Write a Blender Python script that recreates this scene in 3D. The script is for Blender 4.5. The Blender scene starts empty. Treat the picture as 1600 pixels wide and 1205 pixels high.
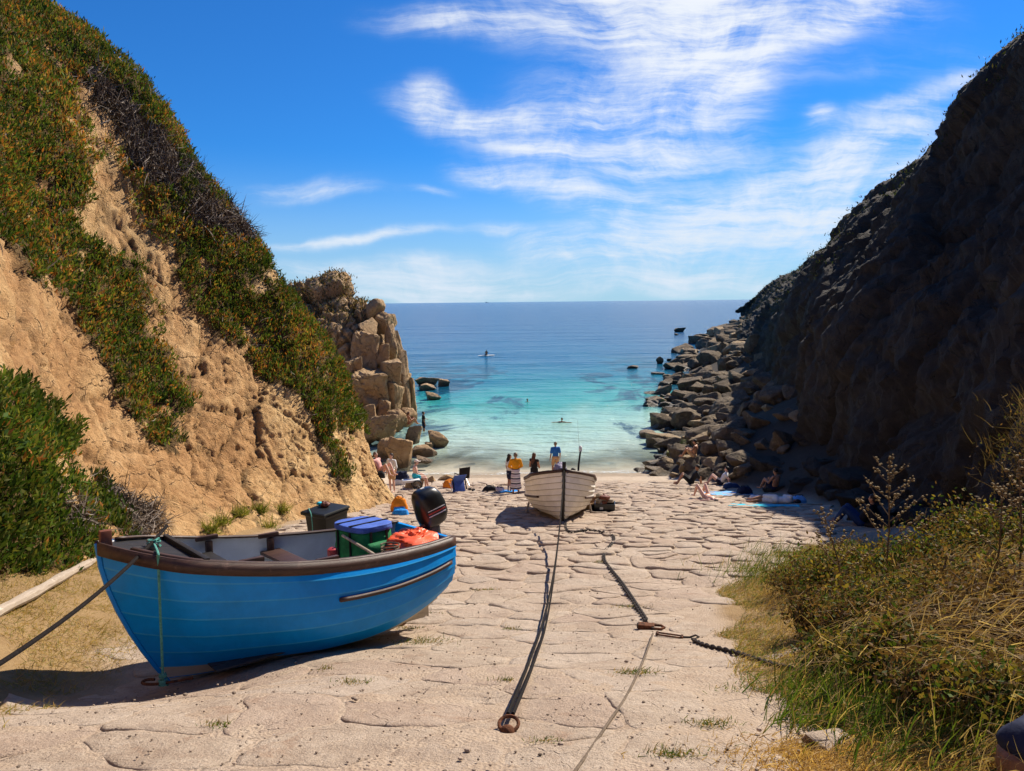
import bpy, bmesh, math, random
import numpy as np
from mathutils import Vector, Matrix, noise
random.seed(7)
rng = np.random.default_rng(7)
R = math.radians
sc = bpy.context.scene
C = sc.collection
# ------------------------------------------------------------ camera
PW, PH, PF = 1600.0, 1205.0, 1150.0
CAM = np.array([0.0, 0.0, 9.2])
PITCH, ROLL = 6.48, -0.6
CM = (Matrix.Rotation(R(90 - PITCH), 3, 'X') @ Matrix.Rotation(R(ROLL), 3, 'Z'))
CMn = np.array(CM)
cam = bpy.data.cameras.new('camera')
cam.sensor_width = 36.0
cam.lens = 36.0 * PF / PW
cam.clip_start = 0.05
cam.clip_end = 90000
camo = bpy.data.objects.new('camera', cam)
camo.matrix_world = Matrix.Translation(CAM.tolist()) @ CM.to_4x4()
C.objects.link(camo)
sc.camera = camo
# ------------------------------------------------------------ sky, sun, exposure
SUN_AZ, SUN_EL = 45.0, 41.0          # degrees right of straight ahead, degrees up
sv = Vector((math.sin(R(SUN_AZ)) * math.cos(R(SUN_EL)), math.cos(R(SUN_AZ)) * math.cos(R(SUN_EL)), math.sin(R(SUN_EL))))
sl = bpy.data.lights.new('sun', 'SUN')
sl.energy = 5.0
sl.angle = R(0.53)
sl.color = (1.0, 0.90, 0.76)
so = bpy.data.objects.new('sun', sl)
so.rotation_euler = sv.to_track_quat('Z', 'Y').to_euler()
C.objects.link(so)
sc.view_settings.view_transform = 'Standard'
sc.view_settings.look = 'None'
sc.view_settings.gamma = 1.0
sc.view_settings.use_curve_mapping = False
sc.view_settings.exposure = 0.68
try:
    sc.cycles.use_denoising = True
    sc.cycles.max_bounces = 6
    sc.cycles.diffuse_bounces = 2
    sc.cycles.glossy_bounces = 3
    sc.cycles.transparent_max_bounces = 12
    sc.cycles.caustics_reflective = False
    sc.cycles.caustics_refractive = False
except Exception:
    pass


class NT:
    """small helper to write node trees"""
    def __init__(self, tree):
        self.t = tree
        self.n = tree.nodes
        self.l = tree.links

    def node(self, typ, **kw):
        nd = self.n.new(typ)
        for k, v in kw.items():
            setattr(nd, k, v)
        return nd

    def put(self, nd, key, val):
        s = nd.inputs[key]
        if isinstance(val, bpy.types.NodeSocket):
            self.l.new(val, s)
        elif val is not None:
            s.default_value = val

    def math(self, op, a, b=None, c=None, clamp=False):
        nd = self.node('ShaderNodeMath', operation=op, use_clamp=clamp)
        self.put(nd, 0, a); self.put(nd, 1, b); self.put(nd, 2, c)
        return nd.outputs[0]

    def vmath(self, op, a, b=None, scale=None):
        nd = self.node('ShaderNodeVectorMath', operation=op)
        self.put(nd, 0, a)
        if b is not None: self.put(nd, 1, b)
        if scale is not None: self.put(nd, 'Scale', scale)
        return nd.outputs['Value'] if op in ('DOT_PRODUCT', 'LENGTH', 'DISTANCE') else nd.outputs[0]

    def noise(self, vec, scale, detail=4, rough=0.55, dist=0.0, dim='3D', out=0):
        nd = self.node('ShaderNodeTexNoise', noise_dimensions=dim)
        self.put(nd, 'Vector', vec); self.put(nd, 'Scale', scale); self.put(nd, 'Detail', detail)
        self.put(nd, 'Roughness', rough); self.put(nd, 'Distortion', dist)
        return nd.outputs[out]

    def voro(self, vec, scale, feature='F1', out='Distance', rand=1.0):
        nd = self.node('ShaderNodeTexVoronoi', feature=feature)
        self.put(nd, 'Vector', vec); self.put(nd, 'Scale', scale); self.put(nd, 'Randomness', rand)
        return nd.outputs[out]

    def ramp(self, fac, stops, interp='LINEAR'):
        nd = self.node('ShaderNodeValToRGB')
        self.put(nd, 0, fac)
        cr = nd.color_ramp
        cr.interpolation = interp
        while len(cr.elements) < len(stops):
            cr.elements.new(0.5)
        for e, (p, c) in zip(cr.elements, stops):
            e.position = p
            e.color = (*c, 1.0) if len(c) == 3 else c
        return nd.outputs[0]

    def mix(self, fac, a, b, blend='MIX'):
        nd = self.node('ShaderNodeMix', data_type='RGBA', blend_type=blend)
        for k, v in ((0, fac), (6, a), (7, b)):
            if isinstance(v, (tuple, list)) and len(v) == 3:
                v = (*v, 1.0)
            self.put(nd, k, v)
        return nd.outputs[2]

    def smooth(self, v, a, b, lo=0.0, hi=1.0):
        nd = self.node('ShaderNodeMapRange', interpolation_type='SMOOTHSTEP')
        self.put(nd, 0, v); self.put(nd, 1, a); self.put(nd, 2, b); self.put(nd, 3, lo); self.put(nd, 4, hi)
        return nd.outputs[0]

    def mapping(self, vec, loc=(0, 0, 0), rot=(0, 0, 0), scale=(1, 1, 1), typ='POINT'):
        nd = self.node('ShaderNodeMapping', vector_type=typ)
        self.put(nd, 'Vector', vec)
        if typ != 'NORMAL': nd.inputs['Location'].default_value = loc
        nd.inputs['Rotation'].default_value = rot
        nd.inputs['Scale'].default_value = scale
        return nd.outputs[0]

    def bump(self, height, strength=0.5, dist=0.02, normal=None):
        nd = self.node('ShaderNodeBump')
        self.put(nd, 'Height', height); self.put(nd, 'Strength', strength); self.put(nd, 'Distance', dist)
        if normal is not None: self.put(nd, 'Normal', normal)
        return nd.outputs[0]


def np_rays(px, py):
    px = np.asarray(px, float); py = np.asarray(py, float)
    loc = np.stack([(px - PW / 2) / PF, -(py - PH / 2) / PF, -np.ones_like(px)], -1)
    return loc @ CMn.T

def at(px, py, d):
    """world point seen at photo pixel px,py at ground distance d ahead"""
    r = np_rays(px, py)
    return CAM + r * (d / r[1])

def proj(P):
    P = np.asarray(P, float)
    l = (P - CAM) @ CMn
    return PW / 2 + PF * l[..., 0] / -l[..., 2], PH / 2 - PF * l[..., 1] / -l[..., 2]

# ------------------------------------------------------------ world
world = bpy.data.worlds.new('World')
sc.world = world
world.use_nodes = True
wt = NT(world.node_tree)
wt.n.clear()
sky = wt.node('ShaderNodeTexSky', sky_type='NISHITA')
sky.sun_disc = False
sky.sun_elevation = R(SUN_EL)
sky.sun_rotation = R(SUN_AZ)
sky.altitude = 10
sky.air_density = 1.0
sky.dust_density = 0.0
sky.ozone_density = 3.5
gen = wt.node('ShaderNodeTexCoord').outputs['Generated']
sep = wt.node('ShaderNodeSeparateXYZ'); wt.put(sep, 0, gen)
dx, dy, dz = sep.outputs
dyc = wt.math('MAXIMUM', wt.math('ABSOLUTE', dy), 0.12)
u = wt.math('DIVIDE', dx, dyc)
v = wt.math('DIVIDE', dz, dyc)
cmb = wt.node('ShaderNodeCombineXYZ'); wt.put(cmb, 0, u); wt.put(cmb, 1, v)
uv = cmb.outputs[0]
w1 = wt.noise(uv, 3.2, 3, 0.55, out=1)
w2 = wt.noise(uv, 11.0, 4, 0.6, out=1)
wv = wt.vmath('ADD', wt.vmath('SCALE', wt.vmath('SUBTRACT', w1, (0.5, 0.5, 0.5)), scale=0.085),
              wt.vmath('SCALE', wt.vmath('SUBTRACT', w2, (0.5, 0.5, 0.5)), scale=0.02))
uvw = wt.vmath('ADD', uv, wv)
def skyuv(px, py):
    r = np_rays(px, py)
    return r[0] / r[1], r[2] / r[1]
# cirrus strokes: pixel start, pixel end, half width in px, strength
STROKES = [
    (380, 300, 560, 285, 16, .35), (430, 390, 700, 352, 10, .5), (450, 420, 640, 412, 12, .5), (1250, 240, 1480, 150, 30, .45), (1230, 60, 1500, 20, 26, .3), (1280, 400, 1420, 330, 26, .8),
    (600, 38, 830, 48, 24, .8), (800, 30, 1080, 20, 55, 1.0), (980, 70, 1200, 60, 75, 1.0), (1080, 10, 1170, 220, 62, .95),
    (1170, 95, 1440, -20, 28, .9), (1110, 40, 1330, -10, 45, .7), (615, 165, 740, 195, 26, .95), (640, 140, 700, 150, 22, .6), (720, 190, 900, 185, 26, .95),
    (850, 165, 1100, 215, 48, .95), (950, 120, 1120, 170, 40, .55), (750, 228, 900, 232, 12, .8), (880, 235, 1110, 255, 26, .9), (700, 265, 800, 275, 18, .9), (790, 270, 990, 318, 30, 1.0),
    (960, 300, 1080, 300, 16, .5), (780, 380, 960, 378, 20, .95), (930, 360, 1200, 345, 45, 1.0), (1120, 330, 1420, 262, 48, 1.0), (1180, 375, 1330, 330, 34, .85), (1380, 300, 1600, 200, 50, .8),
    (830, 402, 1040, 404, 12, .8), (950, 395, 1130, 385, 26, .7), (470, 436, 860, 440, 26, .85), (820, 440, 1270, 424, 26, .85), (620, 402, 740, 408, 15, .7), (430, 385, 690, 357, 6, .45),
    (390, 292, 470, 285, 9, .36), (480, 300, 620, 300, 9, .42), (640, 295, 705, 300, 7, .45), (720, 355, 820, 352, 9, .45), (1262, 185, 1296, 190, 14, .7), (1360, 170, 1560, 100, 14, .5),
    (1180, 300, 1500, 170, 18, .42), (1190, 130, 1560, 80, 26, .22), (1000, 455, 1300, 450, 14, .5), (450, 458, 1000, 462, 12, .45)]
dens = None
for (x0, y0, x1, y1, hw, st) in STROKES:
    a = skyuv(x0, y0); b = skyuv(x1, y1)
    ln = math.hypot(b[0] - a[0], b[1] - a[1]) * 0.5
    ang = math.atan2(b[1] - a[1], b[0] - a[0])
    m = wt.mapping(uvw, ((a[0] + b[0]) / 2, (a[1] + b[1]) / 2, 0), (0, 0, ang), (ln * 0.82, hw / PF * 0.80, 1), 'TEXTURE')
    q = wt.vmath('DOT_PRODUCT', m, m)
    g = wt.math('POWER', 2.0, wt.math('MULTIPLY', q, -1.0))
    dens = wt.math('MULTIPLY', g, st) if dens is None else wt.math('MULTIPLY_ADD', g, st, dens)
front = wt.smooth(dy, 0.12, 0.4)
dens = wt.math('MULTIPLY', dens, front)
# the same kind of cirrus goes on over the rest of the sky
gm = wt.mapping(gen, (0, 0, 0), (0, 0, 0.5), (2.2, 1.2, 3.2))
gn = wt.noise(gm, 1.3, 6, 0.6, 0.8)
rest = wt.math('MULTIPLY', wt.smooth(gn, 0.5, 0.72, 0, 0.75), wt.math('SUBTRACT', 1.0, front))
dens = wt.math('ADD', dens, rest)
st1 = wt.noise(wt.mapping(uvw, (0, 0, 0), (0, 0, -0.12), (2.2, 17.0, 1)), 1.7, 8, 0.66, 0.25)
st2 = wt.noise(wt.mapping(uvw, (3, 1, 0), (0, 0, 0.45), (2.4, 20.0, 1)), 1.9, 8, 0.7, 0.3)
sn = wt.math('ADD', wt.math('MULTIPLY', st1, 0.55), wt.math('MULTIPLY', st2, 0.45))
dsat = wt.math('SUBTRACT', 1.0, wt.math('POWER', 2.0, wt.math('MULTIPLY', dens, -1.9)))
cl = wt.math('MULTIPLY', dsat, wt.math('ADD', wt.smooth(sn, 0.34, 0.66, 0.16, 0.95), wt.smooth(wt.noise(uvw, 8.0, 7, 0.66, 0.5), 0.36, 0.68, 0.0, 0.4)))
cl = wt.math('MULTIPLY', wt.smooth(cl, 0.02, 0.9, 0.0, 1.0), 0.97)
cloudcol = wt.mix(wt.smooth(dz, 0.0, 0.25), (7.6, 8.6, 9.8), (9.2, 9.7, 10.4))
clear = wt.mix(1.0, sky.outputs[0], (0.20, 0.74, 1.36), 'MULTIPLY')
clear = wt.mix(wt.smooth(dz, -0.02, 0.20, 0.75, 0.0), clear, (5.0, 6.9, 8.6))
mixc = wt.mix(cl, clear, cloudcol)
bg = wt.node('ShaderNodeBackground')
wt.put(bg, 'Color', mixc); wt.put(bg, 'Strength', 0.06)
wo = wt.node('ShaderNodeOutputWorld')
wt.l.new(bg.outputs[0], wo.inputs[0])
try:
    world.cycles.sampling_method = 'MANUAL'
    world.cycles.sample_map_resolution = 512
except Exception:
    pass
# ------------------------------------------------------------ helpers: materials and meshes
def mat(name, build, rough=0.8, spec=0.3, **kw):
    m = bpy.data.materials.new(name)
    m.use_nodes = True
    t = NT(m.node_tree)
    t.n.clear()
    out = t.node('ShaderNodeOutputMaterial')
    b = t.node('ShaderNodeBsdfPrincipled')
    t.put(b, 'Roughness', rough); t.put(b, 'Specular IOR Level', spec)
    for k, v_ in kw.items():
        t.put(b, k, v_)
    r = build(t, b)
    t.l.new(b.outputs[0] if r is None else r, out.inputs[0])
    return m

def opos(t):
    return t.node('ShaderNodeTexCoord').outputs['Object']

def gpos(t):
    return t.node('ShaderNodeNewGeometry').outputs['Position']

def plain(name, col, rough=0.6, spec=0.35, var=0.12, scale=14.0, bump=0.0, bscale=60.0, metal=0.0, wear=None):
    """painted / cloth / metal surface with slight mottling"""
    def f(t, b):
        p = opos(t)
        n = t.noise(p, scale, 5, 0.6)
        lo = tuple(max(0, c * (1 - var * 2)) for c in col)
        hi = tuple(min(1, c * (1 + var)) for c in col)
        c = t.ramp(n, [(0.25, lo), (0.75, hi)])
        if wear:
            wcol, amt = wear
            w = t.smooth(t.noise(p, scale * 0.6, 8, 0.72, 0.4), 0.62 - amt, 0.72 - amt)
            c = t.mix(w, c, wcol)
        t.put(b, 'Base Color', c)
        t.put(b, 'Metallic', metal)
        if bump:
            t.put(b, 'Normal', t.bump(t.noise(p, bscale, 4, 0.6), bump, 0.01))
    return mat(name, f, rough, spec)

def setmat(me, m):
    if m is not None:
        for mm in (m if isinstance(m, (list, tuple)) else [m]):
            me.materials.append(mm)

def np_mesh(name, V, faces, smooth=True):
    """V (n,3); faces (m,3|4) array or list of tuples"""
    me = bpy.data.meshes.new(name)
    if isinstance(faces, np.ndarray):
        k = faces.shape[1]
        me.vertices.add(len(V)); me.vertices.foreach_set('co', np.asarray(V, np.float32).ravel())
        me.loops.add(faces.size); me.loops.foreach_set('vertex_index', faces.astype(np.int32).ravel())
        me.polygons.add(len(faces))
        me.polygons.foreach_set('loop_start', np.arange(0, faces.size, k, dtype=np.int32))
        me.polygons.foreach_set('loop_total', np.full(len(faces), k, np.int32))
        me.update(calc_edges=True)
    else:
        me.from_pydata([tuple(map(float, p)) for p in V], [], [tuple(int(i) for i in f) for f in faces])
    if smooth:
        me.polygons.foreach_set('use_smooth', np.ones(len(me.polygons), bool))
    return me

def add_col(me, cols, name='col'):
    at_ = me.attributes.new(name, 'FLOAT_COLOR', 'POINT')
    c = np.ones((len(me.vertices), 4), np.float32)
    c[:, :3] = cols
    at_.data.foreach_set('color', c.ravel())

def link(name, me, m=None, parent=None, loc=None, rot=None):
    o = bpy.data.objects.new(name, me)
    if me is not None and m is not None and len(me.materials) == 0:
        setmat(me, m)
    C.objects.link(o)
    if parent is not None: o.parent = parent
    if loc is not None: o.location = [float(q) for q in loc]
    if rot is not None: o.rotation_euler = rot
    return o

def tag(o, label=None, cat=None, group=None, kind=None):
    if label: o['label'] = label
    if cat: o['category'] = cat
    if group: o['group'] = group
    if kind: o['kind'] = kind
    return o

def thing(name, label, cat, loc=(0, 0, 0), rot=(0, 0, 0), group=None):
    o = bpy.data.objects.new(name, None)
    o.empty_display_size = 0.1
    C.objects.link(o)
    o.location = [float(q) for q in loc]; o.rotation_euler = rot
    return tag(o, label, cat, group)

class MB:
    """collects shapes into one mesh"""
    def __init__(self):
        self.v = []; self.f = []; self.mi = []
        self.cur = 0
    def add(self, V, F):
        k = len(self.v)
        self.v.extend([tuple(map(float, p)) for p in V])
        for f in F:
            self.f.append(tuple(k + i for i in f)); self.mi.append(self.cur)
        return self
    def box(self, c, s, rot=None, taper=1.0):
        c = Vector(c); V = []
        for z in (-1, 1):
            for x, y in ((-1, -1), (1, -1), (1, 1), (-1, 1)):
                k = taper if z > 0 else 1.0
                p = Vector((x * s[0] / 2 * k, y * s[1] / 2 * k, z * s[2] / 2))
                if rot is not None: p = rot @ p
                V.append(p + c)
        return self.add(V, [(3, 2, 1, 0), (4, 5, 6, 7), (0, 1, 5, 4), (1, 2, 6, 5), (2, 3, 7, 6), (3, 0, 4, 7)])
    def tube(self, pts, r, n=8, caps=True, closed=False):
        pts = [Vector(p) for p in pts]
        rr = r if isinstance(r, (list, tuple)) else [r] * len(pts)
        V = []; N = len(pts); up = Vector((0, 0, 1)); prev = None
        for i, p in enumerate(pts):
            if closed: d = pts[(i + 1) % N] - pts[i - 1]
            else: d = pts[min(i + 1, N - 1)] - pts[max(i - 1, 0)]
            d.normalize()
            if prev is None:
                a = d.orthogonal().normalized()
            else:
                a = (prev - d * prev.dot(d))
                a = a.normalized() if a.length > 1e-6 else d.orthogonal().normalized()
            prev = a; b = d.cross(a)
            for k in range(n):
                t = 2 * math.pi * k / n
                V.append(p + (a * math.cos(t) + b * math.sin(t)) * rr[i])
        F = []
        for i in range(N if closed else N - 1):
            j = (i + 1) % N
            for k in range(n):
                F.append((i * n + k, i * n + (k + 1) % n, j * n + (k + 1) % n, j * n + k))
        if caps and not closed:
            F.append(tuple(range(n - 1, -1, -1))); F.append(tuple((N - 1) * n + k for k in range(n)))
        return self.add(V, F)
    def lathe(self, prof, n=16, c=(0, 0, 0), sq=1.0):
        V = []; F = []
        for r_, z in prof:
            for k in range(n):
                t = 2 * math.pi * k / n
                V.append((c[0] + r_ * math.cos(t), c[1] + r_ * math.sin(t) * sq, c[2] + z))
        for i in range(len(prof) - 1):
            for k in range(n):
                F.append((i * n + k, i * n + (k + 1) % n, (i + 1) * n + (k + 1) % n, (i + 1) * n + k))
        F.append(tuple(range(n - 1, -1, -1))); F.append(tuple((len(prof) - 1) * n + k for k in range(n)))
        return self.add(V, F)
    def ball(self, c, r, n=10, m=7, rot=None):
        r = r if isinstance(r, (tuple, list)) else (r, r, r)
        V = []; F = []; c = Vector(c)
        def put(p):
            p = Vector((p[0] * r[0], p[1] * r[1], p[2] * r[2]))
            if rot is not None: p = rot @ p
            V.append(p + c)
        put((0, 0, -1))
        for i in range(1, m):
            a = math.pi * i / m
            for k in range(n):
                t = 2 * math.pi * k / n
                put((math.sin(a) * math.cos(t), math.sin(a) * math.sin(t), -math.cos(a)))
        put((0, 0, 1))
        for k in range(n): F.append((0, 1 + (k + 1) % n, 1 + k))
        for i in range(m - 2):
            for k in range(n):
                F.append((1 + i * n + k, 1 + i * n + (k + 1) % n, 1 + (i + 1) * n + (k + 1) % n, 1 + (i + 1) * n + k))
        L = len(V) - 1
        for k in range(n): F.append((1 + (m - 2) * n + k, 1 + (m - 2) * n + (k + 1) % n, L))
        return self.add(V, F)
    def mesh(self, name, smooth=True, bevel=0.0, angle=40):
        me = bpy.data.meshes.new(name)
        me.from_pydata(self.v, [], self.f)
        if bevel:
            bm = bmesh.new(); bm.from_mesh(me)
            es = [e for e in bm.edges if len(e.link_faces) == 2 and e.calc_face_angle(0) > R(30)]
            bmesh.ops.bevel(bm, geom=es, offset=bevel, segments=2, affect='EDGES', profile=0.6, clamp_overlap=True)
            bm.to_mesh(me); bm.free()
        if smooth:
            me.polygons.foreach_set('use_smooth', np.ones(len(me.polygons), bool))
            try: me.set_sharp_from_angle(angle=R(angle))
            except Exception: pass
        return me
    def build(self, name, m, parent=None, smooth=True, bevel=0.0, angle=40, loc=None, rot=None):
        return link(name, self.mesh(name, smooth, bevel, angle), m, parent, loc, rot)

# ------------------------------------------------------------ the shape of the ground
_hy = np.array([-30, -8, -2, 0, 2, 3.4, 5.2, 8.5, 12, 16, 20, 24, 29, 34, 38, 42, 50, 70, 120, 250, 900.0])
_hh = np.array([-.5, .6, 1.35, 1.65, 2.1, 2.42, 2.95, 4.0, 4.78, 5.42, 6.1, 6.8, 7.66, 8.45, 9.1, 9.65, 10.3, 11.6, 15, 22, 40.0])
_fy = np.linspace(-30, 900, 18601)
_fh = np.interp(_fy, _hy, _hh)
_k = np.exp(-np.linspace(-2.2, 2.2, 61) ** 2); _k /= _k.sum()
_fh = np.convolve(np.pad(_fh, 30, mode='edge'), _k, 'valid')
# right hand edge of the slipway stones (x over y), foot of the talus on the right, left edge
_ry = np.array([-10, 2.0, 4.0, 7.0, 9.0, 10.6, 11.6, 13, 15.5, 17.5, 20, 26, 32, 36, 39, 63, 82, 119, 180, 280, 400, 900.0])
_rx = np.array([1.4, 1.6, 1.75, 2.15, 2.7, 3.1, 3.6, 4.8, 6.3, 8.2, 9.6, 10.2, 8.9, 7.6, 7.2, 12.5, 17.5, 27, 47, 85, 140, 420.0])
_ly = np.array([-10, 3.0, 6, 9, 13, 17, 20, 23, 26, 30, 36, 42, 50, 70, 120, 900.0])
_lx = np.array([-3.2, -3.4, -3.9, -4.6, -5.6, -6.4, -6.0, -4.8, -4.4, -5.2, -5.6, -7, -9, -14, -40, -400.0])
def right_edge(y): return np.interp(y, _ry, _rx)
def left_edge(y): return np.interp(y, _ly, _lx)
def gz(x, y):
    x = np.asarray(x, float); y = np.asarray(y, float)
    z = CAM[2] - np.interp(y, _fy, _fh)
    xr = right_edge(y); xl = left_edge(y)
    near = np.clip((14 - y) / 6, 0, 1)
    sl_ = 0.24 * near + 0.5 * np.clip((y - 17) / 8, 0, 1)
    dr = np.maximum(x - xr, 0)
    z = z + sl_ * np.minimum(dr, 30) ** 1.0 * np.clip(dr / 0.8, 0, 1)
    z = np.where((y > 34) & (dr > 0), np.maximum(z, np.minimum(-0.9 + 0.42 * dr, 4.0) - np.clip((38 - y) / 2, 0, 1) * 3), z)
    dl = np.maximum(xl - x, 0)
    z = z + 0.28 * np.minimum(dl, 30) * np.clip(dl / 1.2, 0, 1)
    z = z - 0.30 * np.exp(-((x + 3.75) ** 2 + (y - 6.7) ** 2) / 1.6)
    return z
def G(px, py, lift=0.0):
    """ground point under a photo pixel"""
    r = np_rays(px, py)
    d = np.concatenate([np.arange(1.5, 60, 0.02), np.arange(60, 420, 0.2)])
    P = CAM + r * (d / r[1])[:, None]
    below = P[:, 2] < np.maximum(gz(P[:, 0], P[:, 1]), 0.0) + lift
    k = int(np.argmax(below)) if below.any() else len(d) - 1
    return P[k]
def fbm(P, scale, octv=4, H_=0.9, seed=0.0):
    out = np.empty(len(P))
    for i, p in enumerate(P):
        out[i] = noise.fractal((p[0] * scale + seed, p[1] * scale + seed * 1.7, p[2] * scale - seed), H_, 2.1, octv)
    return out

def cells(P, scale, seed=0.0, stretch=(1, 1, 1)):
    """per point: random value of its fracture block, distance to the nearest joint"""
    rv = np.empty(len(P)); ck = np.empty(len(P))
    Q = (P * np.array(stretch)) * scale + seed
    for i, q in enumerate(Q):
        d, pt = noise.voronoi(q)
        ck[i] = d[1] - d[0]
        a = pt[0]
        rv[i] = (math.sin(a[0] * 12.9898 + a[1] * 78.233 + a[2] * 37.719) * 43758.5453) % 1.0
    return rv, ck
# ------------------------------------------------------------ setting materials
def rock_mat(name, c_dark, c_mid, c_light, scale=1.0, bump=0.8, crack=0.5, speck=0.5, rough=0.9, lichen=None, stretch=(1, 1, 1), wet=False, colattr=False):
    def f(t, b):
        p = t.mapping(gpos(t), scale=tuple(scale * s_ for s_ in stretch))
        big = t.noise(p, 0.55, 5, 0.6, 0.6)
        mid = t.noise(p, 3.0, 6, 0.65, 0.3)
        fine = t.noise(p, 26.0, 4, 0.7)
        grain = t.noise(p, 95.0, 2, 0.6)
        k = t.math('ADD', t.math('MULTIPLY', big, 0.5), t.math('MULTIPLY', mid, 0.5))
        c = t.ramp(k, [(0.33, c_dark), (0.5, c_mid), (0.66, c_light)])
        c = t.mix(t.smooth(fine, 0.52, 0.75, 0, speck * 0.6), c, tuple(q * 0.42 for q in c_dark))
        c = t.mix(t.smooth(grain, 0.5, 0.8, 0, speck * 0.55), c, tuple(min(1, q * 1.35) for q in c_light))
        pv = t.vmath('ADD', p, t.vmath('SCALE', t.noise(p, 2.0, 4, 0.6, out=1), scale=0.55))
        v1 = t.voro(pv, 1.1, 'DISTANCE_TO_EDGE')
        cr = t.smooth(v1, 0.0, 0.035, 1.0, 0.0)
        cr = t.math('MULTIPLY', cr, t.smooth(mid, 0.42, 0.62))
        c = t.mix(t.math('MULTIPLY', cr, crack), c, tuple(q * 0.25 for q in c_dark))
        if lichen:
            lc, amt = lichen
            ln = t.smooth(t.noise(p, 2.3, 8, 0.7, 0.5), 0.62 - amt, 0.70 - amt)
            c = t.mix(t.math('MULTIPLY', ln, 0.75), c, lc)
        if wet:
            z = t.node('ShaderNodeSeparateXYZ'); t.put(z, 0, gpos(t))
            w = t.smooth(t.math('ADD', z.outputs[2], t.math('MULTIPLY', mid, 0.5)), 0.35, 0.95, 1, 0)
            c = t.mix(t.math('MULTIPLY', w, 0.72), c, (0.018, 0.016, 0.012))
            t.put(b, 'Roughness', t.math('SUBTRACT', rough, t.math('MULTIPLY', w, 0.5)))
        if colattr:
            a = t.node('ShaderNodeAttribute', attribute_name='col')
            c = t.mix(1.0, c, a.outputs['Color'], 'MULTIPLY')
        t.put(b, 'Base Color', c)
        h = t.math('ADD', t.math('MULTIPLY', mid, 1.0), t.math('MULTIPLY', fine, 0.35))
        h = t.math('ADD', h, t.math('MULTIPLY', grain, 0.16))
        h = t.math('SUBTRACT', h, t.math('MULTIPLY', cr, 0.5))
        t.put(b, 'Normal', t.bump(h, bump, 0.2 / scale))
    return mat(name, f, rough, 0.25)

M = {}
M['cliff_earth'] = rock_mat('cliff_earth', (0.36, 0.215, 0.10), (0.54, 0.355, 0.18), (0.67, 0.49, 0.28), 1.0, 1.0, 0.75, 0.8, colattr=True)
M['granite_tan'] = rock_mat('granite_tan', (0.25, 0.15, 0.075), (0.42, 0.275, 0.145), (0.54, 0.385, 0.225), 1.0, 0.9, 0.6, 0.8, lichen=((0.13, 0.10, 0.055), 0.04), wet=True)
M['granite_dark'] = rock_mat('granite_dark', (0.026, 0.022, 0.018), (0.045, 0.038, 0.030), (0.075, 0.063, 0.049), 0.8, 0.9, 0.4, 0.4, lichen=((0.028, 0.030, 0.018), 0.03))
M['boulder_grey'] = rock_mat('boulder_grey', (0.07, 0.052, 0.036), (0.15, 0.113, 0.074), (0.28, 0.215, 0.14), 1.2, 0.9, 0.4, 0.8, lichen=((0.06, 0.052, 0.03), 0.05), wet=True)
M['boulder_tan'] = rock_mat('boulder_tan', (0.20, 0.135, 0.075), (0.34, 0.245, 0.14), (0.46, 0.35, 0.22), 1.2, 0.9, 0.4, 0.8, lichen=((0.16, 0.13, 0.07), 0.0), wet=True)
M['boulder_moss'] = rock_mat('boulder_moss', (0.15, 0.13, 0.06), (0.22, 0.20, 0.09), (0.30, 0.27, 0.13), 1.4, 0.7, 0.3, 0.6, lichen=((0.14, 0.20, 0.03), 0.14))

def slip_stone(t, b):
    p = gpos(t)
    oi = t.node('ShaderNodeObjectInfo')
    isl = t.node('ShaderNodeNewGeometry').outputs['Random Per Island']
    k = t.math('FRACT', t.math('ADD', oi.outputs['Random'], isl))
    big = t.noise(p, 1.4, 5, 0.6, 0.5)
    mid = t.noise(p, 9.0, 6, 0.7)
    gr = t.noise(p, 60.0, 4, 0.75)
    gr2 = t.noise(p, 170.0, 2, 0.7)
    c = t.ramp(t.math('ADD', t.math('MULTIPLY', big, 0.6), t.math('MULTIPLY', mid, 0.4)),
               [(0.34, (0.33, 0.242, 0.172)), (0.52, (0.455, 0.358, 0.268)), (0.68, (0.55, 0.45, 0.35))])
    c = t.mix(t.math('MULTIPLY', t.smooth(k, 0.3, 1.0), 0.45), c, (0.40, 0.285, 0.215))
    c = t.mix(t.smooth(k, 0.35, 0.0, 0, 0.4), c, (0.50, 0.41, 0.33))
    c = t.mix(t.smooth(gr, 0.53, 0.68, 0, 0.75), c, (0.24, 0.16, 0.105))
    c = t.mix(t.smooth(gr2, 0.52, 0.75, 0, 0.45), c, (0.70, 0.60, 0.49))
    st = t.smooth(t.noise(p, 2.6, 8, 0.72, 0.6), 0.55, 0.70, 0, 0.6)
    c = t.mix(st, c, (0.33, 0.205, 0.13))
    st2 = t.smooth(t.noise(p, 1.1, 8, 0.75, 1.0), 0.56, 0.68, 0, 0.5)
    c = t.mix(st2, c, (0.30, 0.235, 0.185))
    pv = t.vmath('ADD', p, t.vmath('SCALE', t.noise(p, 3.0, 4, 0.6, out=1), scale=0.35))
    ck = t.math('MULTIPLY', t.smooth(t.voro(pv, 1.3, 'DISTANCE_TO_EDGE'), 0.0, 0.012, 1, 0), t.smooth(mid, 0.45, 0.6))
    c = t.mix(t.math('MULTIPLY', ck, 0.6), c, (0.16, 0.11, 0.08))
    t.put(b, 'Base Color', c)
    h = t.math('ADD', t.math('MULTIPLY', mid, 1.2), t.math('MULTIPLY', gr, 0.5))
    h = t.math('SUBTRACT', h, t.math('MULTIPLY', ck, 0.5))
    t.put(b, 'Normal', t.bump(h, 0.9, 0.045))
M['slip_stone'] = mat('slip_stone', slip_stone, 0.88, 0.25)

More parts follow.
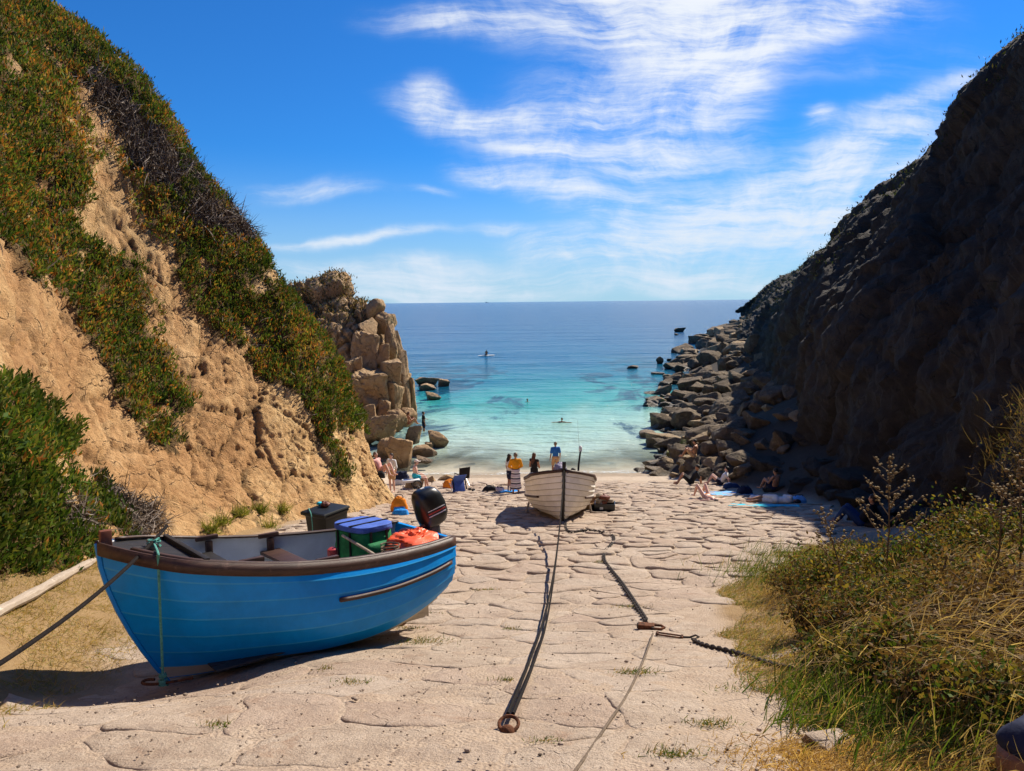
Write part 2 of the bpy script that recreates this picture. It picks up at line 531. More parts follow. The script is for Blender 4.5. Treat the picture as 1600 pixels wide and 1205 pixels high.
def ground_m(t, b):
    p = gpos(t)
    a = t.node('ShaderNodeAttribute', attribute_name='col').outputs['Color']
    mid = t.noise(p, 5.0, 6, 0.65, 0.3)
    gr = t.noise(p, 55.0, 4, 0.75)
    peb = t.voro(p, 38.0, 'F1', 'Distance')
    c = t.mix(t.smooth(mid, 0.3, 0.7, 0, 0.6), a, t.mix(1.0, a, (0.78, 0.72, 0.66), 'MULTIPLY'))
    c = t.mix(t.smooth(gr, 0.53, 0.70, 0, 0.7), c, t.mix(1.0, a, (0.55, 0.48, 0.42), 'MULTIPLY'))
    c = t.mix(t.smooth(gr, 0.45, 0.25, 0, 0.35), c, t.mix(1.0, a, (1.12, 1.15, 1.2), 'MULTIPLY'))
    c = t.mix(t.smooth(t.noise(p, 1.6, 8, 0.72, 0.8), 0.52, 0.70, 0, 0.45), c, t.mix(1.0, a, (0.66, 0.58, 0.52), 'MULTIPLY'))
    t.put(b, 'Base Color', c)
    h = t.math('ADD', t.math('MULTIPLY', mid, 0.8), t.math('ADD', t.math('MULTIPLY', gr, 0.5), t.math('MULTIPLY', peb, 0.4)))
    t.put(b, 'Normal', t.bump(h, 0.85, 0.035))
M['ground'] = mat('ground_sand_and_grit', ground_m, 0.92, 0.2)

# ------------------------------------------------------------ ground sheet
def axis(parts):
    out = []
    for a, b_, s_ in parts:
        out.append(np.arange(a, b_, s_))
    return np.concatenate(out)
gx = axis([(-3000, -400, 400), (-400, -60, 40), (-60, -12, 3), (-12, -7, 0.4), (-7, 12, 0.085), (12, 30, 0.8), (30, 90, 4), (90, 500, 40), (500, 3001, 400)])
gy = axis([(-400, -30, 40), (-30, 0, 2.5), (0, 2, 0.3), (2, 16, 0.07), (16, 44, 0.14), (44, 90, 1.5), (90, 300, 10), (300, 900, 60)])
X, Y = np.meshgrid(gx, gy)
Z = gz(X, Y)
inn = (X > -8) & (X < 13) & (Y > 1) & (Y < 46)
PZ = np.stack([X[inn], Y[inn], np.zeros(inn.sum())], -1)
f1 = fbm(PZ, 0.9, 3); f2 = fbm(PZ, 2.6, 4, 0.8, seed=5.0)
Z[inn] += 0.035 * f1 + 0.014 * f2
Z += 0.0035 * np.clip((15 - Y) / 5, 0, 1) * inn
nx, ny = len(gx), len(gy)
idx = np.arange(nx * ny).reshape(ny, nx)
Fq = np.stack([idx[:-1, :-1], idx[:-1, 1:], idx[1:, 1:], idx[1:, :-1]], -1).reshape(-1, 4)
gme = np_mesh('ground', np.stack([X, Y, Z], -1).reshape(-1, 3), Fq)
# what the ground is made of: grit mortar, dry turf, sand, weed on the sea bed
XX, YY = X.ravel(), Y.ravel()
col = np.tile(np.array([0.435, 0.342, 0.256]), (len(XX), 1))
mort = np.array([0.435, 0.342, 0.256]); turf = np.array([0.30, 0.20, 0.095]); sand = np.array([0.52, 0.43, 0.33]); bed = np.array([0.52, 0.50, 0.40]); weed = np.array([0.05, 0.06, 0.045])
def blend(c0, c1, k): return c0 * (1 - k[:, None]) + c1 * k[:, None]
nz_ = np.zeros(len(XX)); sel = inn.ravel(); nz_[sel] = f1
sst = lambda v_, a, b_: np.clip((v_ - a) / (b_ - a), 0, 1)
col = blend(col, sand, sst(YY + nz_ * 1.5, 33.0, 34.5))
kr = sst(XX - right_edge(YY) + nz_ * 0.25, -0.05, 0.25) * sst(YY, 17, 15)
kl = sst(left_edge(YY) - XX + nz_ * 0.3, -0.05, 0.35) * sst(YY, 22, 19)
col = blend(col, turf, np.maximum(kr, kl))
zz = Z.ravel()
col = blend(col, bed, sst(-zz, -0.1, 0.6))
bsel = (YY > 36) & (YY < 130) & (XX > -40) & (XX < 60)
wn = np.zeros(len(XX)); wn[bsel] = fbm(np.stack([XX[bsel] * 0.6, YY[bsel] * 0.35, 0 * XX[bsel]], -1), 0.22, 4, seed=3.0)
edge_w = 0.45 * sst(np.abs(XX - (left_edge(YY) + right_edge(YY)) / 2) / np.maximum((right_edge(YY) - left_edge(YY)) / 2, 1), 0.35, 0.9)
col = blend(col, weed, sst(wn + edge_w, 0.28, 0.5) * bsel * sst(-zz, 0.9, 1.5) * sst(YY, 46, 52))
col = blend(col, np.array([0.36, 0.29, 0.215]), sst(YY + nz_ * .8, 36.4, 37.0) * sst(zz, -.25, 0.0))
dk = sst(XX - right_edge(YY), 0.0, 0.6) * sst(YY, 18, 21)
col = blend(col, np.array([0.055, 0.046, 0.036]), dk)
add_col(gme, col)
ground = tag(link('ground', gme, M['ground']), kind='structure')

# ------------------------------------------------------------ worn granite paving of the slipway
def clip_poly(poly, n, c):
    out = []
    L = len(poly)
    for i in range(L):
        a, b_ = poly[i], poly[(i + 1) % L]
        da = a[0] * n[0] + a[1] * n[1] - c; db = b_[0] * n[0] + b_[1] * n[1] - c
        if da <= 0: out.append(a)
        if (da < 0 < db) or (db < 0 < da):
            t_ = da / (da - db)
            out.append((a[0] + (b_[0] - a[0]) * t_, a[1] + (b_[1] - a[1]) * t_))
    return out
pts = []
y = 2.1; row = 0
while y < 33.2:
    near = max(0.0, min(1.0, (y - 5) / 12))
    dyy = 0.56 - 0.16 * near; dxx = 0.84 - 0.24 * near
    x = -7 + (row % 2) * dxx * 0.5
    while x < 11:
        xx_, yy_ = x + random.uniform(-.42, .42) * dxx, y + random.uniform(-.4, .4) * dyy
        if left_edge(yy_) - 0.5 < xx_ < right_edge(yy_) + 0.5 and random.random() > 0.34 - 0.2 * near:
            pts.append((xx_, yy_))
        x += dxx
    y += dyy; row += 1
pts = np.array(pts)
def warp2(x, y):
    a = noise.noise_vector((x * 1.4, y * 1.4, 3.0)); b_ = noise.noise_vector((x * 5.5, y * 5.5, 8.0)); c_ = noise.noise_vector((x * 15, y * 15, 1.0))
    return x + a[0] * .085 + b_[0] * .03 + c_[0] * .009, y + a[1] * .085 + b_[1] * .03 + c_[1] * .009
stones = []
AN = 1.25
for i, p in enumerate(pts):
    if not (left_edge(p[1]) + 0.12 < p[0] < right_edge(p[1]) - 0.1):
        continue
    if random.random() < 0.04: continue
    near = max(0.0, min(1.0, (p[1] - 5) / 12))
    dlt = (pts - p) * np.array([1, AN])
    dist = np.hypot(dlt[:, 0], dlt[:, 1])
    poly = [(-1.0, -.8), (1.0, -.8), (1.0, .8), (-1.0, .8)]
    gap = 0.006 + 0.012 * random.random() ** 2 + 0.006 * near
    for j in np.argsort(dist)[1:20]:
        d = dlt[j]; L = dist[j]
        if L < 1e-4 or L > 3.2: continue
        n = (d[0] / L, d[1] * AN / L)
        poly = clip_poly(poly, (n[0], n[1]), L / 2 - gap * math.hypot(*n))
        if len(poly) < 3: break
    if len(poly) < 3: continue
    for _ in range(2):
        q = []; cut = .10 + .10 * near
        for k in range(len(poly)):
            a, b_ = poly[k], poly[(k + 1) % len(poly)]
            q.append((a[0] * (1 - cut) + b_[0] * cut, a[1] * (1 - cut) + b_[1] * cut)); q.append((a[0] * cut + b_[0] * (1 - cut), a[1] * cut + b_[1] * (1 - cut)))
        poly = q
    # even outline points, then the same wobble for every stone so that neighbours fit
    per = np.array(poly + poly[:1]); sg = np.concatenate([[0], np.cumsum(np.hypot(*np.diff(per, axis=0).T))])
    nv = int(min(44, max(14, sg[-1] / (0.055 + 0.10 * near))))
    tt = np.linspace(0, sg[-1], nv, endpoint=False)
    poly = list(zip(np.interp(tt, sg, per[:, 0]), np.interp(tt, sg, per[:, 1])))
    pc = warp2(*p)
    poly = [(w_[0] - pc[0], w_[1] - pc[1]) for w_ in (warp2(p[0] + a[0], p[1] + a[1]) for a in poly)]
    ar = abs(sum(poly[k - 1][0] * poly[k][1] - poly[k][0] * poly[k - 1][1] for k in range(len(poly)))) / 2
    if ar < 0.03: continue
    stones.append((pc, poly, ar))
def stone_geo(p, poly):
    n = len(poly)
    far = max(0.0, min(1.0, (p[1] - 7) / 9))
    proud = (0.005 + 0.030 * far) * random.uniform(0.2, 1.5)
    tx, ty = random.uniform(-.05, .05) * (0.2 + far), random.uniform(-.08, .08) * (0.2 + far)
    V = []
    rings = [(1.02, -0.04), (1.0, proud * 0.12 - .003), (0.94, proud * 0.55), (0.80, proud * 0.92), (0.45, proud * 1.08)]
    for s_, h in rings:
        for a in poly:
            lx, ly = a[0] * s_, a[1] * s_
            V.append((p[0] + lx, p[1] + ly, h + (tx * lx + ty * ly if h > 0 else 0)))
    V.append((p[0], p[1], proud * 1.08))
    V = np.array(V)
    V[:, 2] += gz(V[:, 0], V[:, 1]) + 0.006 + 0.008 * far + 0.033 * fbm(V * np.array([1, 1, 0]), 0.9, 3)
    jit = fbm(V * np.array([1, 1, 0]), 4.0, 3, seed=9.0)
    V[:, 2] += jit * (0.010 + 0.010 * far)
    F_ = []
    for r_ in range(len(rings) - 1):
        for k in range(n):
            F_.append((r_ * n + k, r_ * n + (k + 1) % n, (r_ + 1) * n + (k + 1) % n, (r_ + 1) * n + k))
    L = len(V) - 1; r0 = (len(rings) - 1) * n
    for k in range(n): F_.append((r0 + k, r0 + (k + 1) % n, L))
    return V, F_
def shown(s_):
    P0 = np.array([[s_[0][0], s_[0][1], float(gz(*s_[0]))]])
    px, py = proj(P0)
    return s_[2] / s_[0][1] ** 3 if -80 < px[0] < 1680 and py[0] < 1290 else 0.0
stones.sort(key=shown, reverse=True)
rest = MB()
for i, s_ in enumerate(stones):
    V, F_ = stone_geo(s_[0], s_[1])
    if i < 300:
        c0 = np.array([s_[0][0], s_[0][1], float(gz(*s_[0]))])
        me = np_mesh('paving_stone', V - c0, F_)
        link('paving_stone', me, M['slip_stone'], ground, loc=c0)
    else:
        rest.add(V, F_)
tag(rest.build('paving_stones_beyond', M['slip_stone'], ground), kind='stuff')

# ------------------------------------------------------------ sea
def sea_m(t, b):
    p = gpos(t)
    s = t.node('ShaderNodeSeparateXYZ'); t.put(s, 0, p)
    x_, y_ = s.outputs[0], s.outputs[1]
    wob = t.noise(t.mapping(p, scale=(0.05, 0.025, 1)), 1.0, 5, 0.6, 0.4)
    yy = t.math('MULTIPLY_ADD', t.math('SUBTRACT', wob, 0.5), t.math('MULTIPLY', y_, 0.9), y_)
    lg = t.math('LOGARITHM', yy, 10.0)
    c = t.ramp(t.smooth(lg, 1.56, 2.75), [(0.0, (0.44, 0.51, 0.42)), (0.06, (0.32, 0.53, 0.45)), (0.13, (0.045, 0.34, 0.32)), (0.25, (0.006, 0.165, 0.25)), (0.42, (0.003, 0.105, 0.225)), (0.66, (0.003, 0.075, 0.19)), (1.0, (0.002, 0.055, 0.16))])
    # weed and rock on the bottom darken the water in patches
    pat = t.noise(t.mapping(p, scale=(0.17, 0.085, 1)), 1.0, 8, 0.68, 0.9)
    side = t.math('SUBTRACT', 1.0, t.smooth(t.math('ABSOLUTE', t.math('SUBTRACT', x_, t.math('MULTIPLY', y_, 0.055))), 2.0, 13.0, 0, 1))
    thr = t.math('MULTIPLY_ADD', side, 0.16, pat)
    dk_ = t.math('MULTIPLY', t.smooth(thr, 0.58, 0.47), t.math('MULTIPLY', t.smooth(y_, 41, 50), t.smooth(y_, 150, 80)))
    c = t.mix(t.math('MULTIPLY', dk_, 0.85), c, (0.003, 0.042, 0.085))
    fy = t.math('MULTIPLY_ADD', t.math('SUBTRACT', t.noise(t.mapping(p, scale=(0.35, 0.9, 1)), 1.0, 6, 0.65, 0.8), 0.5), 2.4, y_)
    fo = t.math('MULTIPLY', t.smooth(fy, 38.5, 38.9), t.smooth(fy, 39.35, 39.0))
    fo = t.math('MULTIPLY', fo, t.smooth(t.noise(p, 5.0, 5, 0.7), 0.38, 0.6))
    c = t.mix(fo, c, (0.8, 0.82, 0.8))
    t.put(b, 'Base Color', c)
    al = t.smooth(t.math('ADD', yy, t.math('MULTIPLY', dk_, 12.0)), 38.6, 48.0, 0.10, 1.0)
    t.put(b, 'Alpha', t.math('MAXIMUM', al, t.math('MULTIPLY', fo, 0.8)))
    w1_ = t.noise(t.mapping(p, scale=(0.55, 1.15, 1)), 1.3, 4, 0.62, 0.3)
    w2_ = t.noise(t.mapping(p, rot=(0, 0, 0.4), scale=(0.16, 0.42, 1)), 1.0, 4, 0.6, 0.3)
    w3_ = t.noise(t.mapping(p, scale=(0.02, 0.07, 1)), 1.0, 5, 0.6)
    h = t.math('ADD', t.math('MULTIPLY', w1_, 0.26), t.math('ADD', t.math('MULTIPLY', w2_, 0.7), t.math('MULTIPLY', w3_, 2.4)))
    h = t.math('ADD', h, t.math('MULTIPLY', t.noise(t.mapping(p, scale=(2.0, 4.0, 1)), 1.0, 3, 0.6, 0.3), 0.06))
    t.put(b, 'Normal', t.bump(h, 1.0, 1.0))
    t.put(b, 'IOR', 1.33)
M['sea'] = mat('sea_water', sea_m, 0.15, 0.2)
sx = axis([(-60000, -2000, 4000), (-2000, -200, 200), (-200, -20, 12), (-20, 40, 1.2), (40, 260, 12), (260, 2000, 200), (2000, 60001, 4000)])
sy = axis([(36, 130, 1.2), (130, 400, 15), (400, 3000, 200), (3000, 60001, 3000)])
X, Y = np.meshgrid(sx, sy); nx, ny = len(sx), len(sy)
idx = np.arange(nx * ny).reshape(ny, nx)
Fq = np.stack([idx[:-1, :-1], idx[:-1, 1:], idx[1:, 1:], idx[1:, :-1]], -1).reshape(-1, 4)
sZ = np.zeros(X.size)
nearm = (X.ravel() > -30) & (X.ravel() < 60) & (Y.ravel() < 130)
sZ[nearm] = 0.025 * fbm(np.stack([X.ravel()[nearm] * .5, Y.ravel()[nearm], sZ[nearm]], -1), 0.35, 3, seed=2.0)
sea = tag(link('sea', np_mesh('sea', np.stack([X.ravel(), Y.ravel(), sZ], -1), Fq), M['sea']), kind='structure')

# ------------------------------------------------------------ cliffs
def catmull(P, n):
    """P (K,...) resampled to n along axis 0"""
    K = len(P)
    t = np.linspace(0, K - 1, n)
    i = np.clip(np.floor(t).astype(int), 0, K - 2); f = (t - i)
    f = f.reshape((-1,) + (1,) * (P.ndim - 1))
    p0 = P[np.maximum(i - 1, 0)]; p1 = P[i]; p2 = P[i + 1]; p3 = P[np.minimum(i + 2, K - 1)]
    return 0.5 * (2 * p1 + (p2 - p0) * f + (2 * p0 - 5 * p1 + 4 * p2 - p3) * f ** 2 + (3 * p1 - p0 - 3 * p2 + p3) * f ** 3)
def gridfaces(nu, nv):
    idx = np.arange(nu * nv).reshape(nu, nv)
    return np.stack([idx[:-1, :-1], idx[:-1, 1:], idx[1:, 1:], idx[1:, :-1]], -1).reshape(-1, 4)
def grid_normals(S):
    du = np.gradient(S, axis=0); dv = np.gradient(S, axis=1)
    n = np.cross(du, dv)
    return n / np.maximum(np.linalg.norm(n, axis=-1, keepdims=True), 1e-9)
def bz(x, y, dz=0.0): return np.array([x, y, float(gz(x, y)) + dz])
def surface(cols, nu, nv):
    P = np.array(cols, float)                # (K, M, 3)
    S = catmull(P, nu)
    S = np.swapaxes(catmull(np.swapaxes(S, 0, 1), nv), 0, 1)
    return S

back = lambda p, dx_, dy_, dz_: p + np.array([dx_, dy_, dz_])
def lcol(base, m1, m2, rd, bk):
    return [base + np.array([0.35, -0.1, -0.8]), base, m1, m2, rd, back(rd, *bk), back(rd, bk[0] * 4, bk[1] * 3, bk[2] * 4)]
LC = [
    lcol(bz(-6.3, -7), np.array([-8.3, -7, 12.]), np.array([-10, -7, 15.5]), np.array([-13, -7, 19.]), (-4, 0, 1)),
    lcol(bz(-6.0, 2), np.array([-7.8, 2.5, 11.5]), np.array([-9.8, 4, 15.5]), np.array([-13.5, 6, 19.3]), (-4, 1, 1)),
    lcol(bz(-6.9, 8.5), at(10, 690, 11), at(-30, 330, 15.5), at(-120, -90, 19.5), (-4, 1, 1)),
    lcol(bz(-7.2, 14.2), at(140, 690, 16.5), at(90, 340, 20.0), at(30, -8, 23.5), (-4, 2, .6)),
    lcol(bz(-7.0, 17.0), at(240, 670, 19.0), at(190, 380, 22.3), at(150, 62, 25.0), (-4, 2, .4)),
    lcol(bz(-6.6, 19.3), at(330, 680, 20.8), at(300, 450, 23.8), at(262, 168, 26.2), (-4, 2, .2)),
    lcol(bz(-5.6, 21.4), at(430, 690, 22.4), at(400, 530, 24.8), at(350, 305, 27.2), (-4, 2.4, 0)),
    lcol(bz(-4.75, 23.0), at(500, 700, 23.8), at(480, 590, 25.4), at(452, 448, 28.0), (-4, 2.4, -.3)),
    lcol(bz(-4.35, 24.3), at(555, 715, 25.0), at(532, 645, 26.2), at(520, 548, 28.4), (-3.5, 2.4, -.5)),
    lcol(bz(-4.15, 25.6), at(590, 725, 26.1), at(570, 680, 27.0), at(548, 630, 28.6), (-3, 2.2, -.7)),
    lcol(bz(-4.6, 27.2), at(580, 715, 28.2), at(560, 685, 29.5), at(535, 665, 31), (-3, 2, -.6)),
    lcol(bz(-6.6, 28.6), at(540, 705, 30.5), at(515, 690, 32), at(490, 680, 34), (-3, 2, -.4)),
]
S = surface(LC, 560, 340)
Nn = grid_normals(S)
fl = S.reshape(-1, 3)
if Nn[300, 150, 0] < 0: Nn = -Nn
e1 = fbm(fl, 0.16, 3, seed=11).reshape(S.shape[:2])
e2 = fbm(fl * np.array([1, 1, .6]), 0.55, 5, 0.75, seed=4).reshape(S.shape[:2])
e3 = fbm(fl * np.array([1, 1, 1.5]), 1.9, 6, 0.55, seed=8).reshape(S.shape[:2])
# eroded gullies running down the face
sw = np.sin((fl[:, 1] * 1.15 + fl[:, 2] * 0.55 + 1.6 * e1.ravel() * 3) * 1.9).reshape(S.shape[:2])
vv = np.linspace(0, 1, S.shape[1])[None, :]
fade = np.clip((vv - 0.10) * 6, 0.15, 1) * np.clip((0.86 - vv) * 8, 0.3, 1)
sharp = np.abs(e2)
crag = np.abs(e3)
ledge = np.sin((fl[:, 2] * 1.0 - fl[:, 1] * 0.55 + 1.1 * e2.ravel()) * 5.0).reshape(S.shape[:2])
ledge = np.maximum(ledge, 0) ** 3
bvis = (proj(fl)[0] > -260)
rv1 = np.zeros(len(fl)); ck1 = np.ones(len(fl)); rv2 = np.zeros(len(fl)); ck2 = np.ones(len(fl))
warp = fl + np.stack([e2.ravel(), e1.ravel(), e2.ravel()], -1) * 0.35
dip = warp @ np.array(Matrix.Rotation(R(35), 3, 'X'))
rv1[bvis], ck1[bvis] = cells(dip[bvis], 0.55, 3.3, (1, 0.7, 1.6))
rv2[bvis], ck2[bvis] = cells(dip[bvis], 1.7, 8.8, (1, 0.8, 1.5))
blocks = (0.20 * (rv1 - .5) - 0.10 * np.clip(1 - ck1 / 0.10, 0, 1) + 0.07 * (rv2 - .5) - 0.045 * np.clip(1 - ck2 / 0.14, 0, 1)).reshape(S.shape[:2])
disp = (0.42 * e1 + 0.06 * e2 + blocks - 0.075 * crag + 0.03 * e3 - 0.05 * ledge) * fade
SL = S + Nn * disp[..., None]
lme = np_mesh('cliff', SL.reshape(-1, 3), gridfaces(*S.shape[:2])[:, ::-1])
lpx, lpy = proj(SL.reshape(-1, 3))
# pale worn rock against red brown earth
paleness = np.clip((e1.ravel() * 1.2 + 0.35 * e3.ravel()) * 0.8 + 0.55 + np.clip((lpx - 330) / 400, -0.3, 0.4), 0, 1)
paleness = np.clip(paleness + (rv1 - .5) * 0.7 + (rv2 - .5) * 0.4, 0, 1)
lc = blend(np.tile(np.array([0.95, 0.80, 0.66]), (len(lpx), 1)), np.array([1.26, 1.22, 1.08]), paleness)
lc = lc * (1 - 0.45 * np.clip(1 - ck1 / 0.06, 0, 1) - 0.25 * np.clip(1 - ck2 / 0.08, 0, 1))[:, None]
add_col(lme, lc)
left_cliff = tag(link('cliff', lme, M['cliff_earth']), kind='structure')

def rcol(bx, by, m1, m2, rd, bk=(6, 1, 0.5)):
    base = bz(bx, by)
    return [base + np.array([-1.2, 0, -1.5]), base, m1, m2, rd, back(rd, *bk), back(rd, bk[0] * 5, bk[1] * 4, bk[2] * 5)]
A = np.array
RC = [
    rcol(5.2, -8, A([6.6, -8, 12]), A([9.5, -8, 16.]), A([14, -8, 20.])),
    rcol(5.4, 3, A([7.0, 3, 11.]), A([10.5, 3, 15.5]), A([15.5, 3, 20.5])),
    rcol(6.6, 9.6, A([8.6, 9.8, 8.8]), A([11.5, 10, 14.5]), A([16.5, 11, 21.])),
    rcol(9.8, 15.5, A([11.4, 16, 8.0]), A([14.6, 18, 14]), A([19.5, 21, 21.0])),
    rcol(11.2, 20, A([12.6, 21.0, 8.0]), A([16.8, 24, 13.4]), at(1640, 15, 29)),
    rcol(11.8, 25, A([13.6, 26.0, 8.2]), A([18.0, 28.5, 13.2]), at(1585, 62, 33)),
    rcol(12.8, 30, A([14.2, 31.0, 8.2]), A([17.8, 32.4, 13.2]), at(1530, 128, 36.5)),
    rcol(14.2, 36, A([15.2, 37, 8.]), A([18.6, 38.5, 12.8]), at(1480, 195, 40)),
    rcol(16.2, 43, A([17.2, 44.5, 8.]), A([20., 46, 12.4]), at(1425, 268, 48)),
    rcol(19.6, 54, A([20.8, 56, 8]), A([23.4, 58, 11.8]), at(1370, 328, 61)),
    rcol(23.5, 72, A([26, 74, 7.5]), A([29, 77, 10.5]), at(1310, 385, 82)),
    rcol(33, 106, A([36.5, 110, 6.]), A([41, 114, 10.]), at(1250, 420, 122)),
    rcol(53, 170, A([57, 176, 6.]), A([61, 182, 9.6]), at(1205, 446, 195)),
    rcol(88, 268, A([91, 276, 4.5]), A([94, 284, 7.4]), at(1172, 470, 300)),
    rcol(104, 330, A([105, 336, 2]), A([106, 342, 3.]), at(1150, 486, 350)),
]
S = surface(RC, 520, 190)
Nn = grid_normals(S)
if Nn[150, 60, 0] > 0: Nn = -Nn
fl = S.reshape(-1, 3)
e1 = fbm(fl, 0.11, 3, seed=21).reshape(S.shape[:2])
e2 = fbm(fl * np.array([1, 1, .5]), 0.35, 5, 0.75, seed=24).reshape(S.shape[:2])
e3 = fbm(fl, 1.5, 4, 0.6, seed=28).reshape(S.shape[:2])
vv = np.linspace(0, 1, S.shape[1])[None, :]
fade = np.clip((0.72 - vv) * 8, 0.35, 1)
rv1, ck1 = cells(fl + np.stack([e2.ravel(), e1.ravel(), e2.ravel()], -1) * 0.6, 0.20, 5.1, (1, 1.0, 0.45))
rv2, ck2 = cells(fl + np.stack([e3.ravel(), e1.ravel(), e3.ravel()], -1) * 0.3, 0.6, 2.1, (1, 1.0, 0.5))
blocks = (0.9 * (rv1 - .5) - 0.5 * np.clip(1 - ck1 / 0.12, 0, 1) + 0.3 * (rv2 - .5) - 0.2 * np.clip(1 - ck2 / 0.12, 0, 1)).reshape(S.shape[:2])
disp = (0.8 * e1 + 0.35 * e2 + blocks + 0.18 * e3) * fade
SR = S + Nn * disp[..., None]
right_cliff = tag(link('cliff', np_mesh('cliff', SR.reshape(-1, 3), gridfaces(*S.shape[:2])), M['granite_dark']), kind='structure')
# ------------------------------------------------------------ boulders
def rock_mesh(name, seed, boxy=False, sub=3, npts=13, rough=0.05):
    """angular block: bevelled hull of random points, finely broken up"""
    r_ = np.random.default_rng(seed)
    if boxy:
        pts_ = np.array([(x, y, z) for x in (-1, 1) for y in (-1, 1) for z in (-1, 1)], float) * r_.uniform(.5, 1.0, (8, 3))
        pts_ = np.concatenate([pts_, r_.normal(size=(3, 3)) * .6])
    else:
        pts_ = r_.normal(size=(npts, 3)); pts_ /= np.linalg.norm(pts_, axis=1, keepdims=True); pts_ *= r_.uniform(.85, 1.1, (npts, 1))
    bm = bmesh.new()
    for q in pts_: bm.verts.new(q)
    h = bmesh.ops.convex_hull(bm, input=bm.verts[:])
    loose = [v_ for v_ in bm.verts if not v_.link_faces]
    bmesh.ops.delete(bm, geom=loose, context='VERTS')
    bmesh.ops.dissolve_limit(bm, angle_limit=R(14), verts=bm.verts[:], edges=bm.edges[:])
    bmesh.ops.bevel(bm, geom=bm.edges[:], offset=0.13 if boxy else 0.10, segments=2, affect='EDGES', profile=0.5, clamp_overlap=True)
    bmesh.ops.triangulate(bm, faces=bm.faces[:])
    for _ in range(sub):
        es = [e_ for e_ in bm.edges if e_.calc_length() > 0.16]
        if es: bmesh.ops.subdivide_edges(bm, edges=es, cuts=1, use_grid_fill=False); bmesh.ops.triangulate(bm, faces=bm.faces[:])
    bmesh.ops.recalc_face_normals(bm, faces=bm.faces[:])
    V = np.array([v_.co[:] for v_ in bm.verts])
    nrm = V / np.maximum(np.linalg.norm(V, axis=1, keepdims=True), .05)
    f = fbm(V, 1.4, 3, 0.8, seed * 3.1) * rough * 1.4 - np.abs(fbm(V, 3.5, 4, 0.6, seed * 1.7)) * rough * 0.9 + fbm(V, 9.0, 2, .7, seed) * rough * .35
    V = V + nrm * f[:, None]
    lo, hi = V.min(0), V.max(0)
    V = (V - (lo + hi) / 2) / ((hi - lo) / 2)
    for v_, c in zip(bm.verts, V): v_.co = c
    me = bpy.data.meshes.new(name)
    bm.to_mesh(me); bm.free()
    me.polygons.foreach_set('use_smooth', np.ones(len(me.polygons), bool))
    try: me.set_sharp_from_angle(angle=R(38))
    except Exception: pass
    return me
ROCKS = [rock_mesh('boulder', 31 + k, k in (3, 7), 4, 12 + k % 7) for k in range(11)]
BLOCKS = [rock_mesh('granite_block', 61 + k, True, 4, 9, 0.085) for k in range(7)]
_mcache = {}
def rock_variant(me, m):
    key = (me.name, m.name)
    if key not in _mcache:
        c = me.copy(); c.materials.clear(); c.materials.append(m); _mcache[key] = c
    return _mcache[key]
def put_rock(name, meshes, m, c, size, rz=None, tilt=0.15, parent=None, k=None):
    me = rock_variant(meshes[(random.randrange(len(meshes)) if k is None else k) % len(meshes)], m)
    o = link(name, me, None, parent, loc=c, rot=(random.uniform(-tilt, tilt), random.uniform(-tilt, tilt), random.uniform(0, 6.28) if rz is None else rz))
    o.scale = [float(q) / 2 for q in size]
    return o
def box_rock(x0, y0, x1, y1, m, label=None, group=None, meshes=ROCKS, rz=None, d=None, deep=0.9, tilt=0.12, sink=0.18, name='boulder', k=None):
    """boulder that fills the photo box x0,y0-x1,y1, resting on what is under its foot"""
    cx = (x0 + x1) / 2
    if d is None:
        g_ = G(cx, y1 - (y1 - y0) * 0.08); d = float(g_[1])
    w = (x1 - x0) * d / PF; h = (y1 - y0) * d / PF
    dep = w * deep
    look = 9.2 / max(d, 20)
    h = max(h - dep * look * 0.6, h * 0.55) * (1 + sink)
    p = at(cx, (y0 + y1) / 2, d + dep * 0.42)
    p[2] -= h * sink * 0.4
    o = put_rock(name, meshes, m, p, (w * 1.06, dep, h), random.uniform(-.35, .35) if rz is None else rz, tilt, k=k)
    if label: tag(o, label, 'boulder', group)
    return o
def z6(x0, y0, x1, y1):     # boxes measured on an enlarged crop of the photo
    return (980 + x0 / 4.303, 480 + y0 / 4.303, 980 + x1 / 4.303, 480 + y1 / 4.303)
bt, bg_, bmo = M['boulder_tan'], M['boulder_grey'], M['boulder_moss']
GR = 'boulders of the rock pile along the right shore'
def pile_label(px_, py_, m_, s_=None, fl=None):
    q = '' if s_ is None else ('small ' if s_ < 0.5 + float(py_ < 600) * .6 else 'large ' if s_ > 1.1 + float(py_ < 600) * .8 else 'middling ') + ('low ' if fl < .66 else 'upright ' if fl > .76 else '')
    a = {'boulder_tan': 'tan', 'boulder_grey': 'grey brown', 'boulder_moss': 'mossy'}[m_.name]
    b_ = 'beside the slipway' if py_ > 700 else 'behind the seated people' if py_ > 660 else 'round the big waterline rock' if py_ > 615 else 'in mid shore' if py_ > 580 else 'beyond the rocks awash' if py_ > 550 else 'below the great slab' if py_ > 525 else 'at the far tip'
    c_ = 'near the water' if px_ < 1010 + (760 - py_) * 0.42 else 'close under the cliff' if px_ > 1120 + (760 - py_) * 0.42 else 'halfway up'
    return f'{q}{a} shore boulder {c_} {b_}'
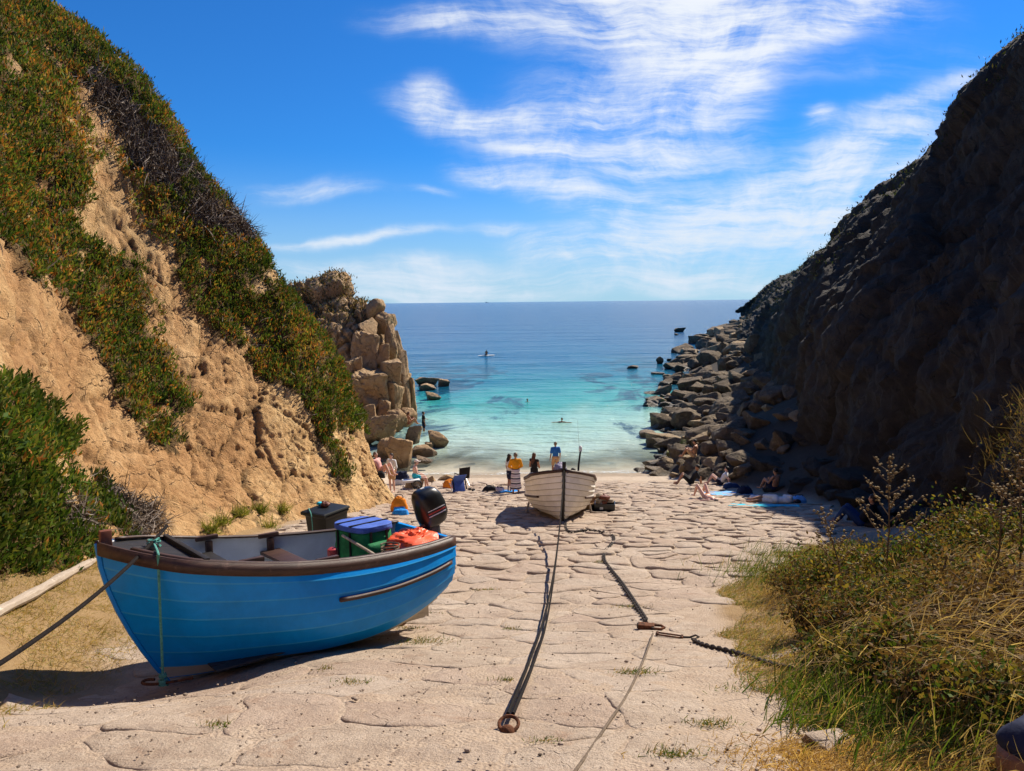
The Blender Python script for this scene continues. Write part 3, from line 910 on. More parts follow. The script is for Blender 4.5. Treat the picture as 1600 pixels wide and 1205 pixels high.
HAND = [
    ((150, 840, 360, 945), bt, 'flat topped tan boulder at the water edge left of the mossy stones'),
    ((390, 795, 725, 925), bt, 'long low tan boulder lying across the pile behind the seated people'),
    ((280, 660, 545, 835), bg_, 'large rounded grey brown boulder at the water edge, biggest on the waterline'),
    ((165, 695, 330, 830), bg_, 'dark wet boulder leaning on the large rounded one at the waterline'),
    ((615, 655, 810, 745), bg_, 'grey flat sided boulder at the edge of the cliff shade'),
    ((440, 600, 625, 695), bg_, 'dark humped boulder above the large rounded one'),
    ((690, 480, 935, 605), bg_, 'broad grey slab topped boulder halfway along the pile'),
    ((755, 405, 935, 495), bt, 'lichen yellow wedge boulder below the great slab'),
    ((505, 515, 610, 605), bg_, 'pointed grey boulder standing upright in the pile'),
    ((465, 415, 620, 505), bg_, 'round backed dark boulder in the middle of the pile'),
    ((610, 450, 765, 525), bg_, None), ((785, 178, 965, 335), bg_, 'huge dark rounded boulder under the great slab high on the pile'),
    ((885, 80, 1135, 215), bt, 'great tan slab boulder at the top of the rock pile'), ((1055, 45, 1155, 130), bt, 'rounded tan boulder behind the great slab'),
    ((430, 195, 620, 255), bg_, None), ((650, 205, 775, 245), bg_, None), ((575, 158, 665, 192), bg_, None),
    ((425, 868, 505, 940), bt, 'small cube shaped tan stone above the seated people'), ((525, 908, 645, 975), bt, None), ((625, 885, 760, 955), bt, None),
    ((688, 795, 785, 872), bg_, None), ((515, 995, 665, 1095), bt, 'pale tan boulder right behind the seated woman in white'), ((335, 1040, 420, 1122), bt, None),
    ((240, 1005, 345, 1072), bt, None), ((125, 1058, 295, 1112), bt, 'low flat tan stone where the rocks meet the slipway'), ((352, 988, 445, 1045), bt, None),
    ((262, 960, 362, 1005), bmo, 'rounded boulder with yellow green moss by the water'), ((272, 938, 355, 970), bmo, 'bright green mossy stone by the water'), ((615, 960, 705, 1035), bg_, None),
    ((352, 888, 412, 942), bmo, None), ((655, 1100, 765, 1172), bg_, 'dark stone at the edge of the cliff shadow beside the slipway'), ((312, 475, 455, 552), bg_, None),
    ((288, 430, 432, 512), bg_, None), ((118, 590, 243, 642), bg_, None), ((112, 560, 205, 588), bg_, None), ((242, 588, 405, 645), bg_, None),
    ((208, 630, 305, 675), bg_, None), ((308, 638, 405, 692), bg_, None), ((222, 660, 305, 702), bg_, None), ((308, 388, 384, 446), bg_, None),
    ((284, 340, 380, 402), bg_, None), ((352, 328, 445, 362), bg_, None), ((515, 318, 605, 362), bg_, None), ((428, 278, 485, 312), bg_, None),
    ((362, 283, 424, 302), bg_, None), ((596, 428, 702, 464), bg_, None), ((850, 355, 935, 402), bt, None), ((898, 338, 1018, 392), bg_, None),
    ((1012, 303, 1062, 334), bg_, None), ((978, 403, 1082, 452), bt, 'pale tan stone catching the sun in the cliff shade'), ((738, 574, 865, 602), bg_, None), ((688, 293, 775, 342), bg_, None),
    ((200, 940, 270, 990), bg_, None), ((150, 1015, 245, 1062), bg_, None), ((45, 1075, 130, 1112), bt, None), ((285, 1105, 345, 1150), bt, None)]
for bx, m_, lab in HAND:
    box_rock(*z6(*bx), m_, lab or pile_label(*z6(*bx)[2:], m_), GR)
WATER = [((300, 138, 392, 170), 'low dark rock island farthest out off the right shore'), ((188, 330, 242, 386), 'square dark rock standing out of the water'), ((0, 388, 76, 416), 'lone low rock awash left of the square one'),
         ((160, 435, 252, 456), 'pale flat rock just breaking the surface'), ((258, 343, 298, 366), 'small round rock between the square rock and the shore'), ((318, 175, 345, 190), 'tiny rock in front of the low rock island')]
for bx, lab in WATER:
    box_rock(*z6(*bx), bg_, lab, 'rocks standing in the water on the right')
# the rest of the pile
taken = []
n_put = 0
tries = 0
while n_put < 215 and tries < 4000:
    tries += 1
    d = 31.0 * (11.0 ** (random.random() ** 1.15))
    xr = float(right_edge(d))
    wid = 4.5 + d * 0.075 if d > 34 else 3.5
    x = xr + random.uniform(-0.6, wid) * (1.0 if random.random() < .7 else .4)
    s_ = (0.5 + d * 0.011) * random.uniform(0.55, 1.5) * (1.25 if random.random() < .2 else 1)
    if d < 36 and x < xr + 0.5: continue
    if any((x - a) ** 2 + (d - b_) ** 2 < (0.36 * (s_ + c_)) ** 2 for a, b_, c_ in taken): continue
    taken.append((x, d, s_))
    z = max(float(gz(x, d)), -0.1)
    px_, py_ = proj(np.array([x, d, z]))
    if not (1000 < px_ < 1600): continue
    m_ = bg_ if random.random() < .75 else bt; fl_ = random.uniform(.55, .85)
    o = put_rock('boulder', ROCKS, m_, (x, d, z + s_ * 0.12), (s_ * random.uniform(.9, 1.5), s_ * random.uniform(.8, 1.2), s_ * fl_), None, 0.3)
    tag(o, pile_label(float(px_), float(py_), m_, s_, fl_), 'boulder', GR)
    n_put += 1
# dim rubble on the slipway side of the right cliff foot, in its shade
for k in range(46):
    y = random.uniform(17.5, 31); x = float(right_edge(y)) + abs(random.gauss(0.2, 1.6))
    s_ = random.uniform(0.35, 1.3)
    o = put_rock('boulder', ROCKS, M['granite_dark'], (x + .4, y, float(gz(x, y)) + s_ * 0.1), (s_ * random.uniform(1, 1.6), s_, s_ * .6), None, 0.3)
    tag(o, ('small' if s_ < .7 else 'large' if s_ > 1.05 else 'middling') + ' dark boulder in cliff shade ' + ('left of the white shirted sleeper' if y > 27 else 'behind the seated man' if y > 22.5 else 'behind the seeding plants') + (' against the rock' if x > right_edge(y) + 1.3 else ' by the slipway'), 'boulder', 'shaded boulders under the right cliff')
# rubble filling the slope under the right cliff
n_put = 0
while n_put < 60:
    d = 34 * (3.2 ** random.random()); x = float(right_edge(d)) + random.uniform(2.5, 7.5 + d * .03)
    s_ = (0.6 + d * 0.012) * random.uniform(0.7, 1.7); fl_ = random.uniform(.55, .9); z = float(gz(x, d)); px_, py_ = proj(np.array([x, d, z]))
    o = put_rock('boulder', ROCKS, bg_, (x, d, z + s_ * 0.15), (s_ * random.uniform(1, 1.5), s_, s_ * fl_), None, 0.35)
    tag(o, pile_label(float(px_), float(py_), bg_, s_, fl_), 'boulder', GR); n_put += 1
# left shore boulders
gt = M['granite_tan']
LEFT = [((603, 676, 646, 738), 'large rounded boulder leaning on the left rocks above the seated woman', 40.5), ((632, 664, 661, 696), 'upright sunlit tan boulder at the foot of the left rocks', 47.5), ((670, 670, 701, 700), 'angular tan boulder standing alone in the shallows at left', 46.),
        ((644, 692, 684, 722), 'low dark slab sloping into the shallows', 43.5), ((681, 738, 712, 762), 'low tan boulder behind the black folding chair', 35.2), ((664, 742, 682, 764), 'small tan boulder beside the seated woman', 34.), ((628, 744, 664, 790), 'tan stone step the woman in the cap sits on', 30.8),
        ((650, 712, 676, 724), 'flat rock tapering into the shallow water', 41.5), ((664, 690, 676, 704), 'small wet stone between the two shore boulders', 45.5)]
for bx, lab, d in LEFT:
    box_rock(*bx, gt, lab, None, d=d, deep=0.85)
for bx, lab in [((646, 588, 686, 604), 'long low tan rock awash off the left point'), ((654, 598, 680, 612), 'flat tan rock in front of the long one off the left point'),
                ((666, 611, 689, 627), 'humped tan rock nearest the shore off the left point'), ((685, 592, 702, 605), 'outermost small tan rock off the left point')]:
    box_rock(*bx, gt, lab, 'rocks awash off the left point')

# ------------------------------------------------------------ rocky headland on the left
def hcol(b0, m1, m2, rd):
    return [b0 + A([0, 0, -2.5]), b0, m1, m2, rd, back(rd, -2, 4, .2), back(rd, -6, 12, -1)]
HC = [hcol(at(440, 690, 50), at(440, 600, 51), at(440, 520, 53), at(436, 456, 57)),
      hcol(at(475, 690, 50), at(474, 600, 51), at(472, 515, 53), at(468, 452, 57)),
      hcol(at(522, 690, 49.6), at(520, 600, 50.8), at(522, 505, 53), at(528, 444, 56.5)),
      hcol(at(562, 692, 49.4), at(560, 610, 50.6), at(560, 520, 52.5), at(562, 462, 55.5)),
      hcol(at(594, 694, 49.8), at(590, 620, 51), at(586, 548, 52), at(588, 494, 54.5)),
      hcol(at(614, 690, 51), at(612, 630, 52), at(608, 570, 53), at(604, 520, 55)),
      hcol(at(628, 680, 53), at(624, 640, 54), at(620, 590, 55), at(614, 545, 57)),
      hcol(at(634, 665, 58), at(630, 630, 59), at(626, 600, 60), at(618, 560, 62))]
S = surface(HC, 190, 190)
Nn = grid_normals(S)
if Nn[90, 90, 1] > 0: Nn = -Nn
fl = S.reshape(-1, 3)
e = (0.5 * fbm(fl, 0.35, 4, 0.8, seed=41) + 0.25 * fbm(fl, 1.3, 4, 0.7, seed=43)).reshape(S.shape[:2])
rv1, ck1 = cells(fl, 0.38, 1.2, (1, 1, .8)); rv2, ck2 = cells(fl, 1.1, 6.2, (1, 1, .8))
e = e * .6 + (1.5 * (rv1 - .42) - .8 * np.clip(1 - ck1 / .14, 0, 1) + .45 * (rv2 - .5) - .3 * np.clip(1 - ck2 / .15, 0, 1)).reshape(S.shape[:2])
SH = S + Nn * e[..., None]
headland = tag(link('headland', np_mesh('headland', SH.reshape(-1, 3), gridfaces(*S.shape[:2])), gt), kind='structure')
HB = [(550, 580, 600, 628, 48.0), (553, 522, 588, 578, 50.2), (586, 540, 607, 570, 50.6), (597, 566, 622, 606, 49.4), (600, 600, 622, 642, 49.2), (566, 624, 592, 646, 48.0), (588, 628, 606, 658, 48.3),
      (582, 652, 616, 690, 46.0), (608, 642, 632, 672, 47.0), (627, 640, 648, 664, 48.4), (604, 512, 618, 560, 52.5), (614, 524, 632, 580, 53.), (622, 556, 640, 640, 52.2), (634, 596, 648, 646, 52.6), (590, 490, 608, 520, 53.2), (604, 492, 617, 510, 54.5),
      (566, 500, 588, 530, 51.5), (575, 470, 598, 500, 53.), (560, 640, 588, 690, 46.5), (540, 560, 560, 600, 49.), (598, 690, 625, 735, 42.5)]
for (x0, y0, x1, y1, d) in HB:
    w = (x1 - x0) * d / PF * 1.28; h = (y1 - y0) * d / PF * 1.22
    o = put_rock('granite_block', BLOCKS + ROCKS[:6], gt, at((x0 + x1) / 2, (y0 + y1) / 2, d + w * .72), (w * 1.05, w * 1.15, h * 1.05), random.uniform(0, 6.28), 0.3, parent=headland)
# ------------------------------------------------------------ vegetation
def leaf_mat(name, trans=0.3, rough=0.55, tint=(1, 1, 1)):
    def f(t, b):
        a = t.node('ShaderNodeAttribute', attribute_name='col').outputs['Color']
        t.put(b, 'Base Color', a)
        tr = t.node('ShaderNodeBsdfTranslucent')
        t.put(tr, 'Color', t.mix(1.0, a, (1.25, 1.2, 0.6), 'MULTIPLY'))
        mx = t.node('ShaderNodeMixShader')
        mx.inputs[0].default_value = trans
        t.l.new(b.outputs[0], mx.inputs[1]); t.l.new(tr.outputs[0], mx.inputs[2])
        return mx.outputs[0]
    return mat(name, f, rough, 0.12)
M['leaf'] = leaf_mat('leaf', 0.33, 0.7)
M['grass'] = leaf_mat('grass', 0.36, 0.75)
M['twig'] = leaf_mat('twig', 0.0, 0.85)

def unit(v_): return v_ / np.maximum(np.linalg.norm(v_, axis=-1, keepdims=True), 1e-9)
def blade_arrays(P, D, L, W, bend=None, segs=1):
    """P,D (n,3), L,W (n,) -> verts, quads; segs=1 folded leaf, segs=2 long bent blade"""
    n = len(P)
    D = unit(D)
    rnd = rng.normal(size=(n, 3))
    side = unit(np.cross(D, rnd))
    if segs == 1:
        nrm = np.cross(D, side)
        V = np.stack([P, P + D * (L * .5)[:, None] + side * (W / 2)[:, None], P + D * L[:, None] + nrm * (L * .08)[:, None], P + D * (L * .5)[:, None] - side * (W / 2)[:, None]], 1)
        F_ = np.arange(n * 4).reshape(n, 4)
        return V.reshape(-1, 3), F_, 4
    bend = np.zeros((n, 3)) if bend is None else bend
    m1 = P + D * (L * .4)[:, None] + bend * (L * .12)[:, None]
    m2 = P + D * (L * .72)[:, None] + bend * (L * .36)[:, None]
    tip = P + D * (L * .95)[:, None] + bend * (L * .70)[:, None]
    w = (W / 2)[:, None]
    V = np.stack([P - side * w, P + side * w, m1 + side * w * .85, m1 - side * w * .85, m2 + side * w * .6, m2 - side * w * .6, tip + side * w * .1, tip - side * w * .1], 1)
    k = np.arange(n)[:, None] * 8
    F_ = np.concatenate([k + A([0, 1, 2, 3]), k + A([3, 2, 4, 5]), k + A([5, 4, 6, 7])], 0)
    return V.reshape(-1, 3), F_, 8
def foliage(name, parts, m, parent=None, **tg):
    """parts: list of (V,F,k,cols per blade)"""
    Vs, Fs, Cs = [], [], []; off = 0
    for V, F_, k, c in parts:
        Vs.append(V); Fs.append(F_ + off); Cs.append(np.repeat(c, k, axis=0)); off += len(V)
    V = np.concatenate(Vs)
    o0 = V.mean(0) if parent is None else np.zeros(3)
    me = np_mesh(name, V - o0, np.concatenate(Fs), smooth=False)
    add_col(me, np.concatenate(Cs))
    o = link(name, me, m, parent, loc=o0)
    return tag(o, **tg) if tg else o

def inpoly(px, py, poly):
    poly = np.asarray(poly, float)
    ins = np.zeros(len(px), bool)
    j = len(poly) - 1
    for i in range(len(poly)):
        xi, yi = poly[i]; xj, yj = poly[j]
        c = ((yi > py) != (yj > py)) & (px < (xj - xi) * (py - yi) / (yj - yi + 1e-12) + xi)
        ins ^= c; j = i
    return ins
def sample_grid(Sg, Ng, n, wmask=None):
    """random points on a grid surface, area weighted"""
    a = np.linalg.norm(np.cross(Sg[1:, :-1] - Sg[:-1, :-1], Sg[:-1, 1:] - Sg[:-1, :-1]), axis=-1)
    if wmask is not None: a = a * wmask
    cdf = np.cumsum(a.ravel()); tot = cdf[-1]
    k = np.searchsorted(cdf, rng.random(n) * tot)
    i, j = np.unravel_index(np.minimum(k, a.size - 1), a.shape)
    u_, v_ = rng.random(n)[:, None], rng.random(n)[:, None]
    P = (Sg[i, j] * (1 - u_) + Sg[i + 1, j] * u_) * (1 - v_) + (Sg[i, j + 1] * (1 - u_) + Sg[i + 1, j + 1] * u_) * v_
    return P, Ng[i, j], tot

NL = grid_normals(SL)
if NL[300, 150, 0] < 0: NL = -NL
P1 = [(-90, 30), (20, 42), (70, 70), (105, 115), (128, 190), (150, 255), (138, 300), (112, 345), (150, 388), (205, 412), (240, 450), (236, 500), (268, 555), (300, 615), (296, 660), (272, 705), (240, 690), (196, 650), (170, 590), (150, 540), (108, 478), (60, 432), (8, 372), (-90, 350)]
P2 = [(-90, -120), (60, -60), (160, 40), (260, 120), (350, 250), (440, 370), (480, 450), (540, 560), (548, 640), (536, 700), (546, 762), (524, 758), (506, 700), (478, 640), (440, 604), (405, 592), (372, 562), (330, 520), (298, 476), (270, 440), (268, 385), (244, 330), (215, 270), (190, 210), (150, 150), (100, 88), (40, 45), (-90, 0)]
P3 = [(-120, 600), (30, 606), (66, 636), (84, 672), (120, 660), (112, 690), (82, 722), (64, 740), (110, 748), (170, 756), (226, 790), (250, 826), (208, 850), (150, 868), (112, 880), (80, 905), (0, 905), (-120, 905)]
P5 = [(543, 640), (566, 640), (566, 668), (548, 672)]
P7 = [(160, 215), (190, 240), (230, 300), (262, 372), (262, 392), (228, 352), (196, 300), (170, 250)]
allsel = []
NS = 150000
PP, NNs, tot = sample_grid(SL, NL, NS)
ok = (PP[:, 1] > 3) & (PP[:, 0] > -22)
PP, NNs = PP[ok], NNs[ok]
sx_, sy_ = proj(PP)
dep = PP[:, 1]
n1 = fbm(PP, 0.9, 3, seed=71); n2 = fbm(PP, 0.28, 2, seed=73); n3 = fbm(PP, 2.6, 2, seed=74)
jx = sx_ + (n1 * 16 + n3 * 9) * 1.0; jy = sy_ + (n3 * 12 - n1 * 9)
infr = (sx_ > -140) & (sx_ < 640) & (sy_ > -140) & (sy_ < 930)
def mats_in(poly): return inpoly(jx, jy, poly) & infr
greens = np.array([[0.04, 0.085, 0.014], [0.07, 0.125, 0.02], [0.11, 0.165, 0.028], [0.19, 0.20, 0.042]])
reds = np.array([[0.30, 0.12, 0.03], [0.40, 0.15, 0.04], [0.24, 0.15, 0.04], [0.36, 0.22, 0.06]])
def mat_of(name, sel, label, n_leaf, redness, lsize, thick, lift=(0.02, 0.16)):
    P = PP[sel]; N = NNs[sel]
    P = P + N * rng.uniform(*lift, len(P))[:, None] * thick
    k = len(P)
    rp = np.repeat(P, n_leaf, 0) + rng.normal(size=(k * n_leaf, 3)) * 0.055
    up = np.array([0, 0, 1.0])
    D = np.repeat(N, n_leaf, 0) * 0.55 + up * 0.75 + rng.normal(size=(k * n_leaf, 3)) * 0.45
    L = rng.uniform(0.55, 1.45, k * n_leaf) * np.repeat(rng.uniform(.75, 1.25, k), n_leaf) * lsize; Wd = L * rng.uniform(0.22, 0.34, k * n_leaf)
    V, F_, q = blade_arrays(rp, D, L, Wd)
    rr = np.repeat(np.clip(redness + n1[sel] * 0.55 + n2[sel] * 0.45, 0.02, 0.9), n_leaf)
    isr = rng.random(k * n_leaf) < rr * 0.62
    c = greens[rng.integers(0, 4, k * n_leaf)]
    c[isr] = reds[rng.integers(0, 4, isr.sum())]
    tone = np.clip(0.85 + 0.55 * n2[sel] + 0.35 * n1[sel], 0.4, 1.35) * rng.uniform(0.65, 1.3, k)
    c = c * np.repeat(tone, n_leaf)[:, None]
    return foliage(name, [(V, F_, q, c)], M['leaf'], label=label, cat='ground cover', kind='stuff')
s1, s2, s3, s5, s7 = mats_in(P1), mats_in(P2), mats_in(P3), mats_in(P5), mats_in(P7)
# bare scars inside the long mat, and woody dead stretches near its crest
scar = (fbm(PP, 0.5, 2, seed=79) > 0.52) & inpoly(sx_, sy_, [(440, 440), (560, 540), (540, 700), (480, 640), (470, 560)])
wood2 = (inpoly(jx, jy, [(130, 110), (190, 150), (300, 270), (345, 320), (390, 350), (400, 380), (360, 365), (330, 350), (300, 340), (250, 290), (200, 240), (150, 170)]) & (n1 > -0.45)) & s2
holes = (fbm(PP, 0.75, 3, seed=77) > 0.5) | (fbm(PP, 2.0, 2, seed=78) > 0.55)
thin = rng.random(len(PP)) < 0.95
s1 = s1 & ~holes & thin; s2 = s2 & ~scar & ~holes & thin; s3 = s3 & ~(holes & (n2 > 0))
wood3 = inpoly(jx, jy, [(70, 795), (100, 785), (130, 800), (150, 835), (110, 825), (80, 818)]) | inpoly(jx, jy, [(140, 752), (190, 765), (240, 800), (262, 838), (200, 850), (180, 800)])
mat_of('ice_plant_mat', s1, 'broad mat of fleshy green and rusty ice plant hanging down the left cliff', 8, 0.30, 0.125, 1.3)
mat_of('ice_plant_mat', s2 & ~wood2, 'long mat of green and orange ice plant along the crest of the left cliff', 7, 0.34, 0.125, 1.2)
mat_of('ice_plant_mat', s3 & ~wood3, 'lush green ice plant at the foot of the cliff beside the blue boat', 11, 0.0, 0.115, 1.2)
mat_of('ice_plant_mat', s5, 'small green tuft on the pale rock nose of the left cliff', 9, 0.0, 0.13, 1.2)
mat_of('ice_plant_mat', s7, 'thin red strip of ice plant on the bare rock between the two mats', 5, 0.95, 0.11, 0.7)
# dead woody stems
def twigs(sel, label, n, lsize):
    P = np.repeat(PP[sel], n, 0) + rng.normal(size=(sel.sum() * n, 3)) * 0.09
    N = np.repeat(NNs[sel], n, 0)
    D = unit(np.cross(N, np.array([1.0, 0, 0]))) * np.sign(rng.normal(size=(len(P), 1))) + rng.normal(size=(len(P), 3)) * 0.55 + N * 0.15
    L = rng.uniform(0.5, 1.4, len(P)) * lsize
    V, F_, q = blade_arrays(P + N * 0.06, D, L, L * 0.05 + 0.006, rng.normal(size=(len(P), 3)) * 0.5, 2)
    base = np.array([[0.075, 0.055, 0.042], [0.16, 0.125, 0.10], [0.10, 0.075, 0.055], [0.24, 0.20, 0.165]])
    return foliage('dead_stems', [(V, F_, q, base[rng.integers(0, 4, len(P))])], M['twig'], label=label, cat='dead stems', kind='stuff')
deadspots = (s1 | s2) & (rng.random(len(PP)) < 0.05)
twigs(deadspots, 'dry trailing stems threaded through the ice plant mats', 3, 0.34)
twigs(wood2, 'band of dry grey woody stems below the crest of the left cliff', 4, 0.42)
twigs(wood3, 'tangle of dry grey stems at the edge of the green mat behind the blue boat', 7, 0.26)
# dark litter on the earth under the mat leaves
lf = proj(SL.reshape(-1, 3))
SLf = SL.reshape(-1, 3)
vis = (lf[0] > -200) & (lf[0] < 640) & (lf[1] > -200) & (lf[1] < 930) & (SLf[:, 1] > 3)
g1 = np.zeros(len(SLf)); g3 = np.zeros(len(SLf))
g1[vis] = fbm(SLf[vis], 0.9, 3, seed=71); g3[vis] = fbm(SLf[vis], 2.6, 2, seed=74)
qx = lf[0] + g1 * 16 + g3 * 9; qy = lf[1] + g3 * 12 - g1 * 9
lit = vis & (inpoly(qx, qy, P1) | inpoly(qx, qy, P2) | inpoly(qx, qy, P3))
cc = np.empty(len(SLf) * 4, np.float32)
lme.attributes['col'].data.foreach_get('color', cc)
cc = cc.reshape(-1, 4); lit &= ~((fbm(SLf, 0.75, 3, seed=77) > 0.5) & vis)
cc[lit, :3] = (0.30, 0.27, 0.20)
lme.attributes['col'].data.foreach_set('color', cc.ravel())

# ---- heath on top of the headland and scrub along the right crest
def scrub(name, Sg, selfn, n, per, lsize, cols, label, spread=0.25, up=0.9):
    Ng = grid_normals(Sg)
    P, N, _ = sample_grid(Sg, Ng, n)
    k = selfn(P); P = P[k]; N = N[k]
    P = np.repeat(P, per, 0) + rng.normal(size=(len(P) * per, 3)) * spread * np.array([1, 1, .4])
    D = np.array([0, 0, up]) + rng.normal(size=P.shape) * 0.6
    L = rng.uniform(.6, 1.4, len(P)) * lsize
    V, F_, q = blade_arrays(P, D, L, L * 0.3)
    c = np.asarray(cols)[rng.integers(0, len(cols), len(P))] * rng.uniform(.7, 1.25, (len(P), 1))
    return foliage(name, [(V, F_, q, c)], M['leaf'], label=label, cat='scrub', kind='stuff')
def headsel(P):
    x_, y_ = proj(P)
    nn = fbm(P, 0.5, 3, seed=81)
    return (y_ < 540 - (x_ - 470) * 0.25 + nn * 28) & (x_ < 590) & (y_ < 520)
scrub('heath', SH, headsel, 9000, 5, 0.22, [[.13, .08, .035], [.16, .10, .045], [.09, .075, .03], [.07, .085, .03], [.19, .13, .06]], 'low brown heath covering the top of the rocky headland')
def crestsel(P):
    x_, y_ = proj(P)
    nn = fbm(P, 0.25, 3, seed=83)
    px_r = A([1150, 1172, 1205, 1250, 1310, 1370, 1425, 1480, 1530, 1585, 1640]); py_r = A([486, 470, 446, 420, 385, 328, 268, 195, 128, 62, 15])
    return (y_ < np.interp(x_, px_r, py_r) + 26 + nn * 40) & (x_ > 1150) & (x_ < 1700) & (P[:, 1] > 12)
scrub('scrub', SR, crestsel, 22000, 9, 0.17, [[.03, .045, .014], [.045, .06, .016], [.02, .03, .01], [.06, .055, .02]], 'dark scrub fringing the crest of the shaded right cliff', 0.2)

# ---- right foreground bank: dry grass, green grass, brambles
def bank_pts(n, x0=0.0, x1=6.5, y0=1.6, y1=15.5, off=0.0):
    y = rng.uniform(y0, y1, n); x = right_edge(y) + off + rng.uniform(x0, x1, n)
    k = x < 3.0 + y * 0.62
    x, y = x[k], y[k]
    return np.stack([x, y, gz(x, y)], -1)
straw = np.array([[.42, .29, .12], [.34, .22, .085], [.50, .37, .18], [.26, .165, .07], [.38, .28, .13]])
lush = np.array([[.06, .11, .016], [.10, .155, .022], [.16, .19, .03], [.045, .085, .014]])
lean = np.array([0.62, -0.35, -0.55])
def grass_patch(P, L0, W0, cols, upk=1.0, leank=1.0, jit=0.35):
    n = len(P)
    D = np.array([0.15, -0.1, upk]) + rng.normal(size=(n, 3)) * jit
    bend = lean * leank + rng.normal(size=(n, 3)) * 0.4
    L = rng.uniform(.55, 1.35, n) * L0
    V, F_, q = blade_arrays(P, D, L, np.full(n, W0) * rng.uniform(.7, 1.4, n), bend, 2)
    c = cols[rng.integers(0, len(cols), n)] * rng.uniform(.75, 1.2, (n, 1))
    return V, F_, q, c
P = np.concatenate([bank_pts(60000, -0.25, 6.5), bank_pts(36000, -0.2, 1.3)])
nb = fbm(P, 0.55, 3, seed=91); edge = P[:, 0] - right_edge(P[:, 1])
P = P[(edge + nb * 0.5 > 0.05)]; nb = fbm(P, 0.55, 3, seed=91); ed = P[:, 0] - right_edge(P[:, 1])
short = ed < 0.6 + 0.5 * nb
tallness = np.clip(ed * 0.9, 0.25, 1.0)
d1 = grass_patch(P[short], 0.13, 0.0055, np.concatenate([straw, lush[1:3]]), 0.8, 1.0, 0.7)
d2 = grass_patch(P[~short][::2], 0.26, 0.0055, straw, 0.8, 1.0, 0.45)
foliage('dry_grass', [d1, d2], M['grass'], label='dry straw coloured grass covering the bank at lower right', cat='dry grass', kind='stuff')
def patch_at(px, py, rx, ry, n):
    c = G(px, py)
    P = c + np.stack([rng.normal(size=n) * rx, rng.normal(size=n) * ry, np.zeros(n)], -1)
    P[:, 2] = gz(P[:, 0], P[:, 1])
    return P
Pg = np.concatenate([patch_at(px_, py_, .35, .14, 2600) for px_, py_ in ((1300, 1180), (1400, 1170), (1480, 1185), (1350, 1215), (1450, 1215))])
foliage('dry_grass', [grass_patch(Pg, 0.07, 0.005, np.array([[.55, .36, .13], [.46, .29, .10], [.38, .23, .08], [.60, .43, .20]]), .5, .8, .9)], M['grass'], label='matted golden turf along the bottom right of the bank', cat='dry grass', kind='stuff')
GREEN = [((1200, 905), .42, .6, 900, .26, 'green and straw grass clump at the tip of the bank beyond the chain'), ((1250, 880), .5, .7, 900, .32, 'taller green grass clump behind the tip of the bank'),
         ((1300, 1080), .2, .28, 700, .26, 'bright green grass clump on the bank right of the chain'), ((1380, 1110), .26, .28, 800, .26, 'dark green grass clump on the bank in the right foreground'), ((1500, 1150), .3, .22, 700, .24, 'green grass clump low in the right corner'),
         ((1260, 1130), .1, .12, 260, .1, 'small green tuft at the edge of the bank by the pale stone')]
for (pp, rx, ry, n, L0, lab) in GREEN:
    P = patch_at(*pp, rx, ry, n)
    foliage('grass_clump', [grass_patch(P, L0, 0.008, lush, 1.0, 0.5, 0.3), grass_patch(P[: n // 2], L0, 0.006, straw, 1.0, 0.6, 0.4)], M['grass'], label=lab, cat='grass', group='green grass clumps on the right bank', kind='stuff')

def shrub(c, rad, h, nleaf, cols, label, leaf=0.06, nst=26, drygrass=400):
    root = thing('shrub', label, 'shrub', c, group='shrubs on the right bank')
    mb = MB()
    tips = []
    for k in range(nst):
        a = random.uniform(0, 6.28); r_ = rad * math.sqrt(random.random())
        tip = Vector((math.cos(a) * r_, math.sin(a) * r_, h * random.uniform(.5, 1.0) * (1.15 - 0.6 * (r_ / rad) ** 2)))
        b0 = Vector((tip.x * .3, tip.y * .3, -0.05)); md = (b0 + tip) / 2 + Vector((random.uniform(-.1, .1), random.uniform(-.1, .1), .08))
        tp_ = tip + (tip - md) * random.uniform(.05, .35)
        mb.tube([b0, md, tip, tp_], [0.009, 0.006, 0.004, 0.002], 5)
        tips.append((b0, md, tip))
    tag(mb.build('stems', M['stem'], root), kind='stuff')
    ts = np.array([[list(q) for q in t_] for t_ in tips])
    k = rng.integers(0, nst, nleaf); f = rng.random(nleaf)[:, None] ** 0.6
    P = ts[k, 0] * (1 - f) ** 2 + 2 * ts[k, 1] * f * (1 - f) + ts[k, 2] * f ** 2
    P = P + rng.normal(size=P.shape) * np.array([.11, .11, .07]) * (0.5 + rad)
    P[:, 2] = np.maximum(P[:, 2], 0.02)
    D = rng.normal(size=P.shape) + np.array([0.1, -.1, .55])
    L = rng.uniform(.5, 1.3, nleaf) * leaf
    V, F_, q = blade_arrays(P, D, L, L * .55)
    cs = np.asarray(cols)[rng.integers(0, len(cols), nleaf)] * rng.uniform(.65, 1.2, (nleaf, 1))
    foliage('leaves', [(V, F_, q, cs)], M['leaf'], root, kind='stuff')
    if drygrass:
        kk = rng.integers(0, nleaf, drygrass)
        foliage('dry_stalks', [grass_patch(P[kk], 0.3, 0.0045, straw, .6, 1.0, .5)], M['grass'], root, kind='stuff')
    return root
M['stem'] = plain('stem', (0.13, 0.085, 0.045), 0.8, 0.2, 0.25, 30)
bram = [[.04, .075, .013], [.085, .125, .02], [.19, .16, .03], [.28, .21, .045], [.16, .095, .035], [.10, .06, .025]]
dryb = [[.15, .085, .035], [.22, .13, .05], [.10, .06, .025], [.12, .12, .03], [.06, .075, .018]]
brown = [[.13, .075, .03], [.19, .11, .045], [.09, .055, .025], [.25, .16, .07]]
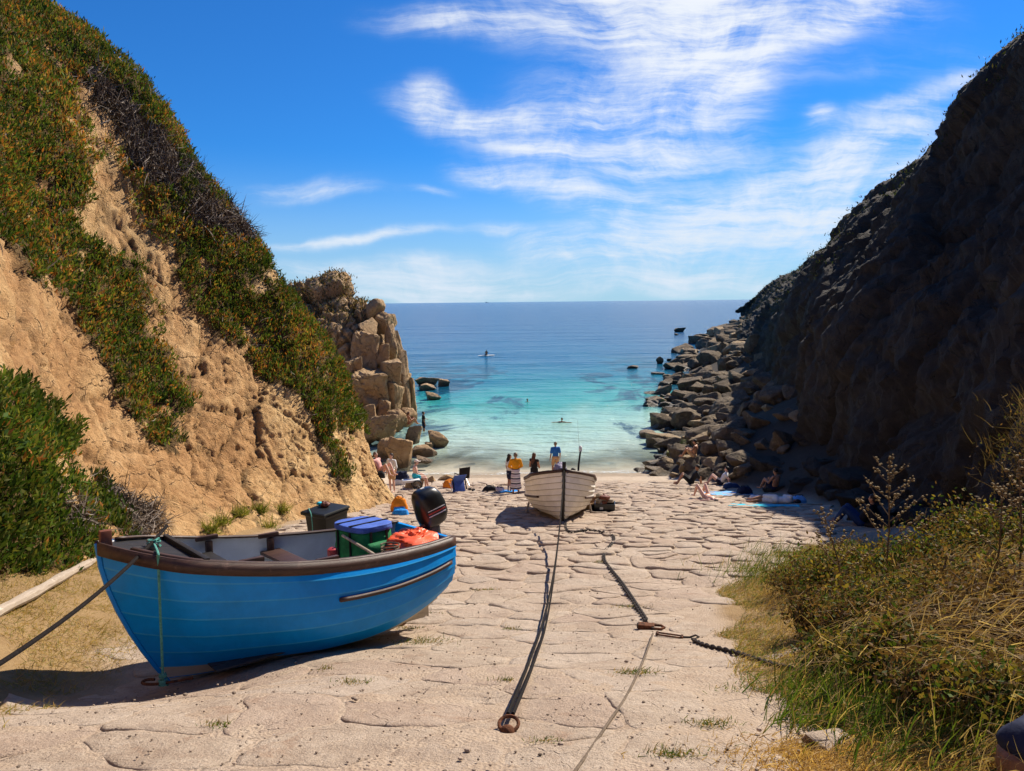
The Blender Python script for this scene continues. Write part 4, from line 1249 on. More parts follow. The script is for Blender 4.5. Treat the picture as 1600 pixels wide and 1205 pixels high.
for (px_, py_, rad, h, n, cols, lf_, lab) in [
        (1330, 930, .75, .62, 2600, bram, .055, 'yellow green bramble mound behind the shaded edge of the bank'), (1440, 930, .8, .72, 2800, bram, .055, 'yellow green bramble mound under the tall seeding plants'),
        (1550, 900, .9, .85, 3000, bram, .055, 'tallest bramble mound at the right edge of the picture'), (1350, 1010, .42, .42, 1500, dryb, .045, 'brown dry mound overhanging the chain end'),
        (1480, 1010, .55, .52, 2000, dryb, .05, 'brown dry mound in the middle of the bank'), (1580, 1010, .5, .55, 2000, brown, .05, 'dark brown dry mound at the right edge below the brambles'),
        (1400, 1060, .32, .36, 1300, bram, .06, 'low leafy green bush between the dry mounds'), (1560, 1120, .3, .3, 1100, bram, .05, 'leafy green bush beside the dark bag in the corner'), (1285, 985, .32, .40, 1300, dryb, .045, 'dark brown mound overhanging the stones above the chain'), (1250, 930, .45, .34, 1200, dryb, .045, 'low brown mound at the near tip of the bank'),
        (1390, 985, .5, .5, 1700, bram, .055, 'dark green bramble between the brown dry mounds'), (1530, 960, .6, .62, 1900, dryb, .05, 'brown and green mound below the right hand brambles'), (1320, 1050, .3, .32, 1100, bram, .05, 'leafy green bush rooted beside the heavy chain'), (1470, 1100, .3, .28, 900, dryb, .045, 'small brown mound above the golden turf in the corner')]:
    shrub(G(px_, py_), rad * 1.0, h * random.uniform(.78, 1.0), int(n * 3.2), cols, lab, lf_ * .92, 46, 110)

Ps = np.concatenate([patch_at(px_, py_, .45, .4, 420) for px_, py_ in ((1450, 960), (1520, 940), (1580, 960), (1500, 1030), (1560, 1060), (1420, 1030), (1590, 900))])
Ps[:, 2] += rng.uniform(.05, .45, len(Ps))
pale = np.array([[.50, .38, .20], [.42, .30, .14], [.34, .22, .10], [.26, .16, .07]])
foliage('dry_stalks', [grass_patch(Ps, 0.42, 0.0055, pale, .7, 1.6, .45)], M['grass'], label='long pale dead stalks leaning over the brambles at the right', cat='dry grass', kind='stuff')
def dock(px, py, h, label, nb, lean_):
    c = G(px, py)
    root = thing('seeding_plant', label, 'plant', c, group='tall seeding plants on the bank')
    mb = MB(); seeds = []
    top = Vector((lean_[0], lean_[1], h)); md = top * .5 + Vector((.03, 0, .02))
    mb.tube([Vector((0, 0, -.05)), md, top], [.010, .008, .004], 6)
    for k in range(nb):
        f = 0.38 + 0.6 * k / nb
        p0 = (md * (2 * f) if f < .5 else md.lerp(top, 2 * f - 1))
        a = k * 2.4 + random.uniform(-.4, .4); ln = h * (0.40 * (1 - f) + 0.10)
        p1 = p0 + Vector((math.cos(a) * ln * .75, math.sin(a) * ln * .75, ln * .7))
        mb.tube([p0, (p0 + p1) / 2 + Vector((0, 0, -.02)), p1], [.005, .004, .003], 5)
        for q in range(max(5, int(ln * 42))):
            g_ = random.uniform(.25, 1.05)
            seeds.append(p0.lerp(p1, g_) + Vector((random.gauss(0, .012), random.gauss(0, .012), random.gauss(0, .012))))
    for q in range(26): seeds.append(md.lerp(top, random.uniform(.4, 1.04)) + Vector((random.gauss(0, .014), random.gauss(0, .014), 0)))
    mb.build('stem', M['stem'], root)
    sb = MB()
    for s_ in seeds:
        r_ = random.uniform(.008, .017); sb.ball(s_, (r_, r_, r_ * .8), 6, 4)
    tag(sb.build('seed_heads', M['seed'], root), kind='stuff')
    P = np.array([[random.gauss(0, .06), random.gauss(0, .06), random.uniform(.05, h * .5)] for _ in range(70)])
    V, F_, q = blade_arrays(P, rng.normal(size=P.shape) + A([0, 0, .2]), rng.uniform(.05, .11, 70), rng.uniform(.02, .04, 70))
    foliage('leaves', [(V, F_, q, np.asarray(bram)[rng.integers(0, 6, 70)])], M['leaf'], root, kind='stuff')
M['seed'] = plain('seed', (0.30, 0.215, 0.095), 0.8, 0.2, 0.35, 60)
dock(1380, 950, 1.62, 'tallest seeding plant with branching buff seed heads against the dark cliff', 16, (.04, .1))
dock(1325, 960, 1.15, 'shorter seeding plant leaning left beside the tallest one', 11, (-.28, .1))
dock(1590, 960, 1.35, 'seeding plant with few heads at the right edge of the picture', 9, (-.05, .05))
dock(1545, 960, 1.15, 'slim seeding plant left of the one at the right edge', 7, (.05, .0))
# dry bush on the rock knoll at the right edge
def knoll():
    c = at(1632, 765, 10.2)
    root = thing('dry_bush', 'dry wiry bush catching the light on the rock knoll at the right edge', 'bush', c)
    n = 2600
    P = np.stack([rng.normal(size=n) * .45, rng.normal(size=n) * .4, rng.random(n) ** .8 * 1.5 - .2], -1)
    P[:, 0] += 0.32 + 0.22 * P[:, 2] ** 2 * 0.6 - 0.15
    k = P[:, 0] > -0.75 + 0.42 * P[:, 2]
    P = P[k]
    foliage('wiry_stems', [grass_patch(P, 0.2, 0.006, straw * .4, .7, -.9, .6)], M['grass'], root, kind='stuff')
    D = rng.normal(size=P.shape) + A([-.4, -.2, .4])
    V, F_, q = blade_arrays(P, D, rng.uniform(.03, .06, len(P)), rng.uniform(.015, .03, len(P)))
    foliage('leaves', [(V, F_, q, np.asarray(dryb)[rng.integers(0, 5, len(P))])], M['leaf'], root, kind='stuff')
knoll()
# ------------------------------------------------------------ boats
def hull_edges(L, B, zb, zm, zs, n, rake, T=34, fullbow=0.9, tw=0.78, tumble=(.998, 1.0)):
    t = np.linspace(0, 1, T)
    zsh = zs + (zb - zs) * t ** 2 - (zs + (zb - zs) * .16 - zm) * 4 * t * (1 - t) * 1.05
    Bh = np.interp(t, [0, .1, .25, .42, .58, .72, .84, .92, .97, 1.0], np.array([tw, .86, .95, 1, .985, .90, .72 * fullbow + .02, .48 * fullbow, .24 * fullbow, .03])) * B / 2
    k_ = np.array([.25, .5, .25]); Bs = np.convolve(np.pad(Bh, 1, mode='edge'), k_, 'valid'); Bs[-1] = 0.03; Bs[0] = Bh[0]; Bh = Bs
    zg = 0.05 + np.where(t < .4, 0.30 * zs * (1 - t / .4) ** 2, 0)
    fm_u = np.linspace(0, 1, 9)
    f_mid = np.array([0.02, .44, .70, .84, .92, .965, .985, .998, 1.0]); g_mid = np.array([0, .05, .14, .27, .41, .56, .71, .86, 1.0])
    f_bow = np.array([0.02, .20, .35, .48, .60, .71, .81, .91, 1.0]); g_bow = np.array([0.0, .05, .14, .26, .40, .55, .70, .85, 1.0])
    f_mid[-2:] = tumble
    E = np.zeros((n + 1, T, 3))
    wb = np.clip((t - .45) / .5, 0, 1); wb = wb * wb * (3 - 2 * wb)
    for j in range(n + 1):
        u_ = j / n
        fm, gm_ = np.interp(u_, fm_u, f_mid), np.interp(u_, fm_u, g_mid)
        fb, gb = np.interp(u_, fm_u, f_bow), np.interp(u_, fm_u, g_bow)
        f = fm * (1 - wb) + fb * wb; g_ = gm_ * (1 - wb) + gb * wb
        z = zg + (zsh - zg) * g_
        yy = Bh * f
        ze = z[-1]
        xe = L / 2 - rake * (1 - min(1, ze / zb)) ** 1.7
        x = -L / 2 + 0.10 * (1 - g_) * 0 + (xe + L / 2) * t
        E[j, :, 0] = x; E[j, :, 1] = np.maximum(yy, 0.02); E[j, :, 2] = z
    return E
def offs(E, d):
    """push strake edges outwards in section"""
    dy_ = np.gradient(E[:, :, 1], axis=0); dz_ = np.gradient(E[:, :, 2], axis=0)
    ln = np.maximum(np.hypot(dy_, dz_), 1e-6)
    O = E.copy(); O[:, :, 1] += d * dz_ / ln; O[:, :, 2] -= d * dy_ / ln
    O[:, :, 1] = np.maximum(O[:, :, 1], 0.012)
    return O
def strake(E, j, side, lap, th, m, root, name='plank', edge=None):
    T = E.shape[1]
    Eo, Ei = offs(E, 0.0), offs(E, -th)
    El = offs(E, lap)
    wd = Eo[j + 1] - Eo[j]
    hi = Eo[j + 1] + wd * 0.03
    lo = El[j] - wd * (0.05 if j else 0)
    rows = [hi, lo * .5 + hi * .5, lo * .93 + hi * .07, lo, Ei[j]]
    V = np.concatenate(rows); V[:, 1] *= side
    F_ = []; mi = []
    for r_ in range(4):
        for i in range(T - 1):
            q = (r_ * T + i, r_ * T + i + 1, (r_ + 1) * T + i + 1, (r_ + 1) * T + i)
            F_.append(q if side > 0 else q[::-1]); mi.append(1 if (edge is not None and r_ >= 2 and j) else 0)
    me = np_mesh(name, V, F_)
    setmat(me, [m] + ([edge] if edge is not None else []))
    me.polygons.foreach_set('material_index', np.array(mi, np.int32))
    try: me.set_sharp_from_angle(angle=R(35))
    except Exception: pass
    return link(name, me, None, root)
def sweep(curve, wy, wz, oy, oz, side, name, m, root, bev=0.006):
    """rectangular rail along a curve (T,3); oy outwards, oz up"""
    T = len(curve)
    tg = np.gradient(curve, axis=0); nrm = np.stack([-tg[:, 1], tg[:, 0], 0 * tg[:, 0]], -1); nrm = unit(nrm)
    nrm *= np.where(nrm[:, 1:2] < 0, -1, 1)
    V = []
    for a, b_ in ((oy, oz), (oy + wy, oz), (oy + wy, oz + wz), (oy, oz + wz)):
        q = curve + nrm * a; q[:, 2] += b_; q[:, 1] *= side; V.append(q)
    V = np.concatenate(V)
    F_ = []
    for r_ in range(4):
        r2 = (r_ + 1) % 4
        for i in range(T - 1):
            q = (r_ * T + i, r_ * T + i + 1, r2 * T + i + 1, r2 * T + i)
            F_.append(q[::-1] if side > 0 else q)
    F_.append((0, T, 2 * T, 3 * T)); F_.append((T - 1, 4 * T - 1, 3 * T - 1, 2 * T - 1))
    bm = bmesh.new()
    me = np_mesh(name, V, F_)
    bm.from_mesh(me); bmesh.ops.recalc_face_normals(bm, faces=bm.faces[:])
    es = [e_ for e_ in bm.edges if len(e_.link_faces) == 2 and e_.calc_face_angle(0) > R(40)]
    bmesh.ops.bevel(bm, geom=es, offset=bev, segments=2, affect='EDGES', clamp_overlap=True)
    bm.to_mesh(me); bm.free()
    return link(name, me, m, root)
def skin_mesh(E, name, m, root, d=-0.022):
    """inside lining, both sides"""
    O = offs(E, d); n1, T = O.shape[:2]
    O[:, :, 2] += 0.0
    V = np.concatenate([O.reshape(-1, 3), (O * A([1, -1, 1])).reshape(-1, 3)])
    F_ = []
    for j in range(n1 - 1):
        for i in range(T - 1):
            q = (j * T + i, (j + 1) * T + i, (j + 1) * T + i + 1, j * T + i + 1)
            F_.append(q[::-1]); F_.append(tuple(k + n1 * T for k in q))
    for i in range(T - 1):
        F_.append((i, i + 1, n1 * T + i + 1, n1 * T + i))
    return link(name, np_mesh(name, V, F_), m, root)
def transom(E, m, root, th=0.035):
    sec = E[:, 0, :]
    pts_ = [(-th, p[1], p[2]) for p in sec[::-1]] + [(-th, -p[1], p[2]) for p in sec]
    mb = MB(); n = len(pts_); x0 = sec[0, 0]
    V = [(x0 - 0.012, p[1] * .985, p[2]) for p in pts_] + [(x0 + th, p[1] * .985, p[2]) for p in pts_]
    F_ = [tuple(range(n)), tuple(range(2 * n - 1, n - 1, -1))] + [(i, n + i, n + (i + 1) % n, (i + 1) % n) for i in range(n)]
    mb.add(V, F_)
    return mb.build('transom', m, root, angle=30)

def paint(name, col, rough=0.38, dirt=0.35, dcol=(0.25, 0.22, 0.18), scale=3.0):
    def f(t, b):
        p = opos(t)
        n = t.noise(p, scale, 6, 0.65, 0.4)
        st = t.noise(t.mapping(p, scale=(2.0, 2.0, 14.0)), 2.2, 6, 0.7, 0.3)
        c = t.ramp(n, [(0.25, tuple(q * .82 for q in col)), (0.75, tuple(min(1, q * 1.12) for q in col))])
        c = t.mix(t.smooth(st, 0.54, 0.74, 0, dirt), c, dcol)
        sp = t.smooth(t.noise(p, 45, 5, .75), .66, .72, 0, .7 * dirt * 2)
        c = t.mix(sp, c, dcol)
        t.put(b, 'Base Color', c)
        t.put(b, 'Roughness', t.math('MULTIPLY_ADD', st, 0.3, rough - 0.12))
        t.put(b, 'Normal', t.bump(t.noise(p, 12, 3, .6), 0.12, 0.02))
    return mat(name, f, rough, 0.28)
def wood(name, c1, c2, rough=0.6, scale=1.0, axis_=(0.6, 9, 9)):
    def f(t, b):
        p = t.mapping(opos(t), scale=tuple(q * scale for q in axis_))
        n = t.noise(p, 3.0, 8, 0.7, 0.8)
        w = t.noise(opos(t), 5.0, 6, 0.7)
        c = t.ramp(n, [(0.3, c1), (0.7, c2)])
        c = t.mix(t.smooth(w, 0.58, 0.72, 0, 0.55), c, tuple(min(1, q * 2.2 + .03) for q in c2))
        t.put(b, 'Base Color', c)
        t.put(b, 'Normal', t.bump(n, 0.35, 0.01))
    return mat(name, f, rough, 0.35)
M['blue_paint'] = paint('blue_paint', (0.0, 0.27, 0.76), 0.40, 0.22, (0.03, 0.28, 0.52))
M['blue_lit_edge'] = paint('blue_lit_edge', (0.03, 0.33, 0.72), 0.4, 0.3, (0.10, 0.34, 0.50))  # sunlit plank edges painted as a lighter blue strip
M['plank_lap_shade'] = paint('plank_lap_shade', (0.26, 0.20, 0.14), 0.7, 0.4, (0.12, 0.09, 0.06))  # shadow line under each white plank lap, painted as a dark strip
M['cream_bottom'] = paint('cream_bottom', (0.56, 0.50, 0.38), 0.6, 0.5, (0.20, 0.15, 0.10))
M['white_hull'] = paint('white_hull', (0.90, 0.87, 0.80), 0.42, 0.10, (0.50, 0.42, 0.32))
M['inside_grey'] = paint('inside_grey', (0.62, 0.64, 0.66), 0.5, 0.25, (0.35, 0.33, 0.3))
M['dark_wood'] = wood('dark_wood', (0.030, 0.016, 0.012), (0.085, 0.042, 0.030), 0.5)
M['black_wood'] = wood('black_wood', (0.010, 0.009, 0.009), (0.028, 0.024, 0.022), 0.55)
M['red_wood'] = wood('red_wood', (0.10, 0.03, 0.018), (0.20, 0.065, 0.035), 0.6)
M['grey_wood'] = wood('grey_wood', (0.26, 0.20, 0.145), (0.46, 0.385, 0.30), 0.85, 1.0, (1.2, 14, 14))
M['rust'] = plain('rust', (0.16, 0.062, 0.028), 0.85, 0.2, 0.4, 25, 0.6, 60, 0.0, ((0.03, 0.016, 0.012), 0.1))
M['iron'] = plain('iron', (0.045, 0.032, 0.026), 0.75, 0.3, 0.4, 25, 0.5, 60)
M['rope_black'] = plain('rope_black', (0.016, 0.013, 0.012), 0.9, 0.1, 0.3, 40, 0.6, 160)
M['rope_teal'] = plain('rope_teal', (0.11, 0.36, 0.30), 0.8, 0.2, 0.25, 50, 0.8, 170)
M['rope_grey'] = plain('rope_grey', (0.16, 0.12, 0.085), 0.85, 0.2, 0.3, 40, 0.6, 160)
M['black_plastic'] = plain('black_plastic', (0.012, 0.013, 0.014), 0.32, 0.5, 0.1, 8)
M['dark_green_plastic'] = plain('bin_plastic', (0.010, 0.012, 0.013), 0.5, 0.3, 0.2, 6, 0.1, 60)
M['white_paint'] = plain('white_paint', (0.75, 0.75, 0.73), 0.45, 0.4, 0.06)
M['grey_metal'] = plain('grey_metal', (0.32, 0.32, 0.33), 0.35, 0.5, 0.1, 20, metal=0.8)
M['dark_grey_paint'] = plain('dark_grey_paint', (0.05, 0.05, 0.055), 0.5, 0.4, 0.2)
M['red_decal'] = plain('red_decal', (0.45, 0.05, 0.05), 0.35, 0.5, 0.05)

def rope(name, pts_, r, m, label=None, cat='rope', parent=None, n=7, sub=6, group=None, strand=True):
    P_ = catmull(np.array([list(map(float, p)) for p in pts_]), (len(pts_) - 1) * sub + 1)
    o0 = P_[0] if parent is None else np.zeros(3)
    mb = MB(); mb.tube([tuple(p - o0) for p in P_], r, n)
    o = mb.build(name, m, parent, loc=None if parent else o0)
    if label: tag(o, label, cat, group)
    return o
def g_up(px, py, h=0.02):
    p = G(px, py, h); return (p[0], p[1], p[2])

# ---- the blue boat
bB = thing('rowing_boat', 'blue open wooden boat with dark gunwale drawn up at the left', 'boat', (-2.50, 7.80, 5.34), (R(4.5), R(-1.9), R(-140.5)))
bpy.context.view_layer.update()
BL, BB, BZB, BZM, BZS = 3.62, 1.80, 1.57, 1.13, 1.08
EB = hull_edges(BL, BB, BZB, BZM, BZS, 8, 0.62, 40, 1.08, 0.76, (.992, .955))
for j in range(8):
    for sd in (1, -1):
        strake(EB, j, sd, 0.020, 0.02, M['cream_bottom'] if j < 2 else M['blue_paint'], bB, edge=M['blue_lit_edge'])
skin_mesh(EB, 'inside_lining', M['inside_grey'], bB)
transom(EB, M['blue_paint'], bB)
for sd in (1, -1):
    sh = EB[-1].copy()
    sweep(sh, 0.035, 0.125, 0.004, -0.105, sd, 'gunwale', M['dark_wood'], bB)
    sweep(sh[:-2], 0.055, 0.03, -0.062, -0.002, sd, 'inner_gunwale', M['dark_wood'], bB, 0.005)
    seg = (EB[6] * .55 + EB[5] * .45)[1:19]
    sweep(seg, 0.030, 0.045, 0.012, -0.02, sd, 'rubbing_strip', M['dark_wood'], bB)
    sweep(EB[2, 2:12] * .6 + EB[1, 2:12] * .4, 0.04, 0.05, 0.012, -0.03, sd, 'bilge_keel', M['cream_bottom'], bB)
# keel, stem and skeg
mb = MB()
stem = [(EB[j, -1, 0] + 0.015, 0, EB[j, -1, 2]) for j in range(9)]
kp = [(-BL / 2 + 0.05, 0, 0.0), (-BL / 4, 0, 0.0), (0, 0, 0.0), (BL / 4, 0, 0.0), (stem[0][0] - .25, 0, 0.01)] + stem
mb.tube(kp[:6], 0.03, 4)
mb.build('keel', M['cream_bottom'], bB, angle=30)
mb = MB(); mb.tube(kp[5:], 0.03, 6); mb.build('stem', M['blue_paint'], bB, angle=50)
mb = MB(); ks = EB[0, :17]
for sd in (1, -1):
    V = [(p[0], sd * 0.022, p[2] + .03) for p in ks] + [(p[0], sd * 0.022, -.01) for p in ks]; nn = len(ks)
    mb.add(V, [(i, i + 1, nn + i + 1, nn + i)[::sd] for i in range(nn - 1)])
mb.box((ks[0][0], 0, ks[0][2] / 2), (0.012, .046, ks[0][2] + .05))
mb.build('skeg', M['cream_bottom'], bB)
sh = EB[-1]
mb = MB(); mb.box((sh[-1, 0] - .055, 0, sh[-1, 2] + .035), (.10, .09, .16)); mb.build('stem_head', M['red_wood'], bB, bevel=.01)
# fore deck: three dark boards
i0 = 31
for k, (f0, f1) in enumerate(((-1.0, -.34), (-.33, .33), (.34, 1.0))):
    mb = MB(); V = []
    for i in range(i0, 40):
        hb = max(sh[i, 1] - .03, .008)
        V += [(sh[i, 0], f0 * hb, sh[i, 2] - .012), (sh[i, 0], f1 * hb, sh[i, 2] - .012), (sh[i, 0], f0 * hb, sh[i, 2] - .04), (sh[i, 0], f1 * hb, sh[i, 2] - .04)]
    F_ = []
    for i in range(40 - i0 - 1):
        a = i * 4; b_ = a + 4
        F_ += [(a, b_, b_ + 1, a + 1), (a + 2, a + 3, b_ + 3, b_ + 2), (a, a + 2, b_ + 2, b_), (a + 1, b_ + 1, b_ + 3, a + 3)]
    F_.append((0, 1, 3, 2)); mb.add(V, F_); mb.build('deck_board', M['deck_wood'] if 'deck_wood' in M else M['black_wood'], bB, smooth=False)
hb = sh[i0, 1]
mb = MB(); mb.box((sh[i0, 0] - .02, 0, sh[i0, 2] + .005), (.05, hb * 2 - .04, .07)); mb.build('deck_beam', M['black_wood'], bB, bevel=.006)
def half_at(E, i, z):
    return float(np.interp(z, E[:, i, 2], E[:, i, 1])) - .045
# thwarts, with a knee and a rowlock block
def thwart(i, w, z, m, th=.04):
    y_ = min(half_at(EB, max(i - 2, 0), z - .03), half_at(EB, min(i + 2, 39), z - .03))
    mb = MB(); mb.box((sh[i, 0], 0, z), (w, 2 * y_, th)); return mb.build('thwart', m, bB, bevel=.008)
thwart(27, .22, sh[27, 2] - .17, M['black_wood']); thwart(18, .24, sh[18, 2] - .18, M['dark_wood']); thwart(6, .30, sh[6, 2] - .2, M['black_wood'])
for sd in (1, -1):
    for i in (18, 26):
        mb = MB(); y_ = sd * (half_at(EB, i + 1, sh[i, 2] - .18) - .04)
        mb.box((sh[i, 0], y_, sh[i, 2] - .10), (.07, .06, .17)); mb.box((sh[i, 0] + .02, y_, sh[i, 2] + .025), (.24, .055, .05))
        mb.build('rowlock_block', M['dark_wood'], bB, bevel=.006)
mb = MB(); mb.box((sh[18, 0], .18, sh[18, 2] - .28), (.16, .30, .20)); mb.build('thwart_support', M['black_wood'], bB, bevel=.008)
for k in range(7):
    mb = MB(); y_ = -.45 + k * .15; mb.box((-.15, y_, .235), (2.2, .135, .02)); mb.build('floor_board', M['dark_grey_paint'], bB, bevel=.003)
mb = MB(); mb.tube([(sh[34, 0], -.16, sh[34, 2] + .045), (sh[34, 0], .16, sh[34, 2] + .045)], .022, 8); mb.box((sh[34, 0], 0, sh[34, 2] + .01), (.08, .10, .06))
mb.build('mooring_cleat', M['grey_metal'], bB)
bpy.context.view_layer.update()
BM = bB.matrix_world.copy()
def onB(x, y, z): return BM @ Vector((x, y, z))

# ---- outboard motor on its transom
mo = thing('outboard_motor', 'black outboard motor tilted on the stern of the blue boat', 'outboard motor', (0, 0, 0))
mo.matrix_world = BM @ Matrix.Translation((-BL / 2 - .03, 0.02, BZS - .02)) @ Matrix.Rotation(R(14), 4, 'Y')
def rounded_loft(secs, n=20, e=3.2):
    """secs: (z, cx, cy, rx, ry)"""
    mb = MB(); V = []
    for z, cx, cy, rx, ry in secs:
        for k in range(n):
            a = 2 * math.pi * k / n; c_, s_ = math.cos(a), math.sin(a)
            q = (abs(c_) ** e + abs(s_) ** e) ** (-1 / e)
            V.append((cx + rx * c_ * q, cy + ry * s_ * q, z))
    F_ = []
    for i in range(len(secs) - 1):
        for k in range(n):
            F_.append((i * n + k, i * n + (k + 1) % n, (i + 1) * n + (k + 1) % n, (i + 1) * n + k))
    F_.append(tuple(range(n - 1, -1, -1))); F_.append(tuple((len(secs) - 1) * n + k for k in range(n)))
    return mb.add(V, F_)
rounded_loft([(.03, -.10, 0, .10, .09), (.07, -.12, 0, .17, .125), (.16, -.13, 0, .20, .145), (.30, -.125, 0, .20, .145), (.42, -.11, 0, .185, .135), (.49, -.095, 0, .155, .115), (.525, -.085, 0, .11, .08), (.535, -.085, 0, .05, .04)]).build('cowl', M['black_plastic'], mo, angle=50)
for sd in (1, -1):
    for (z0, m_, w_) in ((.20, 'white_paint', .012), (.235, 'red_decal', .018), (.27, 'white_paint', .008)):
        mb = MB(); mb.box((-.13, sd * .1445, z0), (.26, .006, w_)); mb.build('stripe', M[m_], mo)
mb = MB(); mb.box((-.305, 0, .22), (.006, .16, .03)); mb.box((-.285, 0, .40), (.006, .10, .012)); mb.build('badge', M['white_paint'], mo)
mb = MB(); mb.box((-.085, 0, .539), (.05, .04, .012)); mb.build('lifting_label', M['white_paint'], mo, bevel=.004)
rounded_loft([(-.62, -.10, 0, .05, .012), (-.50, -.10, 0, .07, .035), (-.15, -.10, 0, .075, .05), (.05, -.10, 0, .085, .07)], 14).build('leg', M['dark_grey_paint'], mo)
mb = MB(); mb.box((-.12, 0, -.46), (.26, .16, .012)); mb.build('cavitation_plate', M['dark_grey_paint'], mo)
mb = MB(); mb.lathe([(.02, -.08), (.045, -.03), (.045, .05), (.02, .10)], 12); gb = mb.build('gearcase', M['dark_grey_paint'], mo, loc=(-.10, 0, -.58), rot=(0, R(90), 0))
mb = MB()
for k in range(3):
    a = k * 2.094; mb.box((-.2, math.cos(a) * .06, -.58 + math.sin(a) * .06), (.02, .07, .07), Matrix.Rotation(a, 3, 'X') @ Matrix.Rotation(.5, 3, 'Z'))
mb.build('propeller', M['grey_metal'], mo, bevel=.004)
mb = MB(); mb.box((.02, 0, -.06), (.05, .18, .22)); mb.tube([(.07, -.06, -.1), (.10, -.06, -.1)], .02, 8); mb.tube([(.07, .06, -.1), (.10, .06, -.1)], .02, 8); mb.build('clamp_bracket', M['dark_grey_paint'], mo, bevel=.006)
mb = MB(); mb.tube([(.02, .05, .10), (.30, .12, .14), (.50, .16, .17)], [.018, .016, .02], 8); mb.build('tiller_handle', M['rope_grey'], mo)

# ---- bags lying in the boat
M['green_cloth'] = plain('green_cloth', (0.015, 0.19, 0.065), 0.75, 0.25, 0.25, 10, 0.5, 40)
M['blue_cloth'] = plain('blue_cloth', (0.07, 0.14, 0.50), 0.7, 0.25, 0.15, 10, 0.5, 30)
M['black_cloth'] = plain('black_cloth', (0.012, 0.012, 0.014), 0.8, 0.2, 0.2, 10, 0.4, 50)
M['orange_sheet'] = plain('orange_sheet', (0.85, 0.115, 0.035), 0.42, 0.45, 0.12, 8, 0.5, 14)
def lumpy(secs, n=28, e=3.5, amp=.02, seed=1., sub=5):
    s_ = catmull(np.array(secs, float), (len(secs) - 1) * sub + 1)
    mb = rounded_loft([tuple(q) for q in s_], n, e)
    V = np.array(mb.v); f = fbm(V, 7.0, 4, .8, seed); c_ = V.mean(0)
    d_ = unit(V - c_); V = V + d_ * f[:, None] * amp
    mb.v = [tuple(q) for q in V]
    return mb
gb_ = thing('cool_bag', 'green soft bag with black straps and a blue padded lid in the blue boat', 'bag')
gb_.matrix_world = BM @ Matrix.Translation((-1.02, -.12, .86)) @ Matrix.Rotation(R(6), 4, 'Z')
lumpy([(0, 0, 0, .24, .30), (.03, 0, 0, .26, .33), (.18, 0, 0, .265, .335), (.33, 0, 0, .255, .325), (.36, 0, 0, .23, .30)], amp=.018, seed=2.).build('body', M['green_cloth'], gb_)
lumpy([(.355, 0, 0, .26, .33), (.37, 0, 0, .275, .345), (.41, 0, 0, .272, .342), (.43, 0, 0, .25, .32), (.432, 0, 0, .1, .14)], amp=.02, seed=5.).build('lid', M['blue_cloth'], gb_)
for y_ in (-.13, .13):
    mb = MB(); mb.box((.272, y_, .18), (.012, .03, .36)); mb.box((0, y_, .436), (.55, .03, .012)); mb.box((-.272, y_, .18), (.012, .03, .36)); mb.build('strap', M['black_cloth'], gb_)
for x_ in (-.1, .12):
    mb = MB(); mb.box((x_, .342, .19), (.03, .012, .36)); mb.box((x_, -.342, .19), (.03, .012, .36)); mb.build('strap', M['black_cloth'], gb_)
lumpy([(.05, .02, .35, .16, .02), (.07, .02, .36, .17, .035), (.2, .02, .365, .17, .04), (.24, .02, .35, .15, .02)], 18, amp=.012, seed=3.).build('pocket', M['green_cloth'], gb_)
ob = link('plastic_sheet', lumpy([(0, 0, 0, .36, .34), (.06, 0, 0, .39, .37), (.17, .01, .0, .34, .32), (.25, -.01, -.02, .24, .22), (.29, -.04, -.02, .13, .12), (.305, -.05, -.02, .03, .03)], 44, 2.6, .085, 7., 7).mesh('plastic_sheet'), M['orange_sheet'])
ob.matrix_world = BM @ Matrix.Translation((-1.46, .26, .86)) @ Matrix.Rotation(.4, 4, 'Z')
tag(ob, 'crumpled orange plastic sheet bundled in the stern of the blue boat', 'plastic sheet')
mb = MB(); mb.lathe([(.05, 0), (.06, .02), (.06, .10), (.03, .12)], 12); o = mb.build('tin', M['red_decal'], None); o.matrix_world = BM @ Matrix.Translation((-.55, .02, BZM - .16)); tag(o, 'small red pot on the middle thwart of the blue boat', 'pot')
co = []
for k in range(60):
    a = k * .42; co.append(onB(-1.02 + (.10 + .006 * math.sin(k)) * math.cos(a), .52 + .10 * math.sin(a), 1.0 + .0022 * k))
rope('coiled_rope', co, .009, M['rope_grey'], 'coil of grey rope beside the green bag in the blue boat', sub=3)
mb = MB(); mb.tube([(0, 0, 0), (.05, -.7, .12)], .016, 8); o = mb.build('boat_hook', M['grey_wood'], None); o.matrix_world = BM @ Matrix.Translation((-.78, .62, 1.06)); tag(o, 'short pale wooden stick laid across the stern of the blue boat', 'stick')

# ---- ropes at the bow
cl = onB(sh[34, 0], .05, sh[34, 2] + .05)
port = lambda i, up=0.0: onB(sh[i, 0], sh[i, 1] + .045, sh[i, 2] + up)
pa = port(35, .03)
tp = port(35, .02)
hook = thing('bow_hook', 'rusty iron hook bar under the bow of the blue boat', 'iron hook', (tp.x, tp.y, float(gz(tp.x, tp.y)) + .13))
hp = Vector(hook.location)
mb = MB(); pts_ = []
for k in range(9):
    a = -.5 + k * .45; pts_.append((-.16 + .06 * math.cos(a + 1.6), -.03 + .05 * math.sin(a + 1.6), 0))
pts_ = [(.24, .03, .02), (.10, -.01, .01), (-.05, -.04, 0), (-.16, -.045, 0), (-.215, -.02, 0), (-.22, .02, 0), (-.18, .045, 0), (-.13, .04, 0)]
mb.tube([tuple(q) for q in catmull(np.array(pts_), 36)], .014, 8); mb.build('bar', M['rust'], hook)
lo = hp + Vector((-.02, -.02, 0))
tp = port(35, .02)
tr = thing('bow_rope', 'teal rope tied at the bow cleat hanging down to the rusty hook', 'rope', tp)
